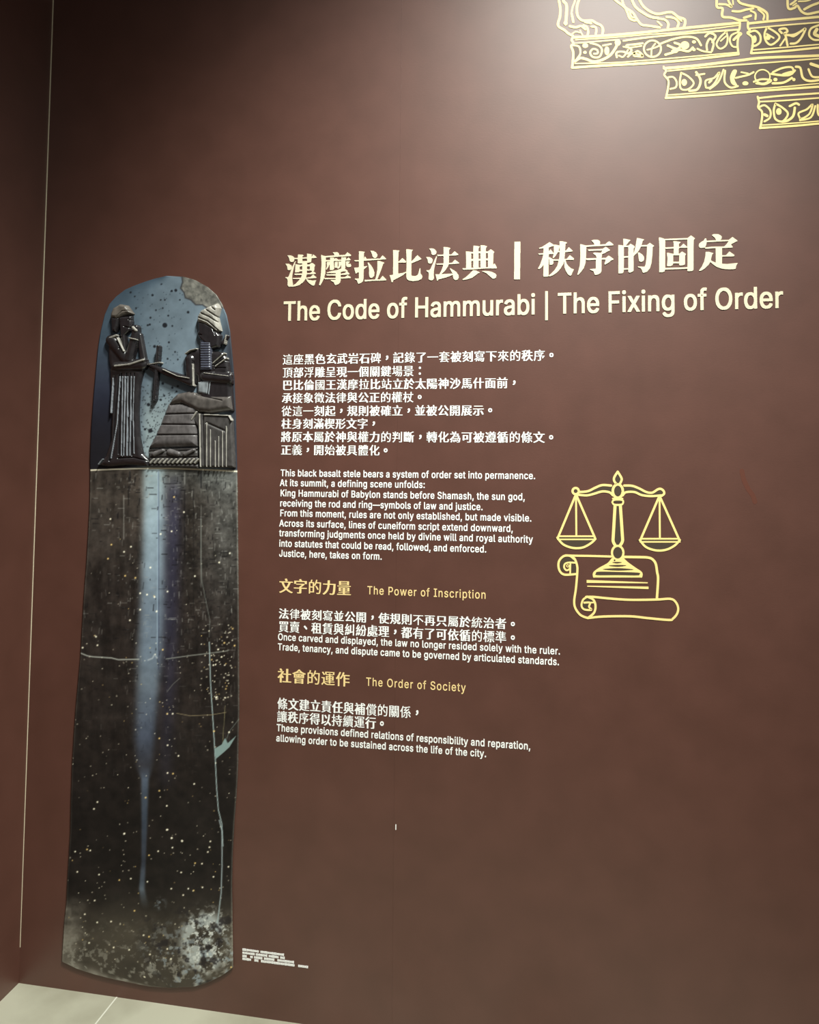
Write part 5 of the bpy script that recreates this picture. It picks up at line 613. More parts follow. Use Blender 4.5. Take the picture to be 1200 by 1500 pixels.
 34389: [[21,5,18,9,15,6,9,6,2,11,8,24,11,42,12,55,12,96,52,97,53,118,54,120,68,120,69,118,69,112,70,112,112,111,112,107,111,106,70,106,69,104,69,98,70,96,115,96,120,95,120,94,119,89,113,76,111,76,106,76,99,78,95,78,71,76,69,75,68,72,70,68,72,67,100,67,103,69,105,74,111,74,118,71,118,67,115,63,108,61,65,61,59,62,55,64,54,67,52,74,29,74,28,72,27,46,27,45,28,46,32,51,37,63,39,64,44,64,51,62,52,61,49,55,50,54,64,54,69,53,71,54,105,54,106,53,106,28,107,28,108,31,108,39,109,40,115,40,122,36,121,27,118,22,114,22,98,22,94,23,91,28,91,47,90,48,86,48,84,47,84,35,79,26,73,20,66,20,61,24,66,31,69,37,70,40,69,51,64,37,56,24,63,18,78,14,122,14,123,13,121,8,75,7,60,10,48,16,40,10,31,6,28,5],[20,12,30,16,38,23,39,25,34,32,31,30,24,29],[47,36,48,36,51,41,53,47,52,48,46,48,44,46,44,43],[28,79,52,80,53,82,53,89,52,90,29,90,28,89],[69,82,100,83,101,84,102,89,101,90,69,90,68,89]],
 34892: [[20,5,20,7,19,51,18,52,14,48,6,48,0,54,0,56,16,70,26,81,34,92,44,92,50,89,38,71,38,6,36,5],[67,6,64,13,65,14,84,14,86,16,86,69,85,70,45,70,44,71,45,77,124,77,124,71,123,70,106,70,105,69,105,15,103,10,99,7,93,6],[6,86,1,93,14,104,28,119,38,120,46,116,44,114,35,104,20,90,14,86],[51,104,50,105,50,111,51,112,119,112,120,111,120,105,119,104]],
 34987: [[19,6,18,7,18,45,17,45,12,40,6,40,4,40,1,47,10,56,20,68,28,83,30,89,29,90,2,90,2,91,2,97,43,98,47,95,48,93,46,88,34,67,35,66,41,74,50,74,50,101,76,102,76,118,77,120,92,119,92,102,93,101,115,102,122,100,116,80,114,76,107,76,100,78,104,93,93,93,92,92,92,71,111,71,117,68,114,58,108,44,97,29,100,26,107,20,123,13,119,6,112,6,108,7,99,12,87,19,73,10,63,6,56,6,52,10,49,6,42,6,36,11,36,13,43,25,47,39,39,39,35,44,34,43,34,6,33,6],[54,14,57,14,65,18,78,28,65,48,64,47,60,28],[86,39,89,40,94,50,99,60,100,62,99,63,75,62,80,49],[48,50,48,50,49,52,50,62,49,64,42,57],[66,71,75,70,76,71,76,92,76,93,66,93,65,92],[24,99,15,116,21,119,28,119,32,114,38,103,31,99]],
 35036: [[47,6,46,7,46,42,45,43,43,42,37,42,34,44,34,43,34,7,32,6,19,6,18,7,17,43,12,38,6,38,4,39,0,45,8,54,18,67,26,83,29,89,28,90,5,90,4,91,4,96,5,97,41,98,42,98,42,101,43,102,73,102,74,103,74,118,75,120,89,119,90,102,106,102,106,103,105,105,90,115,95,119,101,119,106,116,119,108,119,106,116,103,123,102,123,95,122,94,90,94,90,93,90,82,91,81,117,81,118,80,118,15,117,10,114,8,109,6,93,6,92,13,101,13,102,14,102,31,101,32,91,32,90,31,89,6,74,6,74,7,74,31,72,32,63,32,62,31,61,6],[62,39,73,39,73,53,62,52],[90,39,102,39,102,53,90,52],[45,52,46,53,46,61,45,62,42,57],[62,60,73,60,73,73,62,73],[90,60,102,60,102,73,90,73],[34,67,35,68,38,73,46,74,46,80,47,81,73,81,73,94,46,94],[24,100,14,115,15,116,20,118,28,118,38,104,37,103,31,100]],
 35215: [[45,6,41,11,41,12,50,16,56,21,62,29,66,40,66,46,57,46,56,47,56,61,55,62,39,62,38,57,38,53,58,31,58,30,54,25,52,24,45,25,35,38,28,22,22,15,15,8,8,7,2,13,3,14,12,23,18,35,21,49,22,60,21,62,3,62,2,63,2,69,3,70,21,70,22,71,22,90,5,91,4,92,5,98,22,99,22,117,24,118,38,118,38,100,40,98,56,99,56,113,57,114,116,114,116,47,115,46,103,46,102,45,102,17,103,15,107,16,109,20,110,31,117,32,124,27,123,16,121,11,117,8,113,8,97,8,92,8,88,10,86,16,86,45,85,46,83,46,82,45,80,34,77,27,74,22,70,17,59,8,52,6],[72,54,100,54,100,55,100,66,99,67,73,67,72,65],[39,70,56,70,56,91,39,90],[72,74,100,74,100,75,100,86,99,87,73,87,72,85],[72,94,100,94,100,95,100,106,99,107,73,107,72,105]],
 35352: [[8,6,7,8,8,48,53,48,52,12,24,12,22,11,22,6],[71,8,66,9,62,11,59,18,58,71,60,72,99,72,100,103,98,104,58,104,57,106,57,112,59,112,115,112,116,111,116,58,115,57,100,57,100,58,100,63,98,64,76,63,75,21,76,18,79,16,103,16,105,18,106,21,108,36,115,36,124,32,122,22,121,16,119,13,116,10,110,8],[23,19,37,20,37,41,23,40],[6,58,6,60,6,64,7,65,54,65,55,64,55,59,54,58],[9,76,8,77,8,81,9,82,51,82,52,81,52,77,51,76],[2,93,2,94,2,99,3,100,57,100,59,99,59,94,58,93],[27,102,18,116,23,120,31,120,37,113,40,107,40,105,34,102]],
 35731: [[59,6,56,11,60,18,60,22,59,23,51,20,46,20,44,22,44,14,43,12,20,12,19,12,18,7,8,7,7,48,42,48,44,47,44,44,62,44,62,51,50,52,49,52,49,56,50,57,61,57,62,59,62,63,61,64,48,64,46,65,46,69,47,70,61,70,62,71,62,76,61,78,50,78,49,78,49,97,50,98,82,98,82,79,81,78,77,78,76,77,76,71,77,70,88,70,89,71,89,77,84,78,84,98,116,98,117,78,116,78,103,78,102,76,102,71,104,70,119,70,120,69,120,65,118,64,103,64,102,63,102,59,104,57,116,57,117,56,117,52,116,52,103,52,102,50,102,45,104,44,122,44,122,43,122,39,121,38,94,38,93,37,99,28,110,35,116,34,119,31,118,30,104,22,109,18,114,16,122,12,122,11,119,6,117,6,112,6,102,11,92,19,86,27,81,35,72,29,72,17,73,16,85,19,90,19,91,18,91,13,64,6],[20,20,30,20,31,20,31,40,30,42,20,42,19,41],[44,27,45,26,57,31,66,36,68,38,66,38,44,38,44,37],[76,44,88,44,89,45,89,51,88,52,76,52,76,50],[76,57,88,57,89,58,89,64,88,64,76,64,76,63],[8,58,8,60,8,64,9,65,42,65,44,64,44,59,42,58],[8,75,8,76,8,80,9,82,42,82,44,80,44,76,42,75],[62,83,69,83,69,93,62,92],[96,83,104,83,104,93,96,92],[3,92,2,93,2,97,3,98,46,98,47,97,47,92,46,92],[22,100,16,116,21,118,26,118,28,117,31,110,33,104,32,102,27,100],[45,104,44,106,45,110,76,110,76,112,74,118,81,120,86,120,92,110,120,110,121,109,121,105,120,104]],
 35937: [[44,7,43,8,42,14,55,14,60,15,63,17,65,20,66,25,66,31,66,32,42,20,20,12,13,12,8,18,28,24,44,32,59,41,62,43,61,44,60,47,58,47,48,42,31,34,21,31,14,32,10,36,11,37,35,45,47,51,52,55,50,57,46,59,34,53,21,48,17,48,9,48,6,52,6,54,25,60,33,64,38,66,36,67,17,67,16,82,9,83,4,89,25,104,32,110,38,119,40,120,47,120,54,118,54,117,50,112,51,111,79,112,84,109,85,108,85,107,77,96,77,94,109,94,110,69,109,67,58,67,57,66,74,50,97,64,103,64,106,63,110,60,110,58,96,50,94,49,94,48,98,40,104,32,113,24,122,19,116,12,109,12,100,18,92,25,80,42,79,41,82,30,82,24,81,19,77,12,71,8,66,7],[33,73,47,73,55,81,58,86,58,87,33,87],[66,73,93,73,94,74,94,87,92,88,74,88,66,75],[34,94,57,94,62,98,66,104,64,104,44,104,35,96]],
 36012: [[10,5,5,11,7,12,25,16,41,22,47,22,54,19,45,14,28,8,17,5],[104,6,71,18,77,22,85,22,115,12,120,10,118,9,111,6],[20,24,19,25,19,69,20,71,106,71,108,70,108,25,107,24],[36,29,90,28,91,30,91,36,89,38,36,38,35,36],[36,43,90,42,91,44,91,50,89,52,36,52,35,50],[36,57,90,56,91,58,91,64,89,66,36,66,35,64],[4,78,4,83,5,84,54,84,54,91,53,92,18,92,16,94,16,97,18,98,53,98,54,99,54,106,12,106,10,107,10,110,12,112,53,112,54,113,54,119,55,120,70,120,70,118,70,112,72,112,114,112,116,111,116,107,114,106,71,106,70,99,71,98,109,98,110,96,110,93,109,92,71,92,70,91,71,84,120,84,122,83,122,79,120,78]],
 36023: [[10,5,5,10,5,12,22,16,40,24,47,24,54,20,52,18,48,16,30,9,16,5],[105,6,72,19,77,24,83,24,117,12,121,10,119,8,113,6],[19,26,18,27,19,78,107,78,107,26],[35,31,90,31,91,32,91,41,89,42,35,42,34,41],[35,47,90,47,91,48,91,56,89,58,36,58,34,56],[35,63,90,62,91,64,91,72,89,73,36,73,34,72],[12,87,11,89,11,112,12,114,113,114,115,113,115,88,114,87],[27,93,40,94,40,107,27,106],[56,93,69,94,68,107,55,106],[84,93,98,93,99,106,84,107]],
 36035: [[10,5,5,11,7,12,25,16,41,22,48,22,54,19,45,14,28,8,17,5],[104,6,71,18,77,22,85,22,115,12,120,10,118,9,111,6],[20,24,19,26,19,69,20,70,106,70,108,70,108,26,107,24],[36,29,90,29,91,30,91,37,89,38,37,38,36,37],[36,43,90,43,91,44,91,50,89,52,37,52,36,50],[36,57,90,56,91,58,91,64,89,65,37,65,36,64],[22,76,21,77,20,92,14,88,7,88,1,94,22,108,34,120,40,120,47,117,48,116,46,114,47,113,79,115,100,118,107,118,111,115,111,113,86,109,86,100,120,100,122,99,122,94,120,94,88,94,86,93,86,85,87,84,115,84,116,82,115,78,43,78,42,79,43,84,70,84,70,93,68,94,39,94,37,92,37,76],[38,100,69,100,70,101,70,108,68,108,46,108,44,112,37,105]],
 36067: [[105,5,90,10,73,14,72,15,77,18,86,18,119,10,120,8,112,5],[9,6,4,10,5,12,24,14,40,19,48,19,54,16,43,12,27,8,18,6],[20,22,19,23,19,62,20,64,106,64,108,63,108,23,107,22],[36,26,90,26,91,27,91,33,89,34,37,34,36,33],[36,39,90,38,91,39,91,45,89,46,37,46,36,45],[36,51,90,51,91,52,91,57,89,58,37,58,36,57],[12,70,12,71,12,88,12,89,113,89,114,88,114,71,114,70],[28,75,40,75,40,84,28,84],[56,75,69,75,69,84,56,84],[84,75,98,75,98,84,84,84],[15,95,14,99,15,100,53,100,54,101,54,106,52,107,7,107,6,109,6,112,7,113,53,113,54,114,54,118,55,120,69,120,70,119,70,114,72,113,118,113,120,112,120,108,118,107,72,107,70,106,70,101,71,100,111,100,112,98,112,96,111,95]],
 36215: [[8,4,0,9,4,19,6,28,8,40,9,62,10,63,16,63,24,62,24,45,26,38,29,35,29,72,28,74,3,74,2,80,3,81,25,81,26,82,26,98,6,98,6,99,6,105,26,106,26,107,27,119,42,120,42,118,43,106,62,106,63,104,63,99,62,98,43,98,43,81,65,81,67,79,99,79,100,80,100,106,64,106,64,107,64,113,65,114,116,113,116,69,115,68,102,68,99,72,82,71,81,37,82,34,84,34,100,33,104,34,106,35,108,38,109,50,115,50,124,47,122,37,120,30,116,26,108,26,74,26,70,27,66,30,65,36,64,47,46,47,44,46,44,22,45,20,48,19,61,17,123,17,124,16,121,9,68,8,48,10,34,13,28,16,21,22,15,5,14,4],[45,54,64,54,65,74,45,74]],
 36523: [[8,4,3,11,4,12,23,18,43,26,63,36,70,42,69,42,6,43,6,49,7,50,22,50,23,51,23,106,48,107,54,119,55,120,61,120,70,118,70,117,66,108,66,107,100,107,101,70,102,70,105,75,107,76,113,76,119,72,120,71,112,61,100,50,100,17,98,11,94,8,88,6,64,6,62,7,60,13,60,14,81,14,84,16,84,34,83,36,64,24,45,15,15,4],[40,50,82,50,84,52,84,62,82,63,40,63,39,61],[40,70,83,70,84,71,84,81,82,82,40,82,39,80],[40,88,83,88,84,89,84,99,82,100,40,100,39,98]],
 36681: [[25,6,24,7,24,27,3,28,2,29,2,33,3,34,23,34,24,35,24,46,8,46,6,48,6,88,8,88,24,89,24,98,23,98,5,98,4,100,4,106,24,106,24,118,26,120,38,119,38,107,39,106,54,106,55,109,56,110,80,110,81,111,81,119,82,120,94,119,94,111,95,110,120,110,121,105,120,104,95,104,94,103,94,98,95,96,118,96,118,65,110,64,121,52,122,49,122,48,117,45,113,45,107,50,67,49,57,48,55,46,39,46,38,45,38,36,39,34,53,34,54,39,55,40,93,40,94,41,94,46,95,47,106,47,108,40,122,40,122,38,122,34,108,34,107,33,107,11,106,8,104,7,98,6,82,6,80,6,79,11,79,12,92,12,94,13,93,34,60,34,59,33,59,29,58,28,38,27,38,6],[73,14,62,28,63,29,67,32,73,31,80,25,84,19,84,17,78,14],[20,52,24,52,26,53,26,63,25,64,20,64,19,64],[38,52,43,52,44,53,44,63,43,64,38,64,37,64],[56,55,79,55,81,56,81,63,80,64,59,64,58,66,58,96,80,96,81,98,81,103,80,104,59,104,58,103,57,98,39,98,38,98,38,89,55,88,56,88],[94,56,102,56,98,61,101,63,101,64,94,64],[71,69,80,69,81,78,71,78],[94,69,104,69,105,78,94,78],[20,70,24,70,26,71,26,81,25,82,20,82,19,82],[38,70,43,70,44,71,44,81,43,82,38,82,37,82],[71,83,80,83,81,90,71,91],[94,83,104,83,105,90,94,91]],
 36889: [[10,6,4,12,4,14,12,22,21,28,21,67,20,68,6,68,5,74,6,76,33,75,33,28,45,20,52,17,64,15,91,15,116,17,120,17,120,16,119,9,116,8,67,7,56,8,45,10,28,20,23,18,13,6],[49,26,48,28,48,54,49,56,108,56,110,55,110,28,109,26],[61,33,97,32,98,34,98,48,96,49,61,49,60,47],[51,66,50,67,50,71,51,72,106,72,108,71,108,66,107,66],[51,82,50,83,50,87,51,88,106,88,108,87,108,83,107,82],[29,90,22,97,8,107,9,108,13,112,17,112,37,98,38,99,38,104,39,104,74,105,74,106,73,108,68,117,75,120,79,120,87,109,86,108,82,106,82,104,119,104,120,103,120,99,119,98,39,98,33,91]],
 36939: [[10,8,4,16,9,22,20,31,20,61,19,62,4,63,4,69,5,70,33,70,34,31,38,26,46,21,54,18,66,17,89,17,115,19,121,19,122,18,120,12,119,11,103,10,67,10,55,10,44,13,40,15,27,24,22,19,13,8],[71,22,70,23,70,31,70,32,38,32,37,33,37,37,38,38,70,38,70,46,70,47,44,48,44,80,45,82,70,82,70,83,70,88,69,90,47,90,46,90,45,93,37,93,36,114,38,115,118,115,118,113,118,93,108,93,107,90,106,90,85,90,84,89,84,83,84,82,111,81,112,48,110,47,84,47,84,46,84,40,85,38,118,38,119,37,119,33,117,32,84,32,84,31,83,22],[56,52,70,52,70,61,56,61],[84,52,98,52,99,61,84,61],[56,67,70,67,70,76,56,76],[84,67,98,67,99,68,99,75,98,76,84,76,84,75],[24,88,16,100,8,109,8,110,14,114,18,114,19,113,29,102,34,94,34,92,29,89],[50,96,70,96,71,102,82,102,84,102,84,97,84,96,105,96,106,97,106,108,104,109,50,109,49,107]],
 36981: [[8,6,4,13,4,15,12,21,19,26,19,65,18,66,2,67,2,73,3,74,34,74,35,47,36,46,84,46,86,47,86,53,85,54,39,54,38,93,40,94,61,94,62,95,62,101,60,102,35,102,34,103,34,108,55,108,55,110,50,118,57,120,63,120,64,120,66,118,70,111,70,110,68,109,68,108,83,108,90,119,97,120,103,118,104,117,100,110,100,108,121,108,121,103,120,102,93,102,92,101,92,96,94,94,115,94,116,93,116,55,115,54,103,54,102,53,102,47,103,46,122,46,122,45,122,40,102,40,102,24,100,22,95,20,75,20,73,25,69,23,62,23,48,36,48,37,51,39,50,40,36,40,35,28,36,26,45,20,51,18,58,16,88,16,123,18,124,17,122,10,98,8,57,8,49,9,41,11,28,18,22,14,15,6],[82,25,86,26,86,40,63,40,63,38,74,28,73,26],[54,59,100,59,101,60,101,64,100,66,55,66,54,64],[54,70,100,70,101,71,101,75,100,76,84,76,81,77,78,80,78,88,76,89,75,88,74,83,70,78,60,72,54,72,54,71],[54,80,55,80,58,82,60,86,60,89,54,88],[96,81,101,82,100,89,93,88,92,82],[22,90,6,108,11,113,18,113,20,112,36,95,30,90],[76,94,77,94,78,95,78,101,77,102,76,101]],
 37096: [[76,6,75,7,74,63,4,64,3,65,3,70,4,71,41,71,46,80,50,95,52,96,58,96,65,94,66,93,58,72,58,71,74,71,75,72,76,113,116,113,121,110,122,108,106,72,116,59,120,51,120,39,119,32,115,26,110,24,90,23,90,6],[11,6,10,8,10,51,69,50,69,7,54,7,53,11,52,12,28,12,26,11,25,6],[26,20,52,20,53,43,26,43],[95,31,98,31,101,32,103,34,104,38,104,48,104,52,100,60,91,71,90,69,90,33,91,32],[90,72,94,77,102,98,103,103,102,105,91,105,90,104],[23,72,22,74,15,93,22,95,29,95,34,87,37,75,30,72],[7,97,6,99,6,103,7,104,32,105,32,107,28,117,29,118,36,120,43,120,50,104,71,104,72,103,72,98,71,97]],
 37117: [[73,6,72,7,72,73,70,74,50,74,39,62,40,61,67,61,68,60,68,8,53,8,52,13,51,14,32,14,30,13,30,7,30,6,16,6,15,7,15,44,14,44,12,44,5,44,0,50,18,61,25,67,32,73,30,74,3,74,2,75,2,80,3,82,27,82,27,97,8,98,8,99,8,104,9,105,26,105,27,117,28,118,42,118,42,106,44,105,55,105,60,114,61,115,68,115,76,112,117,112,123,109,120,100,106,71,106,70,114,62,120,51,122,41,122,35,120,30,118,26,110,22,88,22,88,6],[31,21,52,21,52,34,31,34],[88,30,100,30,104,32,106,37,106,46,103,54,98,62,90,70,104,102,104,104,104,104,89,104,88,104],[31,41,52,41,52,54,31,54],[58,82,72,82,72,104,58,84],[43,87,44,88,50,95,50,97,43,97]],
 37327: [[3,8,2,10,2,14,4,15,52,15,54,16,54,22,53,23,13,24,13,28,14,28,53,28,54,30,54,35,53,36,17,37,16,65,17,67,108,67,110,66,110,37,71,36,70,35,70,30,72,28,111,28,112,28,112,24,71,23,70,22,70,16,72,15,122,15,123,14,123,10,122,8],[32,42,53,42,54,43,54,49,53,50,33,50,32,48],[71,42,93,42,94,43,94,49,92,50,71,50,70,48],[32,54,53,54,54,55,54,61,53,62,33,62,32,61],[71,54,93,54,94,55,94,61,92,62,71,62,70,61],[4,74,3,78,4,80,120,80,122,78,122,74,121,74],[19,86,18,88,18,114,19,116,104,116,106,115,106,88,105,86],[35,91,89,90,90,91,90,97,88,98,36,98,34,97],[35,103,89,103,90,104,90,110,88,111,36,111,34,110]],
 37636: [[66,6,64,13,77,13,79,14,79,30,78,32,57,18,54,18,51,20,11,10,7,10,6,11,5,17,23,21,24,22,24,58,23,58,6,58,6,60,6,64,7,66,24,66,24,79,23,80,13,80,12,82,9,81,7,81,4,89,18,105,28,120,31,120,36,117,35,112,50,100,54,96,51,90,48,89,30,104,18,89,19,88,48,87,48,81,36,80,35,80,35,67,36,66,50,66,50,67,50,72,52,73,90,73,92,74,94,80,93,82,58,83,68,119,78,118,78,117,77,112,78,110,105,111,110,109,102,74,104,73,120,73,121,72,121,66,120,66,91,66,90,65,90,64,94,54,97,50,100,52,110,62,113,62,118,58,117,56,102,43,102,41,109,31,121,20,116,14,112,14,102,25,90,40,90,14,88,10,87,8,82,6],[35,24,49,26,52,26,78,41,79,42,79,65,53,66,52,65,52,60,51,58,36,58,35,32,37,36,41,52,44,52,50,50,44,29,41,28,35,30],[13,27,8,49,10,50,16,51,18,50,18,47,22,30,21,28,16,27],[67,42,56,57,56,58,59,61,63,61,64,60,70,54,75,46,70,42],[72,90,95,90,98,103,97,104,75,104,71,92]],
 37749: [[39,6,36,11,42,16,42,18,10,10,5,10,3,16,4,18,19,21,20,22,20,28,15,28,11,28,8,49,12,52,17,52,20,44,20,58,19,59,5,59,4,61,4,65,5,66,20,66,20,80,19,80,5,80,2,89,14,103,20,111,23,119,24,120,29,120,34,117,32,113,33,111,39,106,49,96,46,90,41,89,27,102,17,89,18,88,43,88,44,87,44,81,34,80,32,80,33,66,45,66,46,64,46,60,46,59,33,58,33,44,34,52,36,53,40,53,43,52,44,54,46,55,49,56,53,56,55,56,57,51,58,60,58,68,51,68,49,67,45,67,42,72,49,83,57,104,56,104,43,105,43,112,58,112,63,114,67,114,73,110,83,110,84,110,85,119,96,119,97,118,97,111,98,110,115,109,116,93,117,92,122,92,123,87,116,86,115,70,98,70,97,68,97,60,98,59,117,59,118,58,118,53,116,52,98,52,97,51,97,42,98,41,119,41,120,40,120,36,98,35,97,21,96,20,85,20,84,34,84,35,67,35,66,36,64,33,67,28,71,24,79,20,87,16,96,14,121,14,122,13,120,8,119,7,100,7,81,9,70,14,59,21,54,14,47,8,44,6],[33,25,43,27,48,26,49,28,51,33,45,46,40,30,39,29,33,29],[68,41,84,41,84,52,69,52,67,42],[70,59,84,59,84,69,72,69,71,68],[59,76,84,76,84,86,67,86,66,91,68,92,84,93,84,103,70,103,59,77],[98,76,102,76,104,76,104,85,103,86,98,86,97,86],[98,93,102,92,104,93,104,102,103,104,98,104,97,103]],
 38283: [[8,6,8,7,8,113,9,114,59,114,60,112,60,74,59,73,24,72,24,6,23,6],[87,6,84,13,85,14,100,14,102,16,102,72,100,73,65,74,64,113,66,114,117,114,118,112,118,16,118,12,115,8,110,6,99,6],[33,6,28,11,34,17,38,22,40,30,41,35,40,36,26,36,26,37,26,41,27,42,41,43,42,56,40,58,28,58,28,64,97,64,97,59,96,58,84,58,82,57,83,43,99,42,100,41,100,37,98,36,83,35,82,8,67,8,67,35,66,36,58,36,56,34,53,23,48,13,40,6],[57,43,67,43,66,57,57,57],[24,79,44,79,44,90,24,91],[80,79,101,79,102,80,102,90,100,91,81,91,80,89],[24,97,44,96,44,98,44,107,43,108,25,108,24,106],[80,97,101,96,102,98,102,107,100,108,81,108,80,106]],
 38364: [[9,6,8,7,9,114,59,114,59,77,58,76,48,76,48,75,50,74,49,73,42,63,42,62,45,62,51,68,56,68,59,66,60,65,51,56,57,55,62,48,68,52,73,57,72,58,63,56,60,61,68,68,73,75,72,76,67,76,66,77,66,114,117,114,118,16,116,11,115,9,112,7,107,6,93,6,92,7,90,14,102,14,103,15,103,75,102,76,83,76,81,76,84,74,84,73,76,63,76,62,79,62,85,69,90,69,94,66,94,64,86,56,92,55,97,44,97,43,93,40,89,40,88,41,86,44,85,44,61,42,60,41,60,25,60,20,58,16,52,11,48,8,43,6,38,7,35,11,44,17,47,21,46,22,31,22,30,37,32,38,42,38,42,27,48,26,48,28,48,39,53,40,54,41,52,44,51,44,33,42,27,42,26,46,26,47,32,51,39,57,37,58,29,56,26,61,32,67,38,76,37,76,24,76,22,75,22,6,21,6],[64,8,64,9,64,40,75,40,76,28,77,26,83,27,84,38,94,38,94,18,84,18,82,22,76,22,76,20,75,8],[43,49,49,49,50,50,47,53,43,50],[78,49,82,48,83,50,84,51,81,52,78,50],[23,83,45,82,46,84,46,92,44,92,23,92,22,91],[80,83,102,82,103,84,103,92,102,92,80,92,80,91],[23,98,45,98,46,99,46,107,44,108,23,108,22,107],[80,98,102,98,103,99,103,107,102,108,80,108,80,107]],
 38525: [[7,6,6,7,6,112,7,114,42,114,48,111,48,109,37,79,38,77,45,66,122,66,124,66,124,60,122,60,74,60,73,59,69,51,70,50,119,49,118,35,116,16,114,10,110,6,105,6,88,6,86,11,87,12,97,12,100,15,102,22,102,30,103,41,102,43,93,24,84,12,78,6,71,6,66,11,74,19,80,28,86,40,86,42,85,43,83,42,74,28,61,14,53,8,46,8,42,14,50,20,60,30,66,41,67,42,65,43,63,42,57,35,49,28,42,29,37,33,36,35,22,35,22,6,21,6],[22,42,27,42,30,43,32,49,32,57,32,62,27,71,23,76,22,74],[48,45,54,52,57,58,57,59,48,59],[53,75,52,77,52,114,113,114,113,75],[22,81,23,80,25,86,32,105,31,106,23,106,22,106],[68,81,97,81,98,82,98,91,96,92,68,92,68,91],[68,98,97,98,98,99,98,108,96,108,68,108,68,107]],
 38613: [[70,6,70,7,70,65,69,66,66,66,65,65,65,16,64,13,62,10,60,8,54,8,40,8,38,15,50,15,52,16,52,30,33,30,32,23,22,22,22,24,21,42,18,21,14,7,9,6,2,10,7,30,8,45,9,114,64,114,65,113,65,88,66,86,72,99,78,119,83,120,89,118,91,116,96,118,100,118,102,117,104,112,107,100,101,97,96,98,93,107,90,114,84,98,84,96,122,95,122,89,121,88,106,88,105,87,105,72,119,71,120,69,120,65,120,64,105,63,105,46,106,46,120,46,120,44,120,40,119,38,105,38,105,21,106,20,122,20,123,18,123,12,84,12,83,11,83,7,82,6],[84,20,91,20,92,20,92,37,91,38,84,38,83,38],[33,36,39,36,40,36,40,53,40,54,34,54,32,53],[84,46,91,46,92,46,92,62,91,64,84,64,83,63],[22,60,51,60,52,61,52,68,50,69,22,69,22,68],[84,71,91,71,92,72,92,87,91,88,84,88,83,87],[22,75,30,75,30,86,22,86],[43,75,52,75,52,86,43,86],[22,92,30,92,30,101,31,102,41,102,42,102,43,92,51,92,52,93,52,106,50,107,22,107,22,105]],
 38754: [[10,6,10,7,10,86,11,86,48,86,49,88,52,102,51,103,4,103,4,104,4,111,121,110,122,104,120,103,70,103,65,88,66,86,115,86,115,6,100,6,99,7,99,11,98,12,27,12,26,11,26,7,25,6],[26,20,35,20,36,21,36,77,35,78,27,78,26,77],[52,20,71,20,71,35,52,35],[88,20,98,20,99,21,99,77,98,78,88,78,87,78],[52,42,71,42,71,56,52,57],[52,64,71,64,71,78,52,78]],
 38914: [[44,6,40,10,40,12,58,20,67,26,71,26,78,22,73,18,61,11,47,6],[113,6,90,20,90,22,95,26,99,26,119,14,122,11,122,10,117,6],[8,10,6,17,21,18,23,18,24,20,24,102,22,104,4,104,4,105,4,111,49,112,52,114,121,113,122,108,121,106,92,106,88,95,89,94,116,94,117,93,116,30,54,30,54,93,55,94,74,94,76,97,78,105,76,106,52,106,50,104,37,104,36,103,36,19,34,15,32,12,28,10,20,10],[66,36,104,36,104,37,104,48,103,49,67,49,66,47],[66,55,104,55,104,56,104,67,103,68,67,68,66,66],[66,74,104,74,104,75,104,86,103,87,67,87,66,85]],
 39340: [[84,6,82,7,80,13,96,13,98,14,99,16,102,29,103,45,18,46,18,113,112,113,112,107,111,106,74,106,72,105,72,94,73,92,107,92,108,91,108,87,107,86,72,86,72,74,73,73,107,73,108,71,108,67,107,66,73,66,72,65,72,53,119,52,120,51,117,20,116,14,113,9,109,6,104,6],[9,6,2,11,6,16,10,24,15,38,23,39,29,38,30,35,27,24,20,12,16,6],[38,11,34,34,40,36,48,36,50,29,52,13,46,11],[63,14,56,35,62,38,68,38,70,36,74,28,76,17,69,14],[86,21,76,37,81,40,89,40,99,25,98,24,93,21],[34,53,55,53,55,66,34,66],[34,73,55,73,55,86,34,86],[34,93,55,93,55,106,34,106]],
 39636: [[13,5,12,7,12,64,11,66,6,66,6,67,6,81,11,82,12,83,12,114,50,115,51,83,52,82,56,82,56,83,57,110,72,110,72,118,73,120,84,119,84,111,85,110,89,111,90,119,99,120,101,119,101,111,102,110,117,110,117,73,60,73,58,72,58,66,60,65,119,65,120,64,120,60,55,59,54,60,54,65,52,66,51,64,51,14,50,10,48,8,44,6,31,6,29,13,37,14,38,14,38,27,37,28,25,28,24,27,24,6,23,5],[53,8,52,12,53,14,70,14,70,17,67,26,73,28,78,27,84,14,91,14,96,28,101,28,108,26,103,16,104,14,120,14,122,13,122,9,120,8],[61,30,60,32,60,51,61,52,113,52,114,51,114,31,114,30],[24,34,38,34,38,44,24,44],[73,36,101,36,102,37,102,46,100,46,73,46,72,45],[24,50,38,50,38,60,24,60],[18,67,46,66,46,68,46,75,45,76,18,76,17,74],[68,79,72,78,74,79,74,87,73,88,69,88,68,88],[84,79,88,78,90,79,90,87,89,88,85,88,84,88],[100,79,104,78,106,79,106,87,105,88,101,88,100,88],[24,82,26,82,27,82,27,93,26,94,23,93],[37,82,38,82,39,83,39,108,38,108,24,108,23,107,24,100,35,100,36,99],[68,94,72,94,74,95,74,103,73,104,69,104,68,103],[84,94,88,94,90,95,90,103,89,104,85,104,84,103],[100,94,104,94,106,95,106,103,105,104,101,104,100,103]],
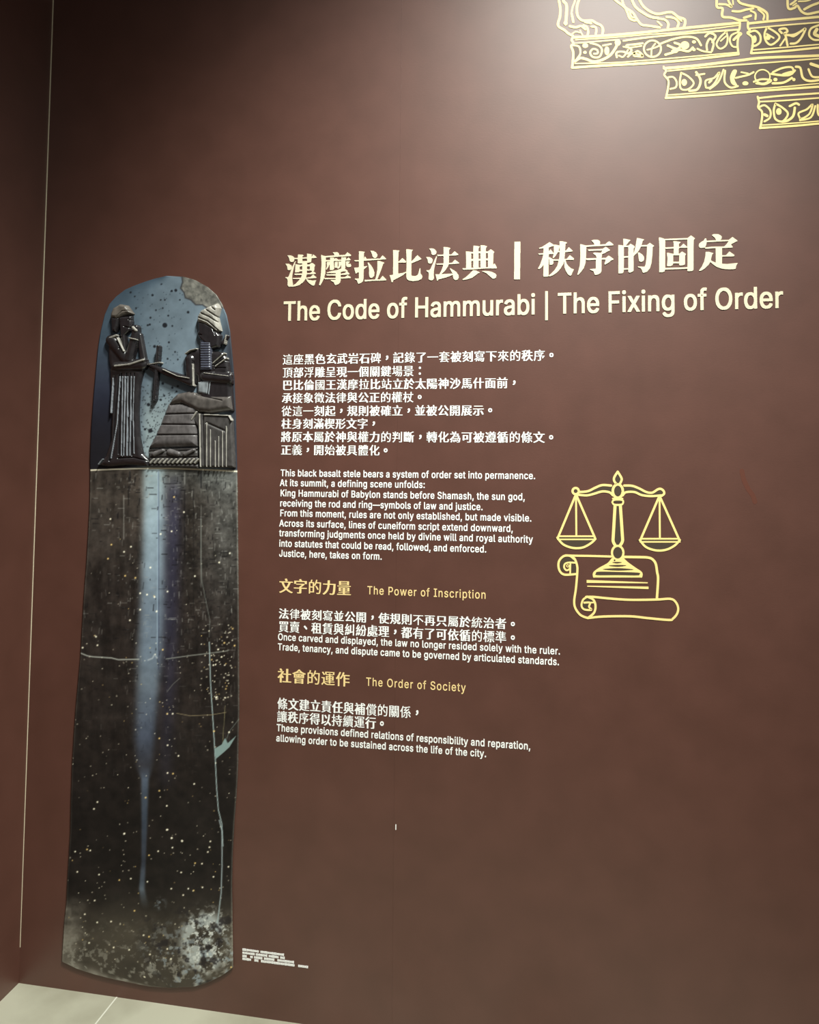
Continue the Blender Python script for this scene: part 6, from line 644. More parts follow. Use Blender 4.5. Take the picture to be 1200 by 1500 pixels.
 40657: [[12,5,6,8,6,9,13,19,18,28,25,29,32,27,32,26,29,19,21,7,18,5],[107,6,92,25,92,26,99,29,105,29,118,15,120,9,113,6],[42,6,42,8,40,26,54,26,56,18,57,8,51,6],[72,6,66,25,72,27,80,27,84,18,86,9,79,6],[5,35,4,37,4,41,5,42,53,42,54,44,54,53,54,54,16,54,14,55,14,60,15,62,53,62,54,63,54,72,54,73,17,74,17,114,108,114,108,74,71,73,70,72,70,63,71,62,110,62,110,60,110,55,109,54,71,54,70,53,70,44,72,42,120,42,121,41,120,35],[32,80,54,80,54,108,32,108],[70,80,92,80,92,100,82,83,76,82,71,84,70,83],[41,84,34,101,38,104,44,104,47,100,52,87,47,84],[70,87,71,86,72,88,79,103,86,104,92,102,92,102,92,108,70,108]],
 65292: [[17,0,14,6,15,10,23,16,26,19,28,23,22,26,20,29,18,33,20,42,22,45,27,47,34,47,38,46,41,43,44,37,44,23,40,14,35,7,26,0]],
 65306: [[27,12,23,14,20,18,20,30,22,33,26,36,37,35,41,33,43,29,43,20,42,17,40,14,36,12],[26,74,22,76,20,80,20,89,20,92,23,96,27,97,35,97,39,96,42,93,43,90,43,80,42,77,36,74]],
}
LATIN_BOLD = {
 44: [[16,24,15,25,15,30,25,92,27,92,58,92,58,91,58,86,41,24,40,24]],
 46: [[32,62,28,63,25,65,22,68,20,72,19,75,19,84,20,88,22,91,26,95,33,98,46,98,52,96,57,91,59,86,60,76,59,73,57,68,54,65,49,62,46,62]],
 58: [[32,62,28,63,25,65,22,68,20,72,19,75,19,84,20,88,22,91,26,95,33,98,46,98,52,96,57,91,59,86,60,76,59,73,57,68,54,65,49,62,46,62],[32,152,29,153,25,156,20,162,19,166,19,174,21,180,25,185,30,188,46,188,52,187,56,183,58,180,59,176,60,168,59,163,58,160,53,155,48,153,46,152]],
 65: [[9,63,8,64,9,70,69,236,71,237,104,237,165,71,166,69,165,64,164,63,134,63,118,106,116,110,59,110,58,110,57,109,41,64,40,63],[67,135,106,135,107,135,87,195,67,137]],
 66: [[24,63,23,64,23,65,23,236,24,237,100,237,112,234,120,232,124,229,132,224,138,216,142,207,144,199,144,182,144,177,142,170,136,163,133,159,126,154,134,149,139,145,146,136,149,129,150,123,151,116,151,102,149,93,145,84,140,78,132,72,123,67,112,64,99,63],[55,88,90,88,101,90,108,93,115,98,117,102,119,106,120,113,117,122,113,128,110,131,105,134,98,138,90,139,54,139,54,138,54,90],[55,164,86,163,94,165,102,169,109,175,111,179,113,184,114,188,113,192,112,196,110,200,105,206,102,208,97,210,92,211,86,212,54,212,54,210,54,165]],
 67: [[88,61,80,61,73,63,66,65,57,69,48,74,41,80,35,87,31,93,26,101,22,109,20,116,18,128,16,141,16,159,17,170,20,184,23,193,27,201,32,210,38,216,48,226,57,231,62,233,76,238,86,239,111,239,122,237,132,233,142,228,152,219,160,209,164,200,168,188,169,184,169,179,168,178,138,178,133,191,128,198,123,203,118,206,114,209,108,211,99,213,94,213,87,212,77,208,68,202,61,194,54,184,50,172,48,158,47,145,49,132,51,126,54,117,61,106,66,100,71,96,76,93,82,90,90,87,96,87,102,87,109,89,116,93,123,97,126,100,132,108,135,114,138,122,168,122,169,121,169,116,166,104,160,92,153,82,146,76,141,72,130,66,118,62,104,61]],
 70: [[24,63,23,64,23,65,23,236,24,237,134,237,135,236,135,214,134,212,56,212,54,212,54,161,56,161,126,161,127,159,127,137,126,136,54,136,54,134,54,64,52,63]],
 72: [[24,63,23,64,23,65,23,236,24,237,52,237,54,236,54,166,54,165,130,164,132,165,132,166,132,236,134,237,163,237,164,235,163,64,162,63,134,63,132,64,132,138,132,139,56,140,54,139,54,138,54,64,52,63]],
 73: [[14,63,13,64,13,86,14,87,40,88,42,88,42,210,42,212,41,212,14,212,13,214,14,236,15,237,102,237,102,235,102,214,102,212,75,212,73,211,73,90,74,88,74,88,102,87,102,86,102,64,100,63]],
 74: [[62,61,49,62,40,66,31,71,25,77,22,80,17,90,15,100,14,106,14,125,16,126,45,126,45,125,46,110,48,102,50,98,53,94,57,90,61,88,68,86,72,86,80,90,86,95,89,98,90,102,93,114,93,236,94,237,123,237,124,236,124,235,124,108,123,100,121,90,117,83,113,77,106,71,98,66,90,63,84,61,75,61]],
 75: [[24,63,23,64,23,65,23,236,24,237,52,237,54,236,54,164,54,162,123,237,160,237,161,235,160,230,98,164,96,160,160,70,161,68,161,64,159,63,127,63,126,64,74,136,72,137,56,120,54,118,54,64,52,63]],
 79: [[88,61,80,61,71,63,65,65,57,69,44,78,37,84,30,94,26,101,22,110,18,128,16,141,16,159,17,170,21,185,27,200,32,208,36,214,42,220,48,226,53,229,62,233,76,238,86,239,111,239,122,237,128,235,136,231,142,227,148,222,155,216,164,203,170,188,174,172,176,158,176,141,175,130,171,115,169,106,165,99,158,88,154,83,147,77,136,69,130,66,122,63,108,61],[95,87,104,88,116,92,124,98,131,106,137,115,141,126,144,138,145,148,144,162,141,174,138,182,132,193,125,201,116,207,108,211,98,213,94,213,87,212,78,208,70,203,63,196,56,187,51,176,49,166,47,155,48,141,50,129,54,118,59,109,66,100,74,94,83,90,90,87]],
 80: [[24,63,23,64,23,65,23,236,24,237,98,237,112,234,119,232,125,229,132,224,136,219,140,214,144,206,147,195,148,179,147,166,144,156,140,148,134,140,128,134,120,130,112,127,105,125,96,124,54,124,54,123,54,64,52,63],[55,149,83,149,90,150,96,151,101,153,108,159,112,164,114,170,116,175,117,181,116,186,114,194,111,198,107,203,104,206,99,209,88,212,78,212,56,212,54,212,54,151]],
 83: [[72,60,60,61,48,65,38,69,30,76,23,85,19,93,16,104,16,114,17,114,47,114,50,104,53,99,56,95,62,91,67,89,74,86,82,85,91,87,97,89,103,92,109,96,114,102,116,107,117,113,116,117,114,121,111,124,107,127,101,130,88,135,54,145,45,149,34,156,29,160,26,164,24,168,22,174,20,186,20,198,23,208,28,217,35,225,46,232,56,236,68,239,94,239,100,238,111,236,121,231,130,225,135,220,140,213,144,204,145,194,145,188,144,188,115,188,113,195,111,199,107,204,104,206,100,209,94,212,86,214,81,214,73,213,68,211,62,207,57,203,54,200,52,194,51,189,52,185,54,182,57,178,61,175,67,171,79,167,105,160,114,157,126,151,135,144,142,136,146,127,148,118,147,102,145,92,140,82,133,75,123,68,113,64,101,61,90,60]],
 84: [[68,63,67,64,67,65,67,211,65,212,14,212,13,214,14,236,15,237,150,237,151,235,151,214,150,212,99,212,98,212,98,64,96,63]],
 97: [[50,60,39,63,30,67,22,74,17,80,14,87,13,96,13,110,15,118,18,124,23,129,29,133,36,136,50,140,82,144,90,146,92,148,94,150,93,156,90,163,86,167,80,170,72,172,64,170,56,166,51,162,46,154,45,153,36,153,18,159,17,160,17,166,21,174,28,182,36,188,46,193,58,195,67,196,82,196,92,194,98,193,108,188,115,181,121,172,123,164,124,156,124,64,122,63,95,63,94,64,94,69,86,64,76,61,71,60],[62,84,68,85,74,87,80,90,87,96,91,102,93,107,94,114,94,122,70,118,61,117,54,114,47,108,45,105,44,102,44,98,46,94,49,90,53,88]],
 98: [[74,60,68,61,62,63,57,66,50,71,50,70,50,64,49,63,22,63,20,64,20,235,20,236,21,237,49,237,50,236,51,186,62,193,72,196,94,196,106,193,112,190,117,187,126,179,134,169,138,157,140,149,142,138,141,115,140,104,137,96,134,89,130,82,125,75,120,71,114,67,108,64,100,61,92,60],[80,85,87,86,92,89,96,92,102,98,106,105,109,112,111,121,111,128,110,138,109,146,106,153,103,158,98,164,93,167,87,170,81,171,75,170,68,168,64,164,59,159,55,152,53,146,51,138,50,132,50,125,52,114,54,106,58,100,63,94,68,89,74,86]],
 99: [[66,60,53,63,48,65,41,69,35,73,30,78,26,83,22,90,17,102,15,116,14,136,16,149,19,160,25,172,32,181,43,189,48,191,55,194,65,196,82,196,94,195,102,192,109,189,116,185,122,179,127,172,131,166,132,160,132,155,131,154,113,149,104,149,103,150,101,156,97,160,93,165,88,168,82,171,76,171,71,170,65,168,59,164,54,158,50,152,47,143,45,132,45,124,46,117,49,107,54,98,60,91,68,86,76,85,80,85,85,87,94,92,99,98,103,107,104,108,114,108,132,103,133,102,133,96,129,88,123,78,117,72,108,66,100,63,92,61,86,60]],
 100: [[63,60,56,61,49,63,43,66,37,70,30,77,27,80,23,86,20,94,16,106,14,120,14,137,15,144,17,154,19,162,26,174,34,183,43,190,53,194,59,195,68,196,86,195,94,193,105,186,106,188,106,236,107,237,135,237,136,235,136,64,134,63,107,63,106,64,106,70,106,71,98,65,89,61,81,60],[75,85,80,86,86,88,92,92,95,95,99,100,102,108,104,116,106,125,106,132,104,142,102,149,98,157,94,163,88,168,81,170,76,171,70,170,63,167,58,164,53,158,50,151,47,144,45,136,45,128,45,121,47,112,50,104,53,98,58,94,62,89,68,87]],
 101: [[68,60,60,61,53,63,47,65,42,68,32,76,24,86,21,91,18,99,15,112,14,120,14,136,15,146,18,157,23,169,30,178,39,186,49,192,60,195,71,196,89,195,102,192,110,188,119,181,126,172,131,162,134,149,135,140,135,120,134,119,46,119,46,118,45,117,49,106,53,98,59,92,67,87,76,85,80,85,85,86,93,90,99,94,104,103,104,104,114,104,132,99,133,98,133,92,130,84,125,78,118,71,108,65,102,63,92,61],[46,142,102,142,104,143,101,153,98,158,94,162,89,167,85,169,76,172,66,169,60,166,56,162,51,156,48,151,46,144]],
 102: [[30,63,30,64,30,170,28,171,6,171,5,172,5,194,6,194,28,194,29,195,30,215,31,223,34,228,37,232,44,238,54,243,65,244,82,244,92,241,93,240,93,234,88,218,87,218,78,218,72,219,68,218,65,216,63,214,61,211,60,206,60,196,60,194,87,194,88,194,88,173,88,172,87,171,61,171,60,170,60,64,58,63],[40,177,48,177,49,178,50,187,49,188,41,188,40,188,40,178]],
 103: [[66,13,57,14,49,16,42,19,34,23,26,31,21,38,20,41,20,46,36,56,46,56,56,45,64,40,69,38,76,37,85,39,91,41,96,44,99,47,102,50,104,54,105,60,106,74,105,74,96,68,89,66,82,65,63,65,56,66,46,69,40,72,32,78,26,85,21,93,17,102,15,113,14,120,14,138,16,150,19,160,24,172,32,182,37,186,43,190,53,194,62,196,68,196,86,195,96,193,106,186,106,187,106,194,107,194,135,194,136,192,136,58,135,49,133,42,130,35,123,27,116,22,109,18,99,15,90,14],[75,89,81,90,87,92,92,95,97,100,101,106,103,110,105,118,106,128,106,136,104,144,102,151,97,159,92,165,88,168,82,170,76,171,70,170,64,168,58,163,54,158,50,153,48,147,46,138,45,130,45,122,47,114,49,108,54,101,57,97,64,92,70,90]],
 104: [[21,63,20,64,20,65,20,236,22,237,50,237,51,236,51,188,52,187,60,192,70,195,87,196,96,195,106,193,113,189,118,185,121,182,126,173,130,162,131,148,131,64,130,63,102,63,101,64,101,143,100,150,96,159,92,165,84,169,77,171,68,169,61,164,58,161,55,156,52,148,51,142,50,64,49,63]],
 105: [[21,63,20,64,20,65,20,194,22,194,50,194,50,194,51,192,51,64,49,63],[30,209,26,210,23,211,20,214,18,218,17,221,17,230,18,235,22,239,28,242,43,242,48,240,53,235,55,230,55,221,53,216,50,212,45,210,40,209]],
 106: [[0,16,0,40,8,41,11,42,15,44,18,48,20,56,20,194,22,194,50,194,50,194,51,192,51,53,50,47,49,40,46,32,43,27,39,23,32,19,27,17,19,16],[30,209,26,210,23,211,20,213,18,217,17,220,17,230,18,235,22,239,28,242,43,242,48,240,52,236,54,231,55,222,53,216,49,212,44,210,40,209]],
 107: [[21,63,20,64,20,65,20,236,22,237,50,237,51,236,51,150,51,148,97,194,130,194,132,194,132,189,131,188,87,142,82,137,135,70,136,68,136,64,134,63,100,63,58,116,55,114,51,109,50,64,49,63]],
 108: [[44,62,36,64,32,66,29,68,26,71,24,75,21,84,20,235,21,236,22,237,49,237,51,236,51,96,52,90,55,87,57,87,68,87,69,87,73,70,73,64,71,63,64,62]],
 109: [[21,63,20,64,20,65,20,192,21,194,49,194,50,194,50,187,60,193,68,196,72,196,92,196,98,194,103,192,107,188,114,182,119,187,124,190,132,194,143,196,161,196,170,195,178,191,184,187,189,182,194,172,195,167,197,158,197,65,196,63,168,63,167,64,166,152,164,160,159,166,153,170,146,172,138,169,133,166,128,160,124,152,124,147,123,64,122,63,94,63,93,64,93,154,90,161,86,166,80,170,74,172,66,169,60,165,55,159,51,150,51,146,50,64,49,63]],
 110: [[21,63,20,64,20,65,21,194,22,194,49,194,50,194,50,188,50,187,59,192,68,195,78,196,88,196,96,195,102,194,108,192,114,188,121,182,125,175,129,167,130,158,131,148,131,64,129,63,102,63,101,64,101,143,100,150,96,159,92,165,84,169,77,171,68,169,61,164,58,161,55,156,52,148,51,142,50,64,49,63]],
 111: [[66,60,53,63,48,65,41,69,35,73,30,78,26,83,22,90,17,102,15,116,14,136,16,149,19,160,25,172,32,181,43,189,48,191,55,194,65,196,81,196,94,195,105,191,112,188,117,184,124,176,132,165,136,155,138,140,139,120,137,107,133,94,128,84,124,79,118,74,111,68,102,64,94,61,85,60],[75,85,80,85,88,88,94,92,98,97,102,102,105,110,107,118,108,127,108,136,106,144,103,150,100,158,94,164,90,167,84,170,76,171,71,171,65,168,59,164,55,159,51,153,48,146,45,131,45,124,47,113,50,104,53,99,58,94,63,89,68,86]],
 112: [[21,16,20,17,20,18,21,194,22,194,49,194,50,194,50,186,50,186,56,190,62,193,73,196,94,196,104,194,112,190,121,184,129,176,135,166,138,158,140,150,142,138,141,115,138,99,134,88,127,78,119,70,110,65,100,61,92,60,75,60,70,61,61,64,51,70,51,69,50,16,49,16],[80,85,87,86,92,89,96,92,102,98,106,105,109,112,111,121,111,128,110,138,109,146,106,153,103,158,98,164,93,167,87,170,81,171,75,170,68,168,64,164,59,159,55,152,53,146,51,138,50,132,50,125,52,114,54,106,58,100,63,94,68,89,74,86]],
 114: [[21,63,20,64,20,65,21,194,22,194,49,194,50,194,50,188,58,193,66,195,72,196,93,195,93,194,93,170,92,169,84,169,77,170,68,168,62,165,58,161,54,156,52,152,51,145,50,64,49,63]],
 115: [[58,60,48,62,39,64,32,68,27,72,22,78,17,86,15,94,15,100,33,104,44,104,47,96,52,90,56,88,60,86,64,85,69,84,78,86,85,91,88,94,90,97,91,100,91,102,89,106,86,108,80,112,44,122,35,126,28,130,23,137,20,142,19,146,18,152,18,160,19,168,23,176,28,182,35,188,44,193,54,195,64,196,81,196,90,194,95,193,102,190,108,185,111,182,115,176,119,169,120,164,120,159,101,154,92,154,88,162,82,168,76,171,69,172,62,170,54,166,50,160,49,158,49,156,51,152,54,149,60,146,66,143,90,138,99,135,106,132,112,128,116,124,118,120,121,113,122,106,122,96,122,91,119,83,114,76,108,71,100,66,92,63,82,61]],
 116: [[54,62,45,63,38,67,31,72,27,80,25,84,24,92,24,170,23,171,6,171,5,172,5,194,6,194,23,194,24,195,24,223,25,224,54,224,55,223,55,195,56,194,79,194,80,194,80,172,80,171,56,171,55,170,55,98,55,94,57,91,59,88,62,87,64,86,70,87,80,86,83,70,83,64,82,63,76,62],[35,177,43,177,44,178,45,187,44,188,36,188,35,188,34,178]],
 117: [[59,61,47,64,41,67,35,71,31,74,27,80,25,84,22,91,20,105,21,194,22,194,49,194,50,194,51,112,51,107,54,100,60,92,66,88,74,86,83,88,89,92,93,96,96,100,100,109,101,116,101,194,102,194,130,194,131,192,131,64,130,63,102,63,101,64,101,70,101,71,91,65,84,62,76,61]],
 118: [[57,63,55,67,9,187,9,194,10,194,39,194,41,194,72,107,73,108,104,194,105,194,135,194,136,192,135,187,88,64,86,63]],
 119: [[49,63,46,71,11,186,10,189,11,194,40,194,42,194,63,116,64,114,86,194,116,194,117,194,138,116,139,115,161,194,164,194,191,194,192,194,192,186,154,63,126,63,124,64,102,142,102,143,79,64,77,63]],
 120: [[11,63,10,64,10,70,52,130,13,188,12,189,13,194,14,194,46,194,71,156,72,156,77,166,96,194,128,194,129,192,129,188,89,129,130,70,131,68,131,64,129,63,99,63,98,63,70,104,43,63]],
 121: [[31,15,22,16,20,17,19,18,19,24,23,40,25,41,34,41,38,40,44,42,46,44,49,49,52,56,55,66,9,187,9,194,10,194,39,194,41,194,72,107,73,108,104,194,105,194,135,194,136,192,135,187,82,47,76,34,72,28,68,24,64,21,59,18,48,15]],
 124: [[33,12,32,13,32,14,32,255,33,255,58,255,59,255,60,255,60,13,58,12]],
 8212: [[4,125,3,126,3,148,3,149,4,150,242,150,243,149,244,148,244,126,242,125]],
}
LATIN_BOOK = {
 73: [[17,65,16,66,16,84,17,86,44,86,45,87,45,212,45,213,44,214,17,214,16,215,17,235,18,235,98,235,99,233,99,215,98,214,72,214,70,213,70,88,71,86,72,86,98,86,99,84,99,65,97,65]],
 79: [[92,62,84,63,76,64,68,67,60,70,47,79,37,90,29,103,25,112,23,118,21,129,20,138,19,158,22,176,27,192,34,206,44,218,56,227,60,230,69,233,75,235,85,237,104,237,118,235,128,232,133,229,145,220,155,210,161,201,165,194,169,182,171,172,172,162,173,142,170,124,166,108,162,100,157,92,151,85,147,81,136,72,123,66,109,63,100,62],[92,85,99,85,104,86,115,89,124,94,132,102,138,110,143,120,146,132,148,147,147,161,145,174,142,183,135,195,128,202,119,209,110,213,98,215,91,215,85,214,75,210,67,205,60,198,53,189,49,180,46,169,44,156,44,143,47,128,51,116,56,108,63,98,71,92,80,88,88,86]],
 80: [[26,65,26,65,26,66,26,235,28,235,95,235,109,233,120,228,128,222,136,214,140,206,143,197,145,188,145,173,143,162,138,152,133,144,126,137,119,133,110,129,102,127,93,126,52,126,51,124,51,65,50,65],[52,148,90,148,101,150,110,156,114,160,116,164,119,172,120,179,119,186,118,193,115,198,112,204,104,209,100,211,94,213,82,214,52,214,51,212,51,150]],
 83: [[76,62,64,63,51,66,42,71,33,77,28,84,22,93,19,103,19,112,20,112,44,112,46,104,48,100,52,95,57,91,61,88,69,85,79,84,85,84,94,85,100,87,106,90,113,95,117,101,119,107,120,113,119,119,117,122,114,125,110,129,104,132,91,137,57,147,48,151,37,158,32,162,30,166,26,173,23,183,23,196,26,206,30,214,38,223,46,229,55,233,67,236,75,237,91,237,101,236,111,233,119,229,127,223,134,215,139,207,142,198,142,190,141,189,118,189,116,197,114,201,110,206,106,209,96,214,90,215,81,216,72,215,65,212,59,209,54,204,50,198,48,194,48,189,49,183,54,177,58,173,64,170,76,165,102,158,110,155,120,151,130,145,137,138,140,132,142,128,145,117,145,106,143,96,138,86,134,81,130,77,123,72,114,67,104,64,92,62]],
 84: [[70,65,70,65,70,66,70,213,68,214,17,214,16,215,16,235,18,235,147,235,148,233,148,215,147,214,96,214,95,213,95,66,93,65]],
 99: [[70,62,57,64,46,69,38,75,33,80,28,86,24,94,21,100,19,110,17,121,17,134,18,142,21,155,26,166,32,176,36,179,42,184,52,190,62,193,74,194,88,194,96,192,104,189,109,186,115,182,121,175,126,168,129,160,129,156,128,156,111,151,107,151,106,152,104,157,100,162,94,168,88,171,82,173,74,173,66,172,60,169,54,164,49,158,45,147,43,138,42,128,42,120,45,109,47,102,52,94,59,88,66,84,76,83,84,84,90,86,95,89,100,93,102,96,107,106,111,106,129,101,130,100,130,98,127,90,122,82,114,74,108,70,99,65,90,63,82,62]],
 100: [[66,62,59,63,52,65,46,68,41,71,38,74,31,80,26,88,24,94,19,106,17,122,17,135,18,143,20,152,22,160,29,172,37,182,44,187,49,190,60,193,75,194,83,194,88,192,94,190,99,187,103,184,108,178,109,179,109,235,110,235,132,235,133,234,132,65,131,65,110,65,109,66,109,78,109,80,101,71,95,67,90,64,86,63,78,62],[72,83,78,83,86,85,93,89,98,93,102,98,105,106,107,114,109,123,109,134,107,143,105,150,102,158,97,164,91,169,84,172,78,173,69,173,62,170,56,166,52,162,48,156,45,148,43,140,42,130,42,120,44,110,47,103,50,97,55,92,60,88,64,85]],
 101: [[71,62,58,64,48,68,38,75,29,84,23,96,19,108,17,121,18,138,20,152,24,162,30,173,38,181,47,188,52,190,58,192,68,194,84,194,94,192,105,187,114,181,122,172,128,161,131,151,132,139,132,121,131,121,43,121,42,120,42,116,46,104,51,95,58,89,67,84,76,83,80,83,86,84,92,86,96,88,102,93,106,101,108,102,112,102,129,98,130,97,130,94,127,86,122,80,117,74,109,69,101,65,92,63,84,62],[35,124,37,124,38,124,38,136,36,138,35,137,35,136,35,124],[43,140,106,140,107,140,107,141,106,148,104,154,101,160,98,164,92,168,88,171,82,173,76,174,70,173,63,171,58,168,53,164,48,157,45,152,43,144,42,141]],
 102: [[34,65,33,66,33,172,32,173,8,173,8,174,8,192,9,193,31,193,32,193,33,214,34,220,37,226,40,230,47,237,56,241,63,242,78,242,88,240,90,239,90,236,85,220,81,219,72,221,65,219,62,218,60,215,58,212,57,208,57,194,57,193,84,193,85,192,85,174,85,173,84,173,58,173,57,172,57,66,55,65],[37,176,52,176,53,177,52,190,51,190,37,190,37,189,37,177]],
 104: [[24,65,24,65,23,66,23,234,25,235,47,235,48,234,48,180,56,187,60,189,66,192,76,194,90,194,100,192,110,188,115,183,118,180,123,172,127,161,128,146,128,66,126,65,105,65,104,65,104,145,103,152,99,160,94,167,87,171,77,173,67,171,62,169,59,166,53,160,49,152,48,144,47,65,46,65]],
 105: [[24,65,24,65,23,66,23,192,25,193,47,193,48,192,48,191,48,66,46,65],[33,211,26,213,21,218,20,222,20,228,20,231,23,235,28,239,32,240,40,240,42,239,47,237,50,232,52,228,51,220,49,216,44,212,38,211]],
 110: [[24,65,24,65,23,66,24,192,25,193,46,192,47,192,47,180,48,178,54,185,60,189,68,192,76,194,85,194,97,193,105,190,111,187,118,180,122,174,126,165,127,156,128,146,128,65,126,65,106,65,104,65,104,145,103,152,99,160,94,167,87,171,77,173,67,171,62,169,59,166,53,160,49,152,48,144,47,65,46,65]],
 111: [[70,62,57,64,46,69,38,75,33,80,28,86,24,94,21,100,19,110,17,121,17,134,18,142,21,155,26,166,32,176,36,179,42,184,52,190,62,193,74,194,88,194,100,191,110,185,119,177,127,167,130,160,132,154,135,142,136,134,136,121,135,114,132,101,127,90,121,80,113,73,105,68,94,64,82,62],[75,83,82,83,90,86,95,89,100,93,104,100,108,108,110,117,111,126,111,135,109,145,106,152,103,159,97,166,92,169,86,172,78,173,72,173,64,171,58,167,52,161,48,154,45,147,43,138,42,128,42,120,44,111,47,102,51,96,55,92,62,86,68,84]],
 112: [[24,18,24,18,23,20,24,192,25,193,46,192,47,192,47,178,48,177,55,185,58,188,65,191,71,193,82,194,91,194,100,192,108,190,118,183,125,175,132,164,136,152,139,136,139,120,137,106,132,92,125,81,120,75,116,72,105,65,93,62,78,62,66,64,62,66,56,70,48,79,48,77,48,18,46,18],[77,83,84,83,92,85,98,88,103,94,107,99,111,107,113,117,114,126,114,134,112,145,110,152,106,159,101,165,96,169,90,172,83,173,76,173,69,171,63,168,58,163,54,157,51,151,49,143,47,134,47,123,49,112,51,105,55,98,60,92,65,87,72,84]],
 114: [[24,65,24,65,23,66,24,192,25,193,46,192,47,192,47,182,48,180,52,185,56,188,60,191,65,193,74,194,90,194,90,192,90,172,90,171,74,172,65,170,59,166,55,163,51,158,49,153,48,146,47,65,46,65]],
 115: [[60,62,51,63,45,65,38,68,30,73,25,79,20,87,18,94,18,98,36,102,40,102,45,94,47,90,50,88,54,85,58,84,69,82,75,83,80,85,88,89,91,92,94,96,94,100,94,104,92,108,89,110,83,114,46,123,38,127,32,132,26,138,23,144,21,154,22,162,24,170,28,178,34,184,42,189,52,192,62,194,72,194,84,193,94,190,100,187,105,183,109,179,113,174,117,164,117,160,98,156,95,156,90,165,84,171,76,174,68,174,59,172,51,167,47,161,46,158,46,154,48,151,51,148,57,144,63,142,88,136,96,133,103,130,109,126,115,119,118,112,119,104,119,94,117,88,113,80,108,74,100,69,90,65,81,63,74,62]],
 116: [[57,63,48,65,41,68,34,74,30,81,28,86,27,94,27,172,26,173,9,173,8,174,8,192,10,193,26,193,27,193,27,221,28,223,50,223,51,222,52,194,52,193,76,193,77,192,77,174,77,173,53,173,52,172,52,96,52,92,54,89,56,86,58,85,63,84,73,85,76,85,80,66,79,65,74,64],[32,176,47,176,48,177,47,190,46,190,32,190,31,189,31,177]],
 119: [[52,65,49,73,14,188,13,190,14,192,37,193,39,192,64,100,73,136,90,192,113,193,114,192,130,137,138,102,139,100,164,192,166,193,188,193,189,192,189,188,152,65,129,65,127,66,111,123,102,156,102,157,76,66,74,65]],
 121: [[34,17,26,18,22,19,22,20,22,22,26,38,27,39,30,39,39,38,44,39,48,42,52,46,54,50,59,66,12,189,12,192,13,193,36,193,38,192,66,114,72,95,73,96,80,119,106,192,108,193,132,192,133,190,131,186,79,48,74,38,67,28,63,24,58,21,48,17,41,17]],
}
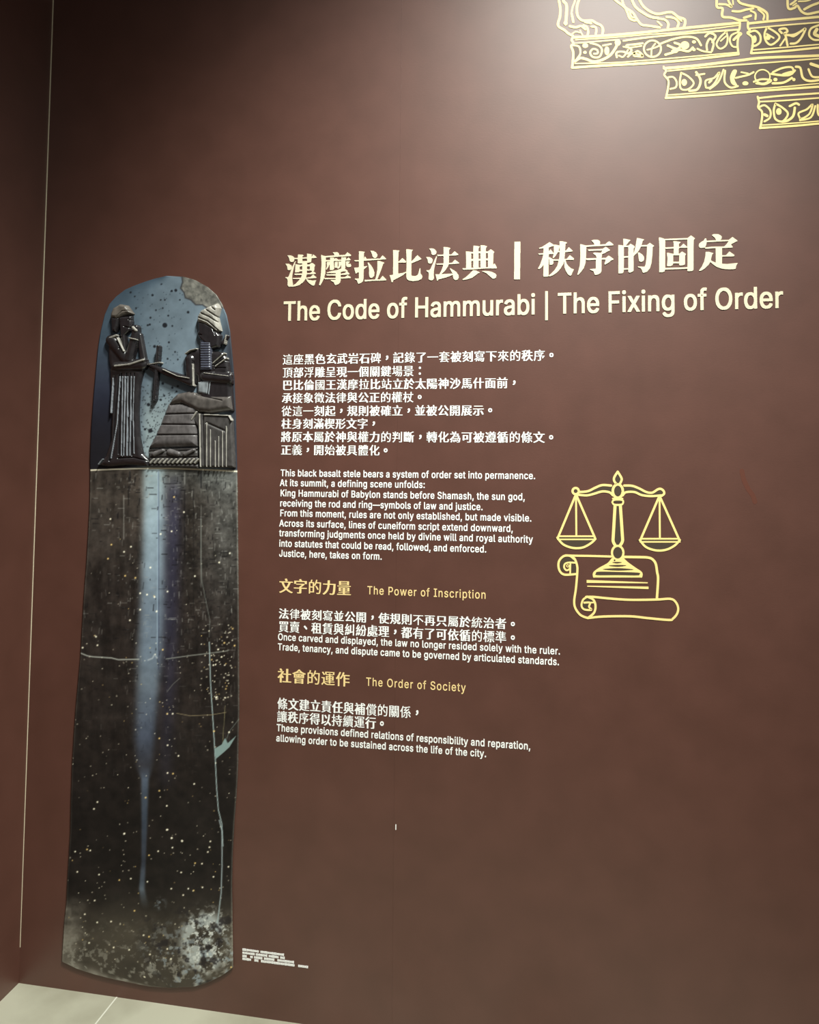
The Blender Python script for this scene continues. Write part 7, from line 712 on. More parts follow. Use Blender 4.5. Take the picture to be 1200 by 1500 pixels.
HEADING_SHAPES = {
 28450: [[145,31,144,31,144,32,144,46,143,48,141,48,121,49,118,48,117,47,117,45,124,40,125,39,123,38,117,36,95,35,92,35,91,36,90,49,89,50,88,51,70,51,69,50,68,48,61,43,50,39,31,39,29,40,29,41,35,45,39,52,43,65,49,70,51,70,60,70,63,70,68,64,69,63,69,58,70,57,82,57,89,57,89,57,90,58,89,74,90,76,92,77,114,77,115,77,116,79,116,81,115,82,114,82,110,83,101,83,78,80,77,80,76,81,76,85,74,117,75,119,76,119,80,119,93,118,104,114,114,113,115,113,116,114,116,123,115,124,113,124,83,124,72,125,69,126,69,126,70,127,73,130,75,131,111,131,113,132,113,133,112,138,108,143,106,144,100,144,63,145,61,145,61,146,62,149,62,150,63,150,99,150,101,150,102,151,101,152,99,154,80,170,64,179,62,180,61,180,61,179,60,169,57,153,57,136,62,113,68,91,78,68,78,66,77,66,76,67,70,72,55,98,55,98,55,97,55,89,50,84,48,83,38,79,23,78,20,78,19,78,19,80,22,84,27,91,30,104,31,106,38,109,46,107,48,107,52,102,53,101,53,101,51,108,37,137,35,139,30,141,19,141,18,142,18,144,18,145,19,145,25,147,26,148,30,153,31,161,30,177,31,179,34,183,36,185,38,186,60,186,74,184,77,184,100,178,120,166,133,153,135,149,136,148,137,148,138,149,144,159,154,168,157,170,169,177,173,179,181,181,184,181,189,177,192,167,197,158,197,156,191,156,176,157,154,154,151,153,145,150,142,149,142,148,145,148,175,147,197,145,198,144,199,143,198,141,197,140,182,130,180,129,179,130,176,132,165,140,164,141,142,143,139,143,139,143,138,142,140,136,142,129,142,128,143,128,149,128,179,127,193,126,195,125,196,123,195,122,181,114,180,113,180,112,185,111,186,110,187,95,191,86,191,84,190,83,179,76,176,75,174,75,165,77,163,78,160,81,155,82,147,82,145,82,144,81,144,77,144,75,145,74,147,74,163,72,165,72,168,69,169,67,170,54,171,53,178,52,186,52,198,51,200,51,200,49,199,48,198,46,182,35,181,35,180,36,174,43,173,44,171,44,170,44,170,42,172,36,172,34,165,33],[140,54,143,54,144,55,145,63,144,65,120,66,118,66,117,65,116,58,117,56,118,55,122,55],[112,90,115,90,116,91,116,104,115,105,113,106,105,106,102,106,101,105,101,104,101,93,103,92],[153,91,159,91,161,91,161,95,161,104,160,104,159,105,144,104,143,104,143,103,144,92,145,91,146,91],[144,111,163,110,174,112,175,113,175,113,172,117,169,119,160,122,145,123,143,122,143,121,143,112,144,111]],
 25705: [[115,24,96,25,94,25,95,26,103,33,105,38,104,39,103,39,54,42,49,42,46,42,29,37,28,37,27,37,27,43,29,73,29,84,27,111,22,152,15,175,16,178,17,179,19,180,21,180,23,178,32,166,43,148,44,147,45,147,51,151,53,151,63,151,104,150,111,150,112,151,112,152,111,153,111,154,86,154,85,155,84,156,84,158,85,159,101,165,102,166,105,174,109,177,111,178,128,174,137,167,138,166,139,163,141,155,141,149,142,148,147,148,193,146,198,146,199,145,200,142,199,140,181,132,179,133,167,140,165,141,143,141,141,141,141,140,141,132,141,131,142,131,187,129,193,127,194,126,193,125,182,116,181,115,182,112,182,111,165,101,168,99,168,98,169,64,170,63,174,63,197,62,198,61,199,60,199,58,188,49,187,49,186,49,178,56,172,58,171,57,171,57,173,52,174,51,173,49,171,48,146,48,145,48,145,49,145,58,144,59,142,59,128,59,114,52,112,52,111,52,105,55,103,56,103,55,102,51,101,50,82,50,81,50,80,51,79,59,79,60,78,61,73,61,59,61,55,61,54,61,54,54,54,50,55,49,56,49,82,48,142,45,198,43,200,42,203,39,203,38,203,38,182,25,180,25,173,32,166,37,160,37,133,38,132,38,132,37,130,30,129,28,121,24,119,24],[139,65,143,65,144,65,145,67,144,68,132,69,129,69,128,70,128,71,129,82,129,88,127,91,124,94,123,93,123,91,124,72,124,70,123,69,120,69,109,70,107,71,107,72,106,95,107,96,113,98,122,97,122,97,123,101,124,102,125,102,131,100,134,98,141,90,143,85,144,84,145,87,145,99,145,100,144,101,120,108,80,114,60,119,58,120,59,121,61,122,111,122,112,123,112,126,111,127,110,127,69,128,57,128,56,129,57,130,59,133,60,134,61,134,90,134,95,134,111,134,112,135,112,136,112,143,111,144,109,145,53,145,49,144,46,143,45,142,45,141,51,124,53,88,53,72,54,68,56,68,76,67,77,67,78,68,77,69,77,69,63,70,61,71,60,71,60,73,61,83,61,90,56,103,55,104,56,105,57,106,58,106,66,99,73,87,76,82,77,81,77,83,78,107,79,108,83,108,96,107,100,105,103,102,103,99,100,71,101,67,102,66,104,66,129,66],[185,67,175,67,173,68,173,83,174,86,177,92,179,93,191,94,200,93,201,92,203,87,199,79,198,78,197,78,189,80,187,79,186,76,187,75,193,71,194,69,193,68,193,67,191,67],[159,114,169,114,173,115,174,115,174,116,174,116,167,121,164,122,144,125,142,125,141,124,141,118,142,117]],
 25289: [[109,24,108,24,108,25,112,31,117,40,120,51,121,53,128,57,137,58,139,57,146,52,147,50,149,42,147,40,140,32,126,25],[41,26,40,26,40,28,40,67,39,68,38,68,15,68,13,68,13,69,13,70,16,73,18,74,25,74,38,74,39,74,40,75,40,100,39,101,38,102,14,103,13,104,12,104,18,123,21,130,22,132,23,132,23,131,29,127,31,126,38,125,39,125,40,126,40,153,39,154,38,154,18,154,17,155,16,156,16,157,17,158,29,163,33,174,37,178,39,179,53,174,62,168,64,166,67,151,67,131,68,113,69,112,71,110,87,99,89,98,89,96,87,95,70,98,69,98,68,98,68,85,68,73,69,71,70,71,75,71,87,70,144,67,196,64,199,64,200,62,200,61,198,60,181,47,179,46,177,47,165,59,163,60,86,62,85,62,84,61,81,56,77,51,75,51,74,52,71,59,70,60,69,60,69,58,69,38,70,36,74,31,74,30,72,29,60,27],[150,71,149,72,149,73,148,109,142,140,136,157,134,158,128,159,80,160,74,160,73,161,73,162,75,167,76,168,78,168,121,165,198,163,199,162,200,162,201,160,200,158,181,143,179,142,177,143,164,157,162,158,151,158,150,158,149,157,149,156,162,131,173,107,181,87,182,86,188,82,189,80,188,80,187,79,161,72,157,72],[95,79,92,80,91,81,96,94,100,112,99,133,102,144,103,147,110,151,112,151,119,150,121,148,128,143,129,142,131,128,126,113,125,111,112,93,98,80,97,79]],
 27604: [[111,23,109,24,109,26,111,71,111,107,110,128,110,129,107,129,90,134,64,137,63,137,62,136,62,87,64,86,71,86,107,86,108,85,108,84,109,80,108,80,105,77,88,65,86,65,84,66,69,79,66,80,64,80,63,80,62,79,62,77,64,38,65,36,69,31,70,30,67,29,35,27,33,27,32,27,32,35,33,61,33,103,32,107,32,142,31,143,31,143,13,145,12,145,12,146,18,160,23,176,24,177,25,177,29,178,30,177,34,169,35,168,60,158,86,147,107,134,109,133,110,133,110,135,110,141,110,153,113,162,115,164,125,170,127,170,148,173,180,170,197,163,199,162,203,155,204,152,202,146,195,139,193,137,192,114,191,113,190,112,189,112,188,113,182,133,177,143,175,144,165,148,162,149,143,148,142,147,140,145,139,144,139,142,139,92,139,90,141,89,169,80,197,70,199,70,199,69,178,53,175,51,174,51,173,52,153,70,142,78,141,78,140,78,139,77,139,73,141,36,142,34,147,28,148,27,146,26,128,24,115,23]],
 27861: [[121,19,120,20,120,21,120,52,119,54,118,54,114,55,85,55,83,55,83,56,85,61,87,62,114,61,118,61,119,62,120,64,120,94,120,95,118,96,111,96,79,97,78,97,77,97,77,98,79,101,80,102,81,102,115,102,117,102,118,103,116,111,106,131,96,146,95,147,94,147,73,147,72,148,72,148,73,151,78,164,81,176,82,177,85,177,87,176,90,172,91,171,110,167,138,161,173,150,174,150,175,151,176,161,179,168,181,170,190,174,192,174,201,172,203,171,208,164,209,163,208,154,208,151,207,150,199,141,197,138,180,128,160,119,157,119,156,119,156,120,172,142,173,143,173,144,167,144,112,146,109,146,108,145,109,144,120,137,132,127,146,109,149,101,150,100,155,100,208,97,210,96,211,94,211,93,210,92,189,80,187,79,185,80,175,88,170,93,167,93,154,94,152,94,151,92,151,73,152,61,152,60,157,59,191,59,203,57,205,57,206,56,207,55,206,54,205,52,187,40,185,39,183,40,167,53,165,54,158,54,153,54,152,53,152,52,152,34,153,33,158,28,159,25,159,24,157,23,139,20],[52,26,37,26,36,27,36,27,42,33,46,38,49,50,50,53,54,56,55,56,64,57,67,56,74,52,76,51,79,41,78,40,71,32,69,30,57,26],[79,61,75,66,56,99,44,121,36,128,34,128,23,128,21,128,21,130,20,131,21,132,32,139,33,140,34,149,32,165,33,168,35,172,37,173,47,176,49,176,58,173,62,168,64,166,62,149,63,132,68,108,82,64,81,63,81,62,79,61],[18,66,18,66,18,67,22,72,26,77,29,91,30,93,35,96,36,96,45,97,47,96,53,92,54,90,57,80,56,78,52,72,37,66]],
 20856: [[131,17,129,18,129,19,130,43,130,45,129,46,118,46,117,46,116,45,117,31,118,30,123,26,124,24,123,23,122,23,109,21,89,19,87,20,87,21,86,41,86,47,85,48,83,49,71,48,45,46,44,46,43,48,43,57,44,75,44,123,43,124,42,125,26,125,24,125,23,126,23,128,26,131,27,132,35,132,78,131,159,126,220,126,222,125,223,124,224,122,224,121,212,103,211,103,210,103,203,109,203,109,202,108,204,57,205,55,209,50,209,48,191,37,189,37,187,37,172,46,160,46,159,45,159,44,160,31,161,30,166,24,167,24,167,23,165,22,152,18],[161,54,170,54,171,54,172,55,172,78,172,79,171,79,162,80,161,79,160,79,160,56,160,54],[118,55,126,54,127,55,128,56,128,79,128,80,127,81,119,81,117,81,117,80,117,56,117,55],[75,56,84,56,85,56,86,57,86,80,86,81,85,82,76,82,75,82,74,81,74,58,74,57],[166,88,171,88,171,88,172,89,172,119,171,120,170,120,162,121,161,120,160,119,160,89,161,88,161,88],[124,89,127,89,127,89,128,90,128,120,127,121,126,122,119,122,117,122,117,120,117,91,117,90,118,90],[81,91,85,91,85,91,86,92,86,122,85,123,84,123,76,123,75,123,74,121,74,93,75,92,75,91],[87,134,84,135,62,153,40,168,24,176,23,177,24,179,25,180,27,180,51,177,79,170,100,158,113,149,115,149,123,147,124,146,124,146,123,144,103,136,97,135],[164,138,141,138,138,140,138,140,138,141,152,144,164,149,198,173,206,174,208,174,217,170,219,169,221,162,222,158,215,150,213,149,195,142,171,138]],
 124: [[55,30,55,31,55,64,54,66,54,135,54,136,54,170,53,172,53,206,54,206,54,206,87,206,88,206,88,206,88,190,88,188,88,154,89,152,89,119,89,117,89,84,90,81,90,30,90,30,89,29]],
 31209: [[145,18,143,18,143,19,144,37,144,38,143,38,141,38,123,34,109,34,87,23,85,22,41,44,24,49,22,50,23,51,24,52,25,53,27,53,48,51,49,52,50,52,49,72,49,73,47,74,22,75,20,75,19,76,20,77,23,80,25,81,46,80,47,80,48,81,42,99,30,126,18,144,18,146,18,147,20,148,21,148,23,148,35,143,37,141,48,130,49,130,50,130,50,132,48,179,49,182,50,183,51,184,53,184,75,183,76,183,79,181,85,182,87,182,105,177,127,165,131,162,150,145,166,124,169,114,170,113,171,115,172,133,172,139,180,157,191,171,193,173,204,179,206,179,212,177,213,176,219,163,227,152,227,150,226,149,211,145,195,134,184,121,179,107,179,106,182,105,225,105,226,104,227,101,228,100,227,98,206,84,204,83,202,84,187,99,185,100,174,101,173,101,172,100,175,72,176,69,178,69,217,66,219,65,219,64,220,63,219,61,200,47,198,46,197,46,195,47,183,60,180,61,178,62,177,61,176,61,176,59,178,31,179,29,186,27,187,26,186,24,185,23,160,18],[108,39,109,39,110,40,110,43,110,70,109,73,108,74,105,70,91,56,90,55,89,56,86,61,84,62,82,63,81,63,80,62,80,60,80,49,81,47,88,45,105,41,107,40],[143,45,144,46,144,47,145,62,144,63,143,64,139,64,138,64,138,63,142,48,142,46],[136,69,143,69,144,70,144,71,142,96,140,102,139,103,137,103,105,102,103,101,87,93,85,93,81,93,80,92,80,81,80,80,81,79,82,79,107,77,108,78,108,79,103,95,104,96,105,96,107,97,109,96,118,89,133,70,134,70],[80,101,81,101,81,101,83,102,83,103,85,127,85,128,87,128,99,128,101,127,107,122,108,120,107,111,107,110,108,109,136,109,137,109,138,110,130,133,113,154,110,156,94,169,83,177,80,179,79,178,79,176,79,128,80,124,80,103]],
 24207: [[115,17,100,20,99,21,98,21,99,22,108,29,114,36,115,37,115,40,115,41,114,41,64,44,43,39,35,38,33,38,32,39,32,47,32,51,32,71,33,74,33,100,30,133,30,137,22,162,16,179,16,181,17,181,20,182,23,180,38,167,54,149,63,127,65,112,66,110,67,110,73,112,75,113,116,111,122,111,124,112,124,116,124,152,123,152,122,153,110,153,92,154,90,154,89,156,90,158,91,158,110,165,111,166,116,178,119,182,121,182,136,180,150,174,152,172,156,166,157,163,157,112,157,110,159,110,165,110,176,110,180,110,181,111,181,112,178,120,174,130,174,131,175,132,177,133,178,133,180,133,196,126,212,115,225,111,227,109,227,107,226,106,203,93,200,92,198,92,182,102,159,102,157,102,157,102,157,100,160,92,159,88,159,86,176,80,192,72,205,68,207,67,208,65,206,64,185,51,182,50,180,51,166,59,163,60,78,63,77,64,78,65,81,69,83,70,122,68,159,68,161,68,161,69,155,78,155,79,153,79,139,78,122,77,117,77,110,79,108,79,108,80,110,83,122,90,124,92,129,101,129,102,129,102,125,102,121,103,79,104,74,104,68,104,67,104,66,103,66,100,68,55,68,52,69,51,119,48,201,45,223,43,225,43,226,42,227,40,226,39,217,32,206,26,203,25,201,25,192,29,181,37,179,38,161,39,149,40,148,39,148,38,149,31,149,28,147,24,146,22,136,18,122,17]],
 30340: [[125,15,124,16,124,17,118,47,113,66,109,80,107,83,106,85,105,85,105,83,105,67,106,65,112,58,112,56,111,54,90,43,88,42,87,43,74,51,62,51,61,51,60,50,61,49,69,42,76,34,86,27,86,26,86,25,60,20,47,19,45,19,44,19,44,21,45,40,45,49,44,50,43,51,34,49,17,48,16,48,15,48,15,50,15,98,16,103,16,153,16,157,16,179,16,181,17,181,35,181,37,181,39,180,44,177,46,176,46,173,47,165,47,164,49,164,71,163,73,163,74,164,74,165,74,174,76,176,78,177,85,178,87,177,99,173,102,171,104,169,105,167,105,101,107,99,121,88,128,83,129,81,138,72,147,57,148,56,149,56,181,55,183,56,184,56,181,104,176,136,175,139,171,148,170,150,169,150,167,150,132,149,130,149,130,150,130,151,131,152,147,157,148,158,153,164,158,176,160,177,165,179,168,178,184,173,200,158,209,135,215,95,217,60,218,58,225,53,225,52,204,40,200,38,198,39,184,48,179,48,153,49,152,49,152,48,158,31,159,29,167,24,167,24,167,23,165,22,140,17],[49,58,71,58,73,58,74,59,74,98,74,99,73,100,51,101,49,101,48,100,48,60,48,59],[129,83,129,84,129,84,133,96,135,112,138,124,141,125,147,127,148,128,161,124,163,122,167,115,166,106,165,102,156,93,153,91,138,83],[69,107,73,107,74,107,74,108,74,156,73,157,68,157,49,157,48,157,48,155,48,109,49,108,50,108]],
 22266: [[200,10,183,21,180,22,115,24,46,26,43,25,24,20,15,19,14,20,13,21,13,24,16,63,15,110,15,114,15,180,15,182,17,182,19,182,35,182,37,182,47,178,47,176,49,171,49,170,51,170,122,168,179,166,180,166,181,167,180,175,183,177,185,178,209,176,211,175,215,172,216,171,216,169,216,72,216,69,217,34,217,32,224,25,225,24,224,23,204,11,202,10],[175,29,179,29,179,29,180,30,180,60,180,61,179,62,177,62,159,49,158,49,156,49,140,62,138,63,131,63,130,63,130,62,130,50,131,49,139,44,140,41,139,40,137,40,112,37,99,37,97,37,97,38,100,48,100,62,99,64,95,64,52,66,51,65,50,65,50,34,50,33,51,32,61,32,123,31],[167,68,179,67,180,68,181,70,181,156,180,158,179,158,173,159,124,160,55,162,52,162,51,161,50,160,50,157,50,74,50,72,51,71,51,71,53,72,55,73,94,71,99,71,99,71,100,72,100,94,100,95,99,96,95,96,67,91,62,91,60,92,64,120,61,151,62,152,63,153,65,154,68,154,83,153,92,150,94,148,96,142,98,141,131,141,131,141,132,142,133,149,135,150,140,151,159,149,161,148,165,145,166,144,166,142,166,106,167,104,172,98,172,97,171,96,152,86,149,85,147,86,134,95,133,95,130,95,129,95,129,94,129,80,130,70,131,69,135,68],[126,103,131,102,132,103,133,104,132,125,132,131,131,132,130,133,109,133,99,133,97,133,97,132,97,130,97,105,97,104,99,103]],
 23450: [[93,10,85,14,84,15,84,16,86,17,102,27,108,37,108,38,108,39,107,39,99,39,55,41,53,40,53,40,51,32,50,31,48,30,43,30,42,31,36,40,20,47,10,54,9,56,7,65,8,67,11,72,13,74,24,75,41,73,42,74,46,78,48,79,101,76,104,76,105,76,106,79,106,143,105,143,104,143,89,138,79,133,78,131,80,122,85,106,86,105,92,101,93,100,92,99,66,93,48,93,47,94,45,115,38,139,24,163,9,179,8,180,9,182,10,183,12,183,24,180,43,170,64,154,73,142,74,141,76,142,87,149,108,162,136,171,163,174,188,175,202,175,222,173,223,171,226,159,234,147,234,146,233,145,172,150,147,149,144,149,143,148,143,118,143,116,144,116,155,115,191,115,211,114,215,113,215,112,216,109,215,108,214,107,188,92,186,92,184,93,167,108,160,109,149,109,144,109,143,109,143,107,143,77,143,76,144,75,147,75,194,74,203,73,205,72,206,70,205,69,197,60,196,59,196,58,198,57,218,48,231,44,233,42,233,40,209,26,206,24,205,24,203,24,182,37,142,38,135,38,134,38,134,37,140,32,142,24,141,22,137,17,135,16,122,11,119,10],[176,43,180,43,181,44,180,45,170,56,161,64,159,66,156,67,149,68,81,69,48,72,44,72,43,72,44,71,46,69,47,68,52,53,53,49,54,48,118,45]],
}
ADVANCE = {44: 0.188, 46: 0.188, 58: 0.188, 65: 0.480, 66: 0.456, 67: 0.510, 70: 0.410, 72: 0.517, 73: 0.300, 74: 0.396, 75: 0.467, 79: 0.533, 80: 0.445, 83: 0.447, 84: 0.449, 97: 0.389, 98: 0.424, 99: 0.396, 100: 0.424, 101: 0.404, 102: 0.254, 103: 0.425, 104: 0.410, 105: 0.167, 106: 0.167, 107: 0.381, 108: 0.189, 109: 0.610, 110: 0.410, 111: 0.415, 112: 0.424, 114: 0.259, 115: 0.365, 116: 0.227, 117: 0.410, 118: 0.389, 119: 0.567, 120: 0.379, 121: 0.389, 124: 0.230, 8212: 0.699}
SPACE = 0.188
HEADING_ORIGIN = {28450: (414, 362), 25705: (464, 362), 25289: (516, 360), 27604: (568, 358), 27861: (620, 356), 20856: (672, 354), 124: (740, 345), 31209: (784, 348), 24207: (842, 346), 30340: (902, 344), 22266: (962, 342), 23450: (1022, 340)}


def pairs(k): return list(zip(k[0::2], k[1::2]))
GC = {chr(c): [[(x/125, y/125-.12) for x, y in pairs(k)] for k in g] for c, g in CJK_SHAPES.items()}
GL = {chr(c): ([[((x-8)/330, y/330-.2) for x, y in pairs(k)] for k in g], ADVANCE[c]) for c, g in LATIN_BOLD.items()}
G2 = {chr(c): ([[((x-8)/330, y/330-.2) for x, y in pairs(k)] for k in g], ADVANCE[c]) for c, g in LATIN_BOOK.items()}
def glyph_solid(contours):
    """one letter as a thin solid of unit thickness: arrays of (x, z, depth 0..1) and faces"""
    from mathutils.geometry import delaunay_2d_cdt
    pts = []; edges = []
    for c in contours:
        n = len(pts); pts += [Vector((p[0], p[1])) for p in c]; edges += [(n+i, n+(i+1) % len(c)) for i in range(len(c))]
    V, ed, F, *_ = delaunay_2d_cdt(pts, edges, [], 1, 1e-6)
    V = np.array([tuple(v) for v in V]); n = len(V)
    mid = np.array([V[list(f)].mean(0) for f in F]); odd = np.zeros(len(F), bool)
    for c in contours: odd ^= inside(mid[:,0], mid[:,1], c)                  # counters of the letters stay open
    F = [f for f, k in zip(F, odd) if k]
    P = np.vstack([np.column_stack([V, np.ones(n)]), np.column_stack([V, np.zeros(n)])])
    faces = []; count = {}
    for f in F:
        f = list(f); A = sum(V[f[i]][0]*V[f[(i+1) % len(f)]][1]-V[f[(i+1) % len(f)]][0]*V[f[i]][1] for i in range(len(f)))
        if A < 0: f.reverse()
        faces.append(tuple(f))
        for i in range(len(f)):
            e = (f[i], f[(i+1) % len(f)]); count[e] = 1
    faces += [(a, a+n, b+n, b) for a, b in count if (b, a) not in count]     # side walls along the outline
    return P, faces
CACHE = {}
def solid_of(kind, ch, contours):
    if (kind, ch) not in CACHE: CACHE[kind, ch] = glyph_solid(contours)
    return CACHE[kind, ch]
def set_type(name, placed, m, parent, thick):
    """placed: list of (solid, x, z, sx, sz) -> one mesh of raised letters on the wall"""
    V = []; F = []; n = 0
    for (v, f), x, z, sx_, sz_ in placed:
        V.append(np.stack([x+v[:,0]*sx_, -.0001-v[:,2]*thick, z+v[:,1]*sz_], 1)); F += [tuple(n+i for i in q) for q in f]; n += len(v)
    me = mesh(name, np.vstack(V).tolist(), F); rebase(me, parent.location); return link(name, me, m, parent)
PUNCT = '，。：、'

def cjk_line(text, xl, xr, yb_l, yb_r, h):
    """text between pixel xl and xr (left of the first, right of the last full character), baselines and height in pixels"""
    n = len(text.rstrip(PUNCT))
    a, b = at(xl, yb_l), at(xr, yb_r); z = (a[1]+b[1])/2
    pitch = (b[0]-a[0])/(n-1+.92); ex = pitch*.965; ey = h*mpp(xl, yb_l)/.925
    out = []
    for i, ch in enumerate(text):
        x0 = a[0]+i*pitch; s = solid_of('cjk', ch, GC[ch])
        if ch in PUNCT:
            P = s[0]; cx = (P[:,0].min()+P[:,0].max())/2; cy = (P[:,1].min()+P[:,1].max())/2
            out.append((s, x0+(.47-cx)*ex, z+(.46-cy)*ey, ex, ey))
        else: out.append((s, x0-.03*ex, z+.08*ey, ex, ey))
    return out
def lat_words(text, xl, xr, yb_l, yb_r, cap, G, kx=.80):
    a, b = at(xl, yb_l), at(xr, yb_r); z = (a[1]+b[1])/2
    ey = cap*mpp(xl, yb_l)/.52
    adv = [SPACE if c == ' ' else G[c][1] for c in text]
    ex = ey*kx; tr = ((b[0]-a[0])-(sum(adv)-.06)*ex)/(len(text)-1)
    words = []; cur = []; x = a[0]
    for c, w in zip(text, adv):
        if c == ' ':
            if cur: words.append(cur); cur = []
        else: cur.append((solid_of(id(G), c, G[c][0]), x-.03*ex, z, ex, ey))
        x += w*ex+tr
    words.append(cur); return words
THK = .0006
# main heading, Chinese
hx0, hz0 = at(418, 420)
t = empty('wall_heading', (hx0, 0, hz0), 'large cream Chinese heading at the top of the text column', 'lettering')
for code, cs in HEADING_SHAPES.items():
    ox, oy = HEADING_ORIGIN[code]
    s = glyph_solid([[tuple(at(ox+x/4, oy+y/3.2)) for x, y in pairs(c)] for c in cs])
    set_type('divider_bar' if chr(code) == '|' else 'character', [(s, 0, 0, 1, 1)], M_CREAM, t, .0012)
x0, z0 = at(416, 470)
t = empty('wall_heading', (x0, 0, z0), 'cream English heading in bold letters under the Chinese heading', 'lettering')
for w in lat_words('The Code of Hammurabi | The Fixing of Order', 416, 1146, 470.5, 450, 27.3, GL):
    set_type('word', w, M_CREAM, t, .0012)
def paragraph(name, label, group, lines, m, mode, G=None):
    x0, z0 = at(lines[-1][1], lines[-1][3]); t = empty(name, (x0, 0, z0), label, 'lettering', group)
    for L in lines:
        cs = cjk_line(*L) if mode == 'cjk' else [c for w in lat_words(*L, G) for c in w]
        set_type('text_line', cs, m, t, THK)
    return t
GW = 'white text blocks on the brown wall'; GS = 'gold subheadings on the brown wall'
paragraph('wall_text', 'eight-line white Chinese paragraph directly below the headings', GW, [
    ('這座黑色玄武岩石碑，記錄了一套被刻寫下來的秩序。', 414.3, 798.5, 534.8, 527.9, 14.8), ('頂部浮雕呈現一個關鍵場景：', 414.3, 606.3, 553.7, 551, 14.8),
    ('巴比倫國王漢摩拉比站立於太陽神沙馬什面前，', 414, 744, 571.7, 568.8, 14.6), ('承接象徵法律與公正的權杖。', 413.2, 606, 590.6, 589.5, 14.6),
    ('從這一刻起，規則被確立，並被公開展示。', 412.8, 709, 609.8, 608.9, 14.6), ('柱身刻滿楔形文字，', 412.5, 538.8, 628.5, 628, 14.6),
    ('將原本屬於神與權力的判斷，轉化為可被遵循的條文。', 412, 798, 647.8, 648.3, 14.8), ('正義，開始被具體化。', 412, 556.2, 666.7, 667.2, 14.6)], M_WHITE, 'cjk')
paragraph('wall_text', 'nine-line white English paragraph left of the balance scale emblem', GW, [
    ('This black basalt stele bears a system of order set into permanence.', 411.4, 784.1, 697.9, 701.4, 9.4), ('At its summit, a defining scene unfolds:', 410.5, 622.4, 712, 714.7, 9.4),
    ('King Hammurabi of Babylon stands before Shamash, the sun god,', 410.9, 768.9, 727.6, 732, 9.4), ('receiving the rod and ring—symbols of law and justice.', 410.5, 707.1, 741.6, 747.4, 9.4),
    ('From this moment, rules are not only established, but made visible.', 410.5, 778.5, 756.1, 764, 9.4), ('Across its surface, lines of cuneiform script extend downward,', 409.6, 751.4, 771, 779.2, 9.4),
    ('transforming judgments once held by divine will and royal authority', 409.6, 780.3, 785.9, 794.6, 9.4), ('into statutes that could be read, followed, and enforced.', 409.3, 712.4, 800.4, 809.5, 9.4),
    ('Justice, here, takes on form.', 409.3, 559.3, 815.1, 820, 9.4)], M_WHITE, 'lat', GL)
def subheading(label, text, G=None, **k):
    x0, z0 = at(text[1], text[3]); t = empty('wall_subheading', (x0, 0, z0), label, 'lettering', GS)
    if G is None:
        for g in cjk_line(*text): set_type('character', [g], M_GOLD, t, THK)
    else:
        for w in lat_words(*text, G): set_type('word', w, M_GOLD, t, THK)
subheading('five-character gold Chinese subheading below the English paragraph', ('文字的力量', 409.5, 514, 868.8, 872, 20))
subheading('gold English subheading The Power of Inscription', ('The Power of Inscription', 538.4, 711.7, 870.3, 877.2, 11.6), G2)
paragraph('wall_text', 'two-line white Chinese paragraph under The Power of Inscription', GW, [
    ('法律被刻寫並公開，使規則不再只屬於統治者。', 408.6, 742, 906, 922, 14.5), ('買賣、租賃與糾紛處理，都有了可依循的標準。', 408.4, 742, 926, 941.8, 15.5)], M_WHITE, 'cjk')
paragraph('wall_text', 'two-line white English paragraph about trade, tenancy and dispute', GW, [
    ('Once carved and displayed, the law no longer resided solely with the ruler.', 407.5, 820.5, 937.2, 959.2, 9.4), ('Trade, tenancy, and dispute came to be governed by articulated standards.', 407.3, 819, 951.5, 975.1, 9.4)], M_WHITE, 'lat', GL)
subheading('lower five-character gold Chinese subheading, left of The Order of Society', ('社會的運作', 407.3, 512.2, 1000, 1005.8, 19.5))
subheading('gold English subheading The Order of Society', ('The Order of Society', 536.6, 682, 1004.9, 1012.6, 11.6), G2)
paragraph('wall_text', 'two-line white Chinese paragraph under The Order of Society', GW, [
    ('條文建立責任與補償的關係，', 406.6, 602, 1039, 1052, 16), ('讓秩序得以持續運行。', 406, 550.7, 1058.4, 1067, 15.8)], M_WHITE, 'cjk')
paragraph('wall_text', 'lowest two-line white English paragraph of the text column', GW, [
    ('These provisions defined relations of responsibility and reparation,', 405.5, 777, 1070.7, 1098.2, 9.6), ('allowing order to be sustained across the life of the city.', 405, 712.2, 1085, 1109.8, 9.4)], M_WHITE, 'lat', GL)

# tiny source note, too small to read in the photograph: four rows of small marks
x0, z0 = at(356, 1410)
t = empty('source_note', (x0, 0, z0), 'tiny four-line white caption beside the foot of the stele', 'caption')
rr = random.Random(5)
for (xa, ya, xb, yb, gaps) in [(355.3,1390.8,415,1398.6,((379,381.5),)), (355.3,1395.5,416,1403.3,((373.5,375),(392.5,394),(408.5,410.5))), (355.3,1400.2,431,1409.6,((362,366.5),(370,372),(385,387.5),(402,407))), (355.3,1404.4,451,1416.6,((368,372),(379,382.5),(432,436)))]:
    ink = Ink(THK); x = xa
    while x < xb:
        w = .7+rr.random()*1.1
        if not any(g0 < x+w/2 < g1 for g0, g1 in gaps):
            y = ya+(x-xa)/(xb-xa)*(yb-ya); h = 1.3+rr.random()*.5
            ink._solid([np.array(p) for p in ((x,y-h),(x+w,y-h+.1),(x+w,y+h),(x,y+h))], [(0,1,2,3)])
        x += w+.35
    ink.build('text_line', M_WHITE, t, t.location)

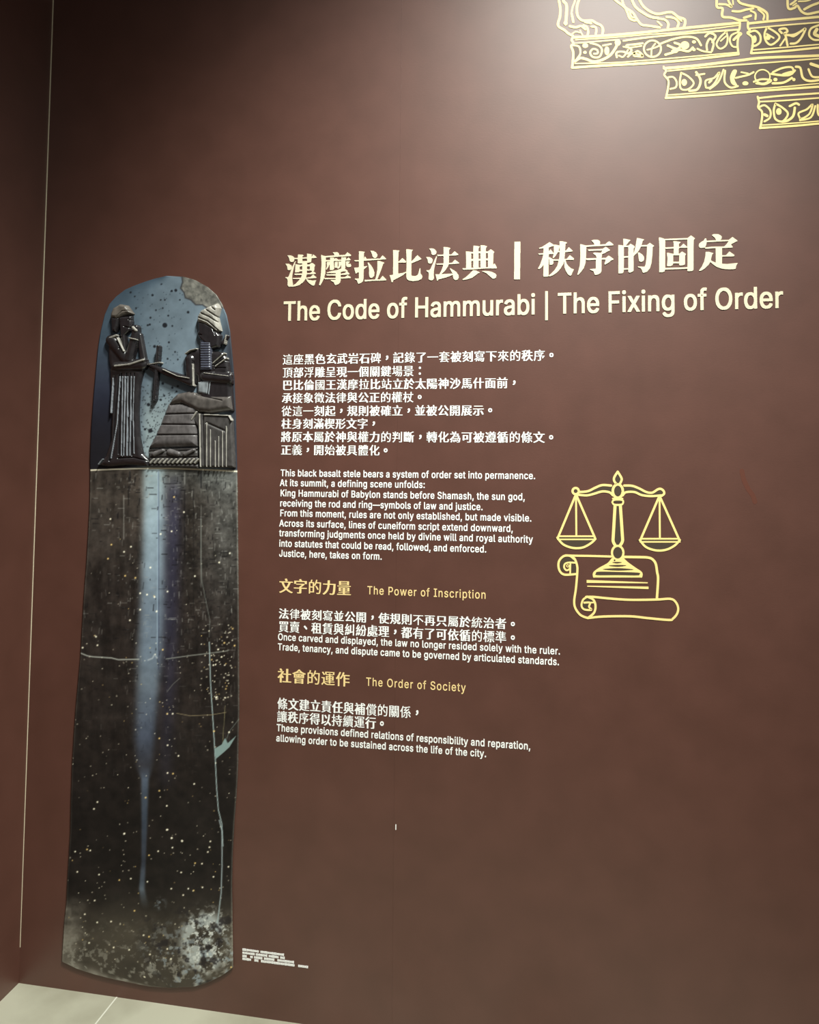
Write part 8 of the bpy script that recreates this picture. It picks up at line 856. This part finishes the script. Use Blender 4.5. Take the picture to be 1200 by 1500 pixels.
# ------------------------------------------------------------------ balance scale emblem
ex0, ez0 = at(905, 905)
EM = empty('balance_scale_emblem', (ex0, 0, ez0), 'pale gold line drawing of a balance scale standing over a parchment scroll', 'emblem')
def E(P): return scaled(P, 800, 670, 5.714)
LWD = 3.3
def piece(name, strokes=(), fills=(), dark=(), k=5):
    a = Ink(.0008)
    for P, w in strokes: a.stroke(E(P), w)
    for P in fills: a.fill(E(P), closed_smooth=False)
    o = a.build(name, M_LINE, EM, EM.location)
    if dark:
        for P in dark:
            d = Ink(.0005); d.fill(E(P)); dark_child(d, o)
    return o
def dark_child(d, o):
    c = d.build('dark_fill', M_OLIVE, o, EM.location); c['label'] = 'dark olive infill'; return c
def ell(cx, cy, rx, ry, n=14): return [(cx+rx*math.cos(a), cy+ry*math.sin(a)) for a in np.linspace(0, 2*math.pi, n, endpoint=False)]
def closed(P): return P+[P[0]]
piece('finial', [([(600,120),(572,165),(570,195),(588,222)], LWD), ([(600,120),(628,165),(633,190),(618,222)], LWD)], (), [[(600,125),(576,170),(577,200),(600,222),(622,200),(625,170)]])
piece('beam', [([(545,236),(470,232),(410,255),(350,283),(275,290)], LWD), ([(560,318),(530,292),(470,285),(400,305),(340,318),(262,312)], LWD),
               ([(655,236),(720,238),(780,260),(840,290),(890,295),(935,268),(962,264),(985,282),(988,305),(968,322)], LWD), ([(642,318),(668,292),(740,290),(800,315),(880,324),(965,318)], LWD),
               (closed(ell(248,282,26,26)), LWD)], (),
      [[(300,300),(420,262),(480,240),(545,240),(560,280),(530,286),(470,278),(400,298)], ell(248,280,24,22), [(650,250),(720,248),(780,270),(840,300),(890,306),(930,290),(960,272),(978,295),(950,312),(880,314),(800,305),(740,282),(660,284)]])
piece('post', [(closed(ell(601,282,42,56)), LWD+.4), ([(575,398),(628,398)], 3), ([(555,376),(570,356),(635,356),(646,376),(630,396),(572,396),(555,376)], 2.6),
               ([(578,400),(564,640),(562,700),(578,735)], 4.4), ([(622,400),(638,640),(640,700),(622,735)], 4.4), ([(560,345),(640,345)], 2.5),
               (closed(ell(600,798,48,58)), 3.2)], (),
      [ell(601,282,36,50), [(597,402),(608,402),(616,560),(632,690),(620,722),(600,732),(580,722),(570,690),(588,560)], ell(600,798,38,50), ell(600,372,36,8), ell(600,352,16,5)])
base_o = piece('base', [([(402,998),(797,998)], 2.6), ([(402,998),(404,966),(452,930),(520,892),(556,850)], 3.2), ([(645,850),(682,885),(745,930),(796,966),(797,998)], 3.2)],
      [[(556,850),(645,850),(682,885),(745,930),(796,966),(797,998),(402,998),(404,966),(452,930),(520,892)]])
for P in ([(555,878),(595,874),(635,878),(595,886)], [(525,905),(600,899),(672,904),(600,914)], [(475,936),(600,926),(732,938),(600,946)], [(418,970),(440,956),(600,958),(770,964),(782,978),(760,986),(600,984),(430,984)], ell(574,860,7,7,8)):
    dd = Ink(.0006, .0006); dd.fill(E(P)); dark_child(dd, base_o)
for ax, L, R, y0, bot in ((251, 97, 412, 662, [(95,672),(140,725),(200,752),(260,760),(320,750),(380,715),(414,682)]), (950, 787, 1120, 683, [(785,692),(830,745),(890,772),(955,780),(1020,768),(1080,735),(1120,692)])):
    tp = 318 if ax == 251 else 330
    piece('scale_pan', [([(ax-4,tp),(L+4,y0+6)], 3.2), ([(ax,tp),(ax+3,y0-6)], 2.7), ([(ax+4,tp),(R-2,y0+12)], 3.2), ([(L+8,y0-2),(R-8,y0-2)], 2.4), ([(L+2,y0+24),(R,y0+24)], 2.2), (bot, 3.2)], (),
          [[(L+10,y0+8),(R-14,y0+8),(R-14,y0+16),(L+10,y0+16)], [(L+30,y0+30),(R-30,y0+30),(R-70,bot[4][1]-14),((L+R)/2,bot[3][1]-8),(L+70,bot[2][1]-10)]])
piece('scroll', [([(165,820),(240,823),(380,825),(545,830)], 3), ([(652,833),(780,835),(850,838),(890,852),(918,890),(930,960),(938,1020),(928,1182)], 3.6),
    ([(235,850),(200,824),(150,826),(112,862),(104,910),(120,958),(160,982),(255,976)], 3.2), ([(205,822),(240,850),(260,905),(262,960),(250,1100),(236,1200),(246,1262),(290,1320),(350,1345)], 3.2),
    ([(250,882),(190,880),(158,892),(152,922),(172,945),(198,932),(200,905)], 2.6), ([(204,890),(202,975)], 2.4),
    ([(335,1168),(400,1168),(520,1180),(700,1192),(920,1190),(1040,1184),(1085,1210),(1106,1260),(1096,1310),(1062,1350),(1030,1361),(850,1345),(700,1330),(480,1332),(350,1345)], 3.2),
    ([(345,1166),(310,1192),(297,1240),(320,1272),(380,1276),(360,1250),(368,1216),(320,1216)], 2.8), ([(345,1166),(395,1190),(414,1240),(402,1300),(350,1345)], 3.2), ([(368,1216),(405,1214)], 2.2), (closed(ell(182,908,10,10,8)), 1.2)], (),
    [[(120,890),(140,848),(190,836),(225,856),(238,874),(170,878),(148,910),(150,945),(135,950),(122,925)], [(208,895),(240,895),(255,965),(206,970)], [(320,1205),(345,1180),(385,1200),(390,1210)], [(305,1225),(350,1222),(358,1245),(345,1262),(318,1262)], ell(182,908,14,14,8)])
for P in ([(340,1026),(852,1046),(850,1054),(340,1050)], [(345,1074),(858,1082),(858,1102),(345,1082)]): piece('text_rule', (), [P])

# ------------------------------------------------------------------ gold line drawing of beasts' paws on stepped friezes, upper right
fx0, fz0 = at(845, 98)
FR = empty('frieze_drawing', (fx0, 0, fz0), 'gold line drawing of clawed feet on stepped ornamental ledges, upper right of the wall', 'wall drawing')
A = lambda P: scaled(P, 800, 0, 6)
B = lambda P: scaled(P, 1000, 0, 6)
D = lambda P: scaled(P, 960, 80, 5)
def draw(name, items, parent=None):
    k = Ink(.0008)
    for it in items:
        if it[0] == 's': k.stroke(it[1], it[2])
        elif it[0] == 'f': k.fill(it[1])
        elif it[0] == 'e': k.ellipse(it[1], it[2], it[3])
        elif it[0] == 'o': k.stroke([(it[1][0]+it[2]*math.cos(a), it[1][1]+it[3]*math.sin(a)) for a in np.linspace(0, 2*math.pi, 16, endpoint=False)], it[4], True, 3)
    return k.build(name, M_LINE, parent or FR, FR.location)
draw('clawed_foot', [('s', A([(90,-140),(100,-60),(112,0),(126,80),(122,150),(107,200),(112,235),(160,265),(195,295),(235,315)]), 3.6), ('s', A([(140,-140),(150,0),(178,40),(180,120),(172,215)]), 4.2), ('s', A([(250,-120),(255,0),(235,60),(225,110)]), 2.6), ('s', A([(225,120),(240,195)]), 3.4),
    ('s', A([(330,-140),(310,-40),(290,0),(272,60),(275,130),(300,170),(340,185),(400,182),(440,205),(482,225),(500,260),(495,305)]), 3.6), ('s', A([(345,195),(395,205)]), 3.4), ('s', A([(400,235),(435,240),(442,270),(437,305)]), 3.2), ('s', A([(330,225),(360,240),(370,280),(365,312)]), 3.2),
    ('s', A([(210,232),(260,242),(310,232),(345,258)]), 3.6), ('s', A([(230,300),(262,280),(300,290)]), 2.2), ('s', A([(300,270),(322,312)]), 2.2), ('e', A([(172,205)])[0], 3.0, 3.2)])
draw('clawed_foot', [('s', A([(520,-120),(590,-20),(625,15),(690,65),(715,110),(735,160),(770,180),(800,178)]), 3.4), ('s', A([(600,-120),(660,-20),(690,60),(760,110),(800,172),(840,218),(900,228),(1000,243)]), 3.4), ('s', A([(735,95),(752,148),(790,158)]), 2.4),
    ('s', A([(680,-120),(745,-20),(785,60),(850,112),(920,150),(985,160)]), 3.8), ('s', A([(740,-120),(810,-20),(850,50),(910,100),(980,125),(1060,112),(1110,112),(1160,150),(1215,170),(1222,205),(1212,238)]), 3.6),
    ('s', A([(985,165),(1045,175),(1075,210),(1070,246)]), 3.4), ('s', A([(1060,150),(1130,162),(1165,200),(1155,238)]), 3.4), ('s', A([(980,190),(1015,225)]), 2.6), ('s', A([(1120,120),(1190,185)]), 2.6)])
draw('clawed_foot', [('s', B([(290,-120),(300,-20),(303,62),(350,75),(347,130),(362,152),(430,157),(500,180),(560,180)]), 3.6), ('s', B([(390,-120),(400,0),(432,62),(385,42),(322,38)]), 3.2), ('s', B([(435,-60),(445,40)]), 2.2), ('s', B([(440,100),(500,102),(560,86),(620,76)]), 3.4),
    ('s', B([(460,-120),(490,10),(560,45),(640,60),(700,85),(742,120),(745,172)]), 3.6), ('s', B([(600,98),(640,120),(640,170)]), 3.0), ('s', B([(665,85),(715,130),(710,172)]), 3.0), ('s', B([(540,158),(600,140)]), 3.6)])
draw('clawed_foot', [('s', B([(900,-120),(920,-20),(930,75),(980,72),(1010,52),(1042,100),(1090,124),(1150,116),(1260,90)]), 3.6), ('s', B([(950,40),(1000,0),(1040,-80)]), 3.0), ('s', B([(1020,14),(1100,8),(1160,-20)]), 2.4), ('s', B([(1070,84),(1130,52),(1210,22),(1260,0)]), 3.6), ('s', B([(970,52),(1000,30)]), 2.0)])
l1 = draw('ledge', [('s', A([(238,330),(560,312),(900,282),(1200,250),(1700,202)]), 3.8), ('s', A([(262,352),(600,330),(900,304),(1200,285),(1690,225)]), 1.8), ('s', A([(250,382),(450,366),(640,350)]), 1.8), ('s', A([(680,360),(900,330),(1200,300),(1690,262)]), 2.6),
    ('s', A([(240,325),(226,355),(242,385),(222,408),(240,470),(230,595)]), 3.4), ('s', A([(255,560),(600,552),(900,530),(1200,505),(1680,462)]), 1.8), ('s', A([(232,596),(500,578),(800,562),(1200,532),(1690,478)]), 3.6), ('s', A([(1705,200),(1700,255),(1686,285),(1716,298),(1690,330),(1683,400),(1692,478)]), 3.0)])
draw('scroll_ornament', [('s', A([(240,400),(290,412),(302,470),(272,520)]), 2.8), ('s', A([(255,540),(300,512),(350,520),(410,542),(480,532),(560,490),(610,425),(630,380)]), 3.8), ('s', A([(390,380),(460,400),(492,440),(470,500),(412,502),(388,465),(412,432),(450,442),(452,470),(422,474)]), 2.8),
    ('e', A([(345,402)])[0], 4.2, 3.6), ('e', A([(342,462)])[0], 2.6, 2.2), ('e', A([(535,448)])[0], 3.6, 6.5), ('s', A([(500,402),(570,388)]), 2.6), ('e', A([(630,375)])[0], 4.4, 5),
    ('s', A([(622,505),(622,462),(680,456),(722,472),(752,440),(705,402),(780,392),(850,382)]), 3.0), ('s', A([(720,500),(760,470),(820,482),(852,492),(805,450),(770,490),(850,500)]), 2.8), ('s', A([(640,490),(680,500),(720,440)]), 2.4), ('s', A([(680,412),(740,420),(840,405)]), 2.2),
    ('o', A([(935,430)])[0], 12.5, 12.0, 2.8), ('s', A([(890,440),(960,420),(1000,400)]), 2.4), ('s', A([(960,385),(930,430),(925,500)]), 2.2),
    ('s', A([(1010,385),(1060,365),(1120,345),(1230,325),(1320,340),(1362,400)]), 3.0), ('s', A([(1070,402),(1150,432),(1182,400),(1130,378)]), 3.4), ('s', A([(1050,482),(1120,462),(1175,440),(1250,452),(1290,420)]), 3.4), ('e', A([(1130,452)])[0], 5, 3), ('e', A([(1220,400)])[0], 6.5, 6),
    ('e', B([(100,370)])[0], 3, 2.4), ('e', B([(100,438)])[0], 2.6, 2.2), ('s', B([(130,430),(180,452),(250,462)]), 2.6), ('s', B([(215,440),(212,392),(240,342),(272,380),(258,450)]), 3.0), ('s', B([(200,322),(240,292),(290,320),(262,372)]), 3.2),
    ('s', B([(385,280),(330,330),(298,390),(330,430),(380,402),(396,340),(385,280)]), 2.6), ('s', B([(335,362),(382,320)]), 2.2), ('s', B([(490,285),(432,310),(415,360),(440,410),(485,415)]), 2.6), ('s', B([(450,352),(492,308)]), 3.6)], l1)
l2 = draw('ledge', [('s', B([(582,208),(750,190),(1000,168),(1200,150),(1560,120)]), 3.6), ('s', B([(585,252),(900,222),(1200,198),(1560,168)]), 2.2), ('s', B([(575,195),(575,245),(592,270),(570,292),(612,330),(616,400),(602,468)]), 3.2), ('s', B([(625,440),(900,418),(1200,392),(1560,362)]), 2.0), ('s', B([(606,470),(900,450),(1200,420),(1560,388)]), 3.2)])
draw('scroll_ornament', [('s', B([(585,285),(640,272),(682,312),(682,370),(642,402),(612,402)]), 3.0), ('e', B([(632,345)])[0], 3.2, 5.5), ('s', B([(742,242),(720,300),(732,360),(772,395),(822,370),(852,325),(810,280),(742,242)]), 3.0), ('s', B([(740,300),(770,318),(800,335)]), 2.6), ('e', B([(752,330)])[0], 3.6, 4),
    ('s', B([(872,292),(850,262),(902,252),(922,278),(892,300),(960,312),(1032,282),(1080,252),(1045,330),(1000,378),(950,385)]), 3.2), ('f', B([(905,300),(975,330),(1040,282),(960,300)])), ('s', B([(905,312),(922,400)]), 3.2), ('s', B([(858,402),(902,340)]), 2.6), ('s', B([(1200,222),(1130,252),(1112,310),(1150,350),(1215,352)]), 3.0), ('s', B([(1180,260),(1160,300),(1200,320)]), 5), ('s', B([(1260,240),(1300,300),(1380,330)]), 3)], l2)
l3 = draw('ledge', [('s', D([(65,102),(300,82),(600,46),(800,24),(1200,8),(1500,-15)]), 3.8), ('s', D([(80,122),(400,92),(900,54),(1200,30),(1500,5)]), 2.0), ('s', D([(62,90),(78,122),(66,150),(96,190),(94,240),(80,315)]), 2.8), ('s', D([(90,298),(500,268),(900,240),(1200,212),(1500,190)]), 1.8), ('s', D([(78,318),(400,298),(700,272),(1200,236),(1500,212)]), 3.4)])
M_BAND = mat('brown_engraved_band', lin(80,60,44), .5, .4)
def band(P, parent):
    k = Ink(.0003); k.fill(P, closed_smooth=False); o = k.build('band_fill', M_BAND, parent, FR.location); o['label'] = 'dark brown engraved ground of the ledge'
band(A([(240,385),(640,352),(1200,300),(1690,262),(1688,470),(1200,520),(240,580)]), l1)
band(B([(585,250),(900,222),(1560,168),(1560,370),(900,430),(612,455)]), l2)
band(D([(75,125),(400,95),(900,58),(1500,8),(1500,200),(900,255),(85,310)]), l3)
ORN = [('s', [(85,170),(130,165),(156,200),(150,240),(110,252)], 2.6), ('s', [(190,135),(240,160),(282,210),(240,255),(190,252),(180,200),(190,135)], 2.6), ('e', [(212,205)], 4, 5.0), ('s', [(300,130),(332,190),(308,255),(250,266)], 3.4), ('s', [(300,152),(360,142)], 2.6), ('s', [(372,242),(370,192),(430,172),(470,130),(442,200),(402,242),(372,242)], 2.6), ('s', [(395,205),(410,190)], 3.2)]
draw('scroll_ornament', [(o[0], D(o[1]), o[2]) if o[0] == 's' else ('e', D(o[1])[0], o[2], o[3]) for o in ORN]+[
    ('s', D([(500,112),(462,200),(400,252)]), 2.6), ('s', D([(512,120),(508,200),(550,242),(605,232)]), 2.8), ('f', D([(570,115),(598,120),(580,180),(600,228),(560,215),(548,165)])), ('s', D([(590,172),(640,160),(682,150),(720,130)]), 2.8), ('e', D([(660,212)])[0], 4.4, 3), ('s', D([(630,130),(680,140)]), 2.2),
    ('o', D([(785,162)])[0], 11, 10, 2.0), ('s', D([(722,200),(780,182),(850,190),(802,218),(740,212)]), 2.8), ('s', D([(850,142),(920,152),(982,150),(1022,118)]), 3.4), ('s', D([(862,130),(930,100),(1000,95),(1005,140),(935,155)]), 3.0), ('f', D([(930,140),(1000,120),(985,150),(940,155)])), ('e', D([(880,184)])[0], 3, 2.6), ('s', D([(860,212),(940,206),(1000,172)]), 3.4), ('e', D([(1015,184)])[0], 2.4, 2.4),
    ('s', D([(1030,90),(1062,100),(1080,170),(1130,195),(1210,186)]), 3.4), ('s', D([(1122,108),(1150,162),(1210,166)]), 3.0), ('s', D([(1140,70),(1200,90)]), 4.4), ('s', D([(1260,90),(1300,150),(1400,160)]), 3)], l3)
l4 = draw('ledge', [('s', D([(752,320),(930,302),(1200,284),(1500,258)]), 2.8), ('s', D([(765,346),(930,338),(1200,318),(1500,292)]), 2.2), ('s', D([(750,310),(760,350),(754,388),(782,420),(780,480),(768,540)]), 3.0), ('s', D([(785,518),(1000,504),(1200,488),(1500,462)]), 1.8), ('s', D([(770,538),(1000,524),(1200,506),(1500,480)]), 3.2)])
draw('scroll_ornament', [('s', D([(762,385),(802,372),(842,410),(840,462),(800,490)]), 2.8), ('s', D([(800,440),(820,450)]), 4), ('s', D([(880,360),(932,390),(972,435),(932,490),(880,472),(868,410),(880,360)]), 3.0), ('e', D([(905,418)])[0], 4, 5), ('s', D([(985,378),(1030,358),(1052,368)]), 3.4), ('s', D([(1022,390),(1010,450),(970,484),(930,492)]), 3.6), ('s', D([(1062,472),(1050,430),(1110,402),(1152,365),(1132,430),(1092,462),(1060,472)]), 2.8), ('s', D([(1172,378),(1140,460),(1060,482)]), 2.8), ('s', D([(1190,370),(1195,440),(1250,470)]), 3), ('s', D([(1300,340),(1290,420),(1360,450)]), 3)], l4)
band(D([(762,348),(930,340),(1500,294),(1500,470),(1000,514),(775,530)]), l4)
# small marks on the wallpaper
k = Ink(.0002); k.stroke([(1087,690),(1090,703),(1096,716),(1103,726),(1106,735)], 7)
o = k.build('scuff_mark', mat('reddish_scuff', lin(92,52,40), .6, .3), None, (0,0,0)); o['label'] = 'short reddish scuff mark on the wall right of the balance scale emblem'; o['category'] = 'mark'
k = Ink(.0003); k.stroke([(580,1208),(580,1215)], 1.3)
o = k.build('paint_chip', M_WHITE, None, (0,0,0)); o['label'] = 'tiny pale chip on the wall seam below the text column'; o['category'] = 'mark'
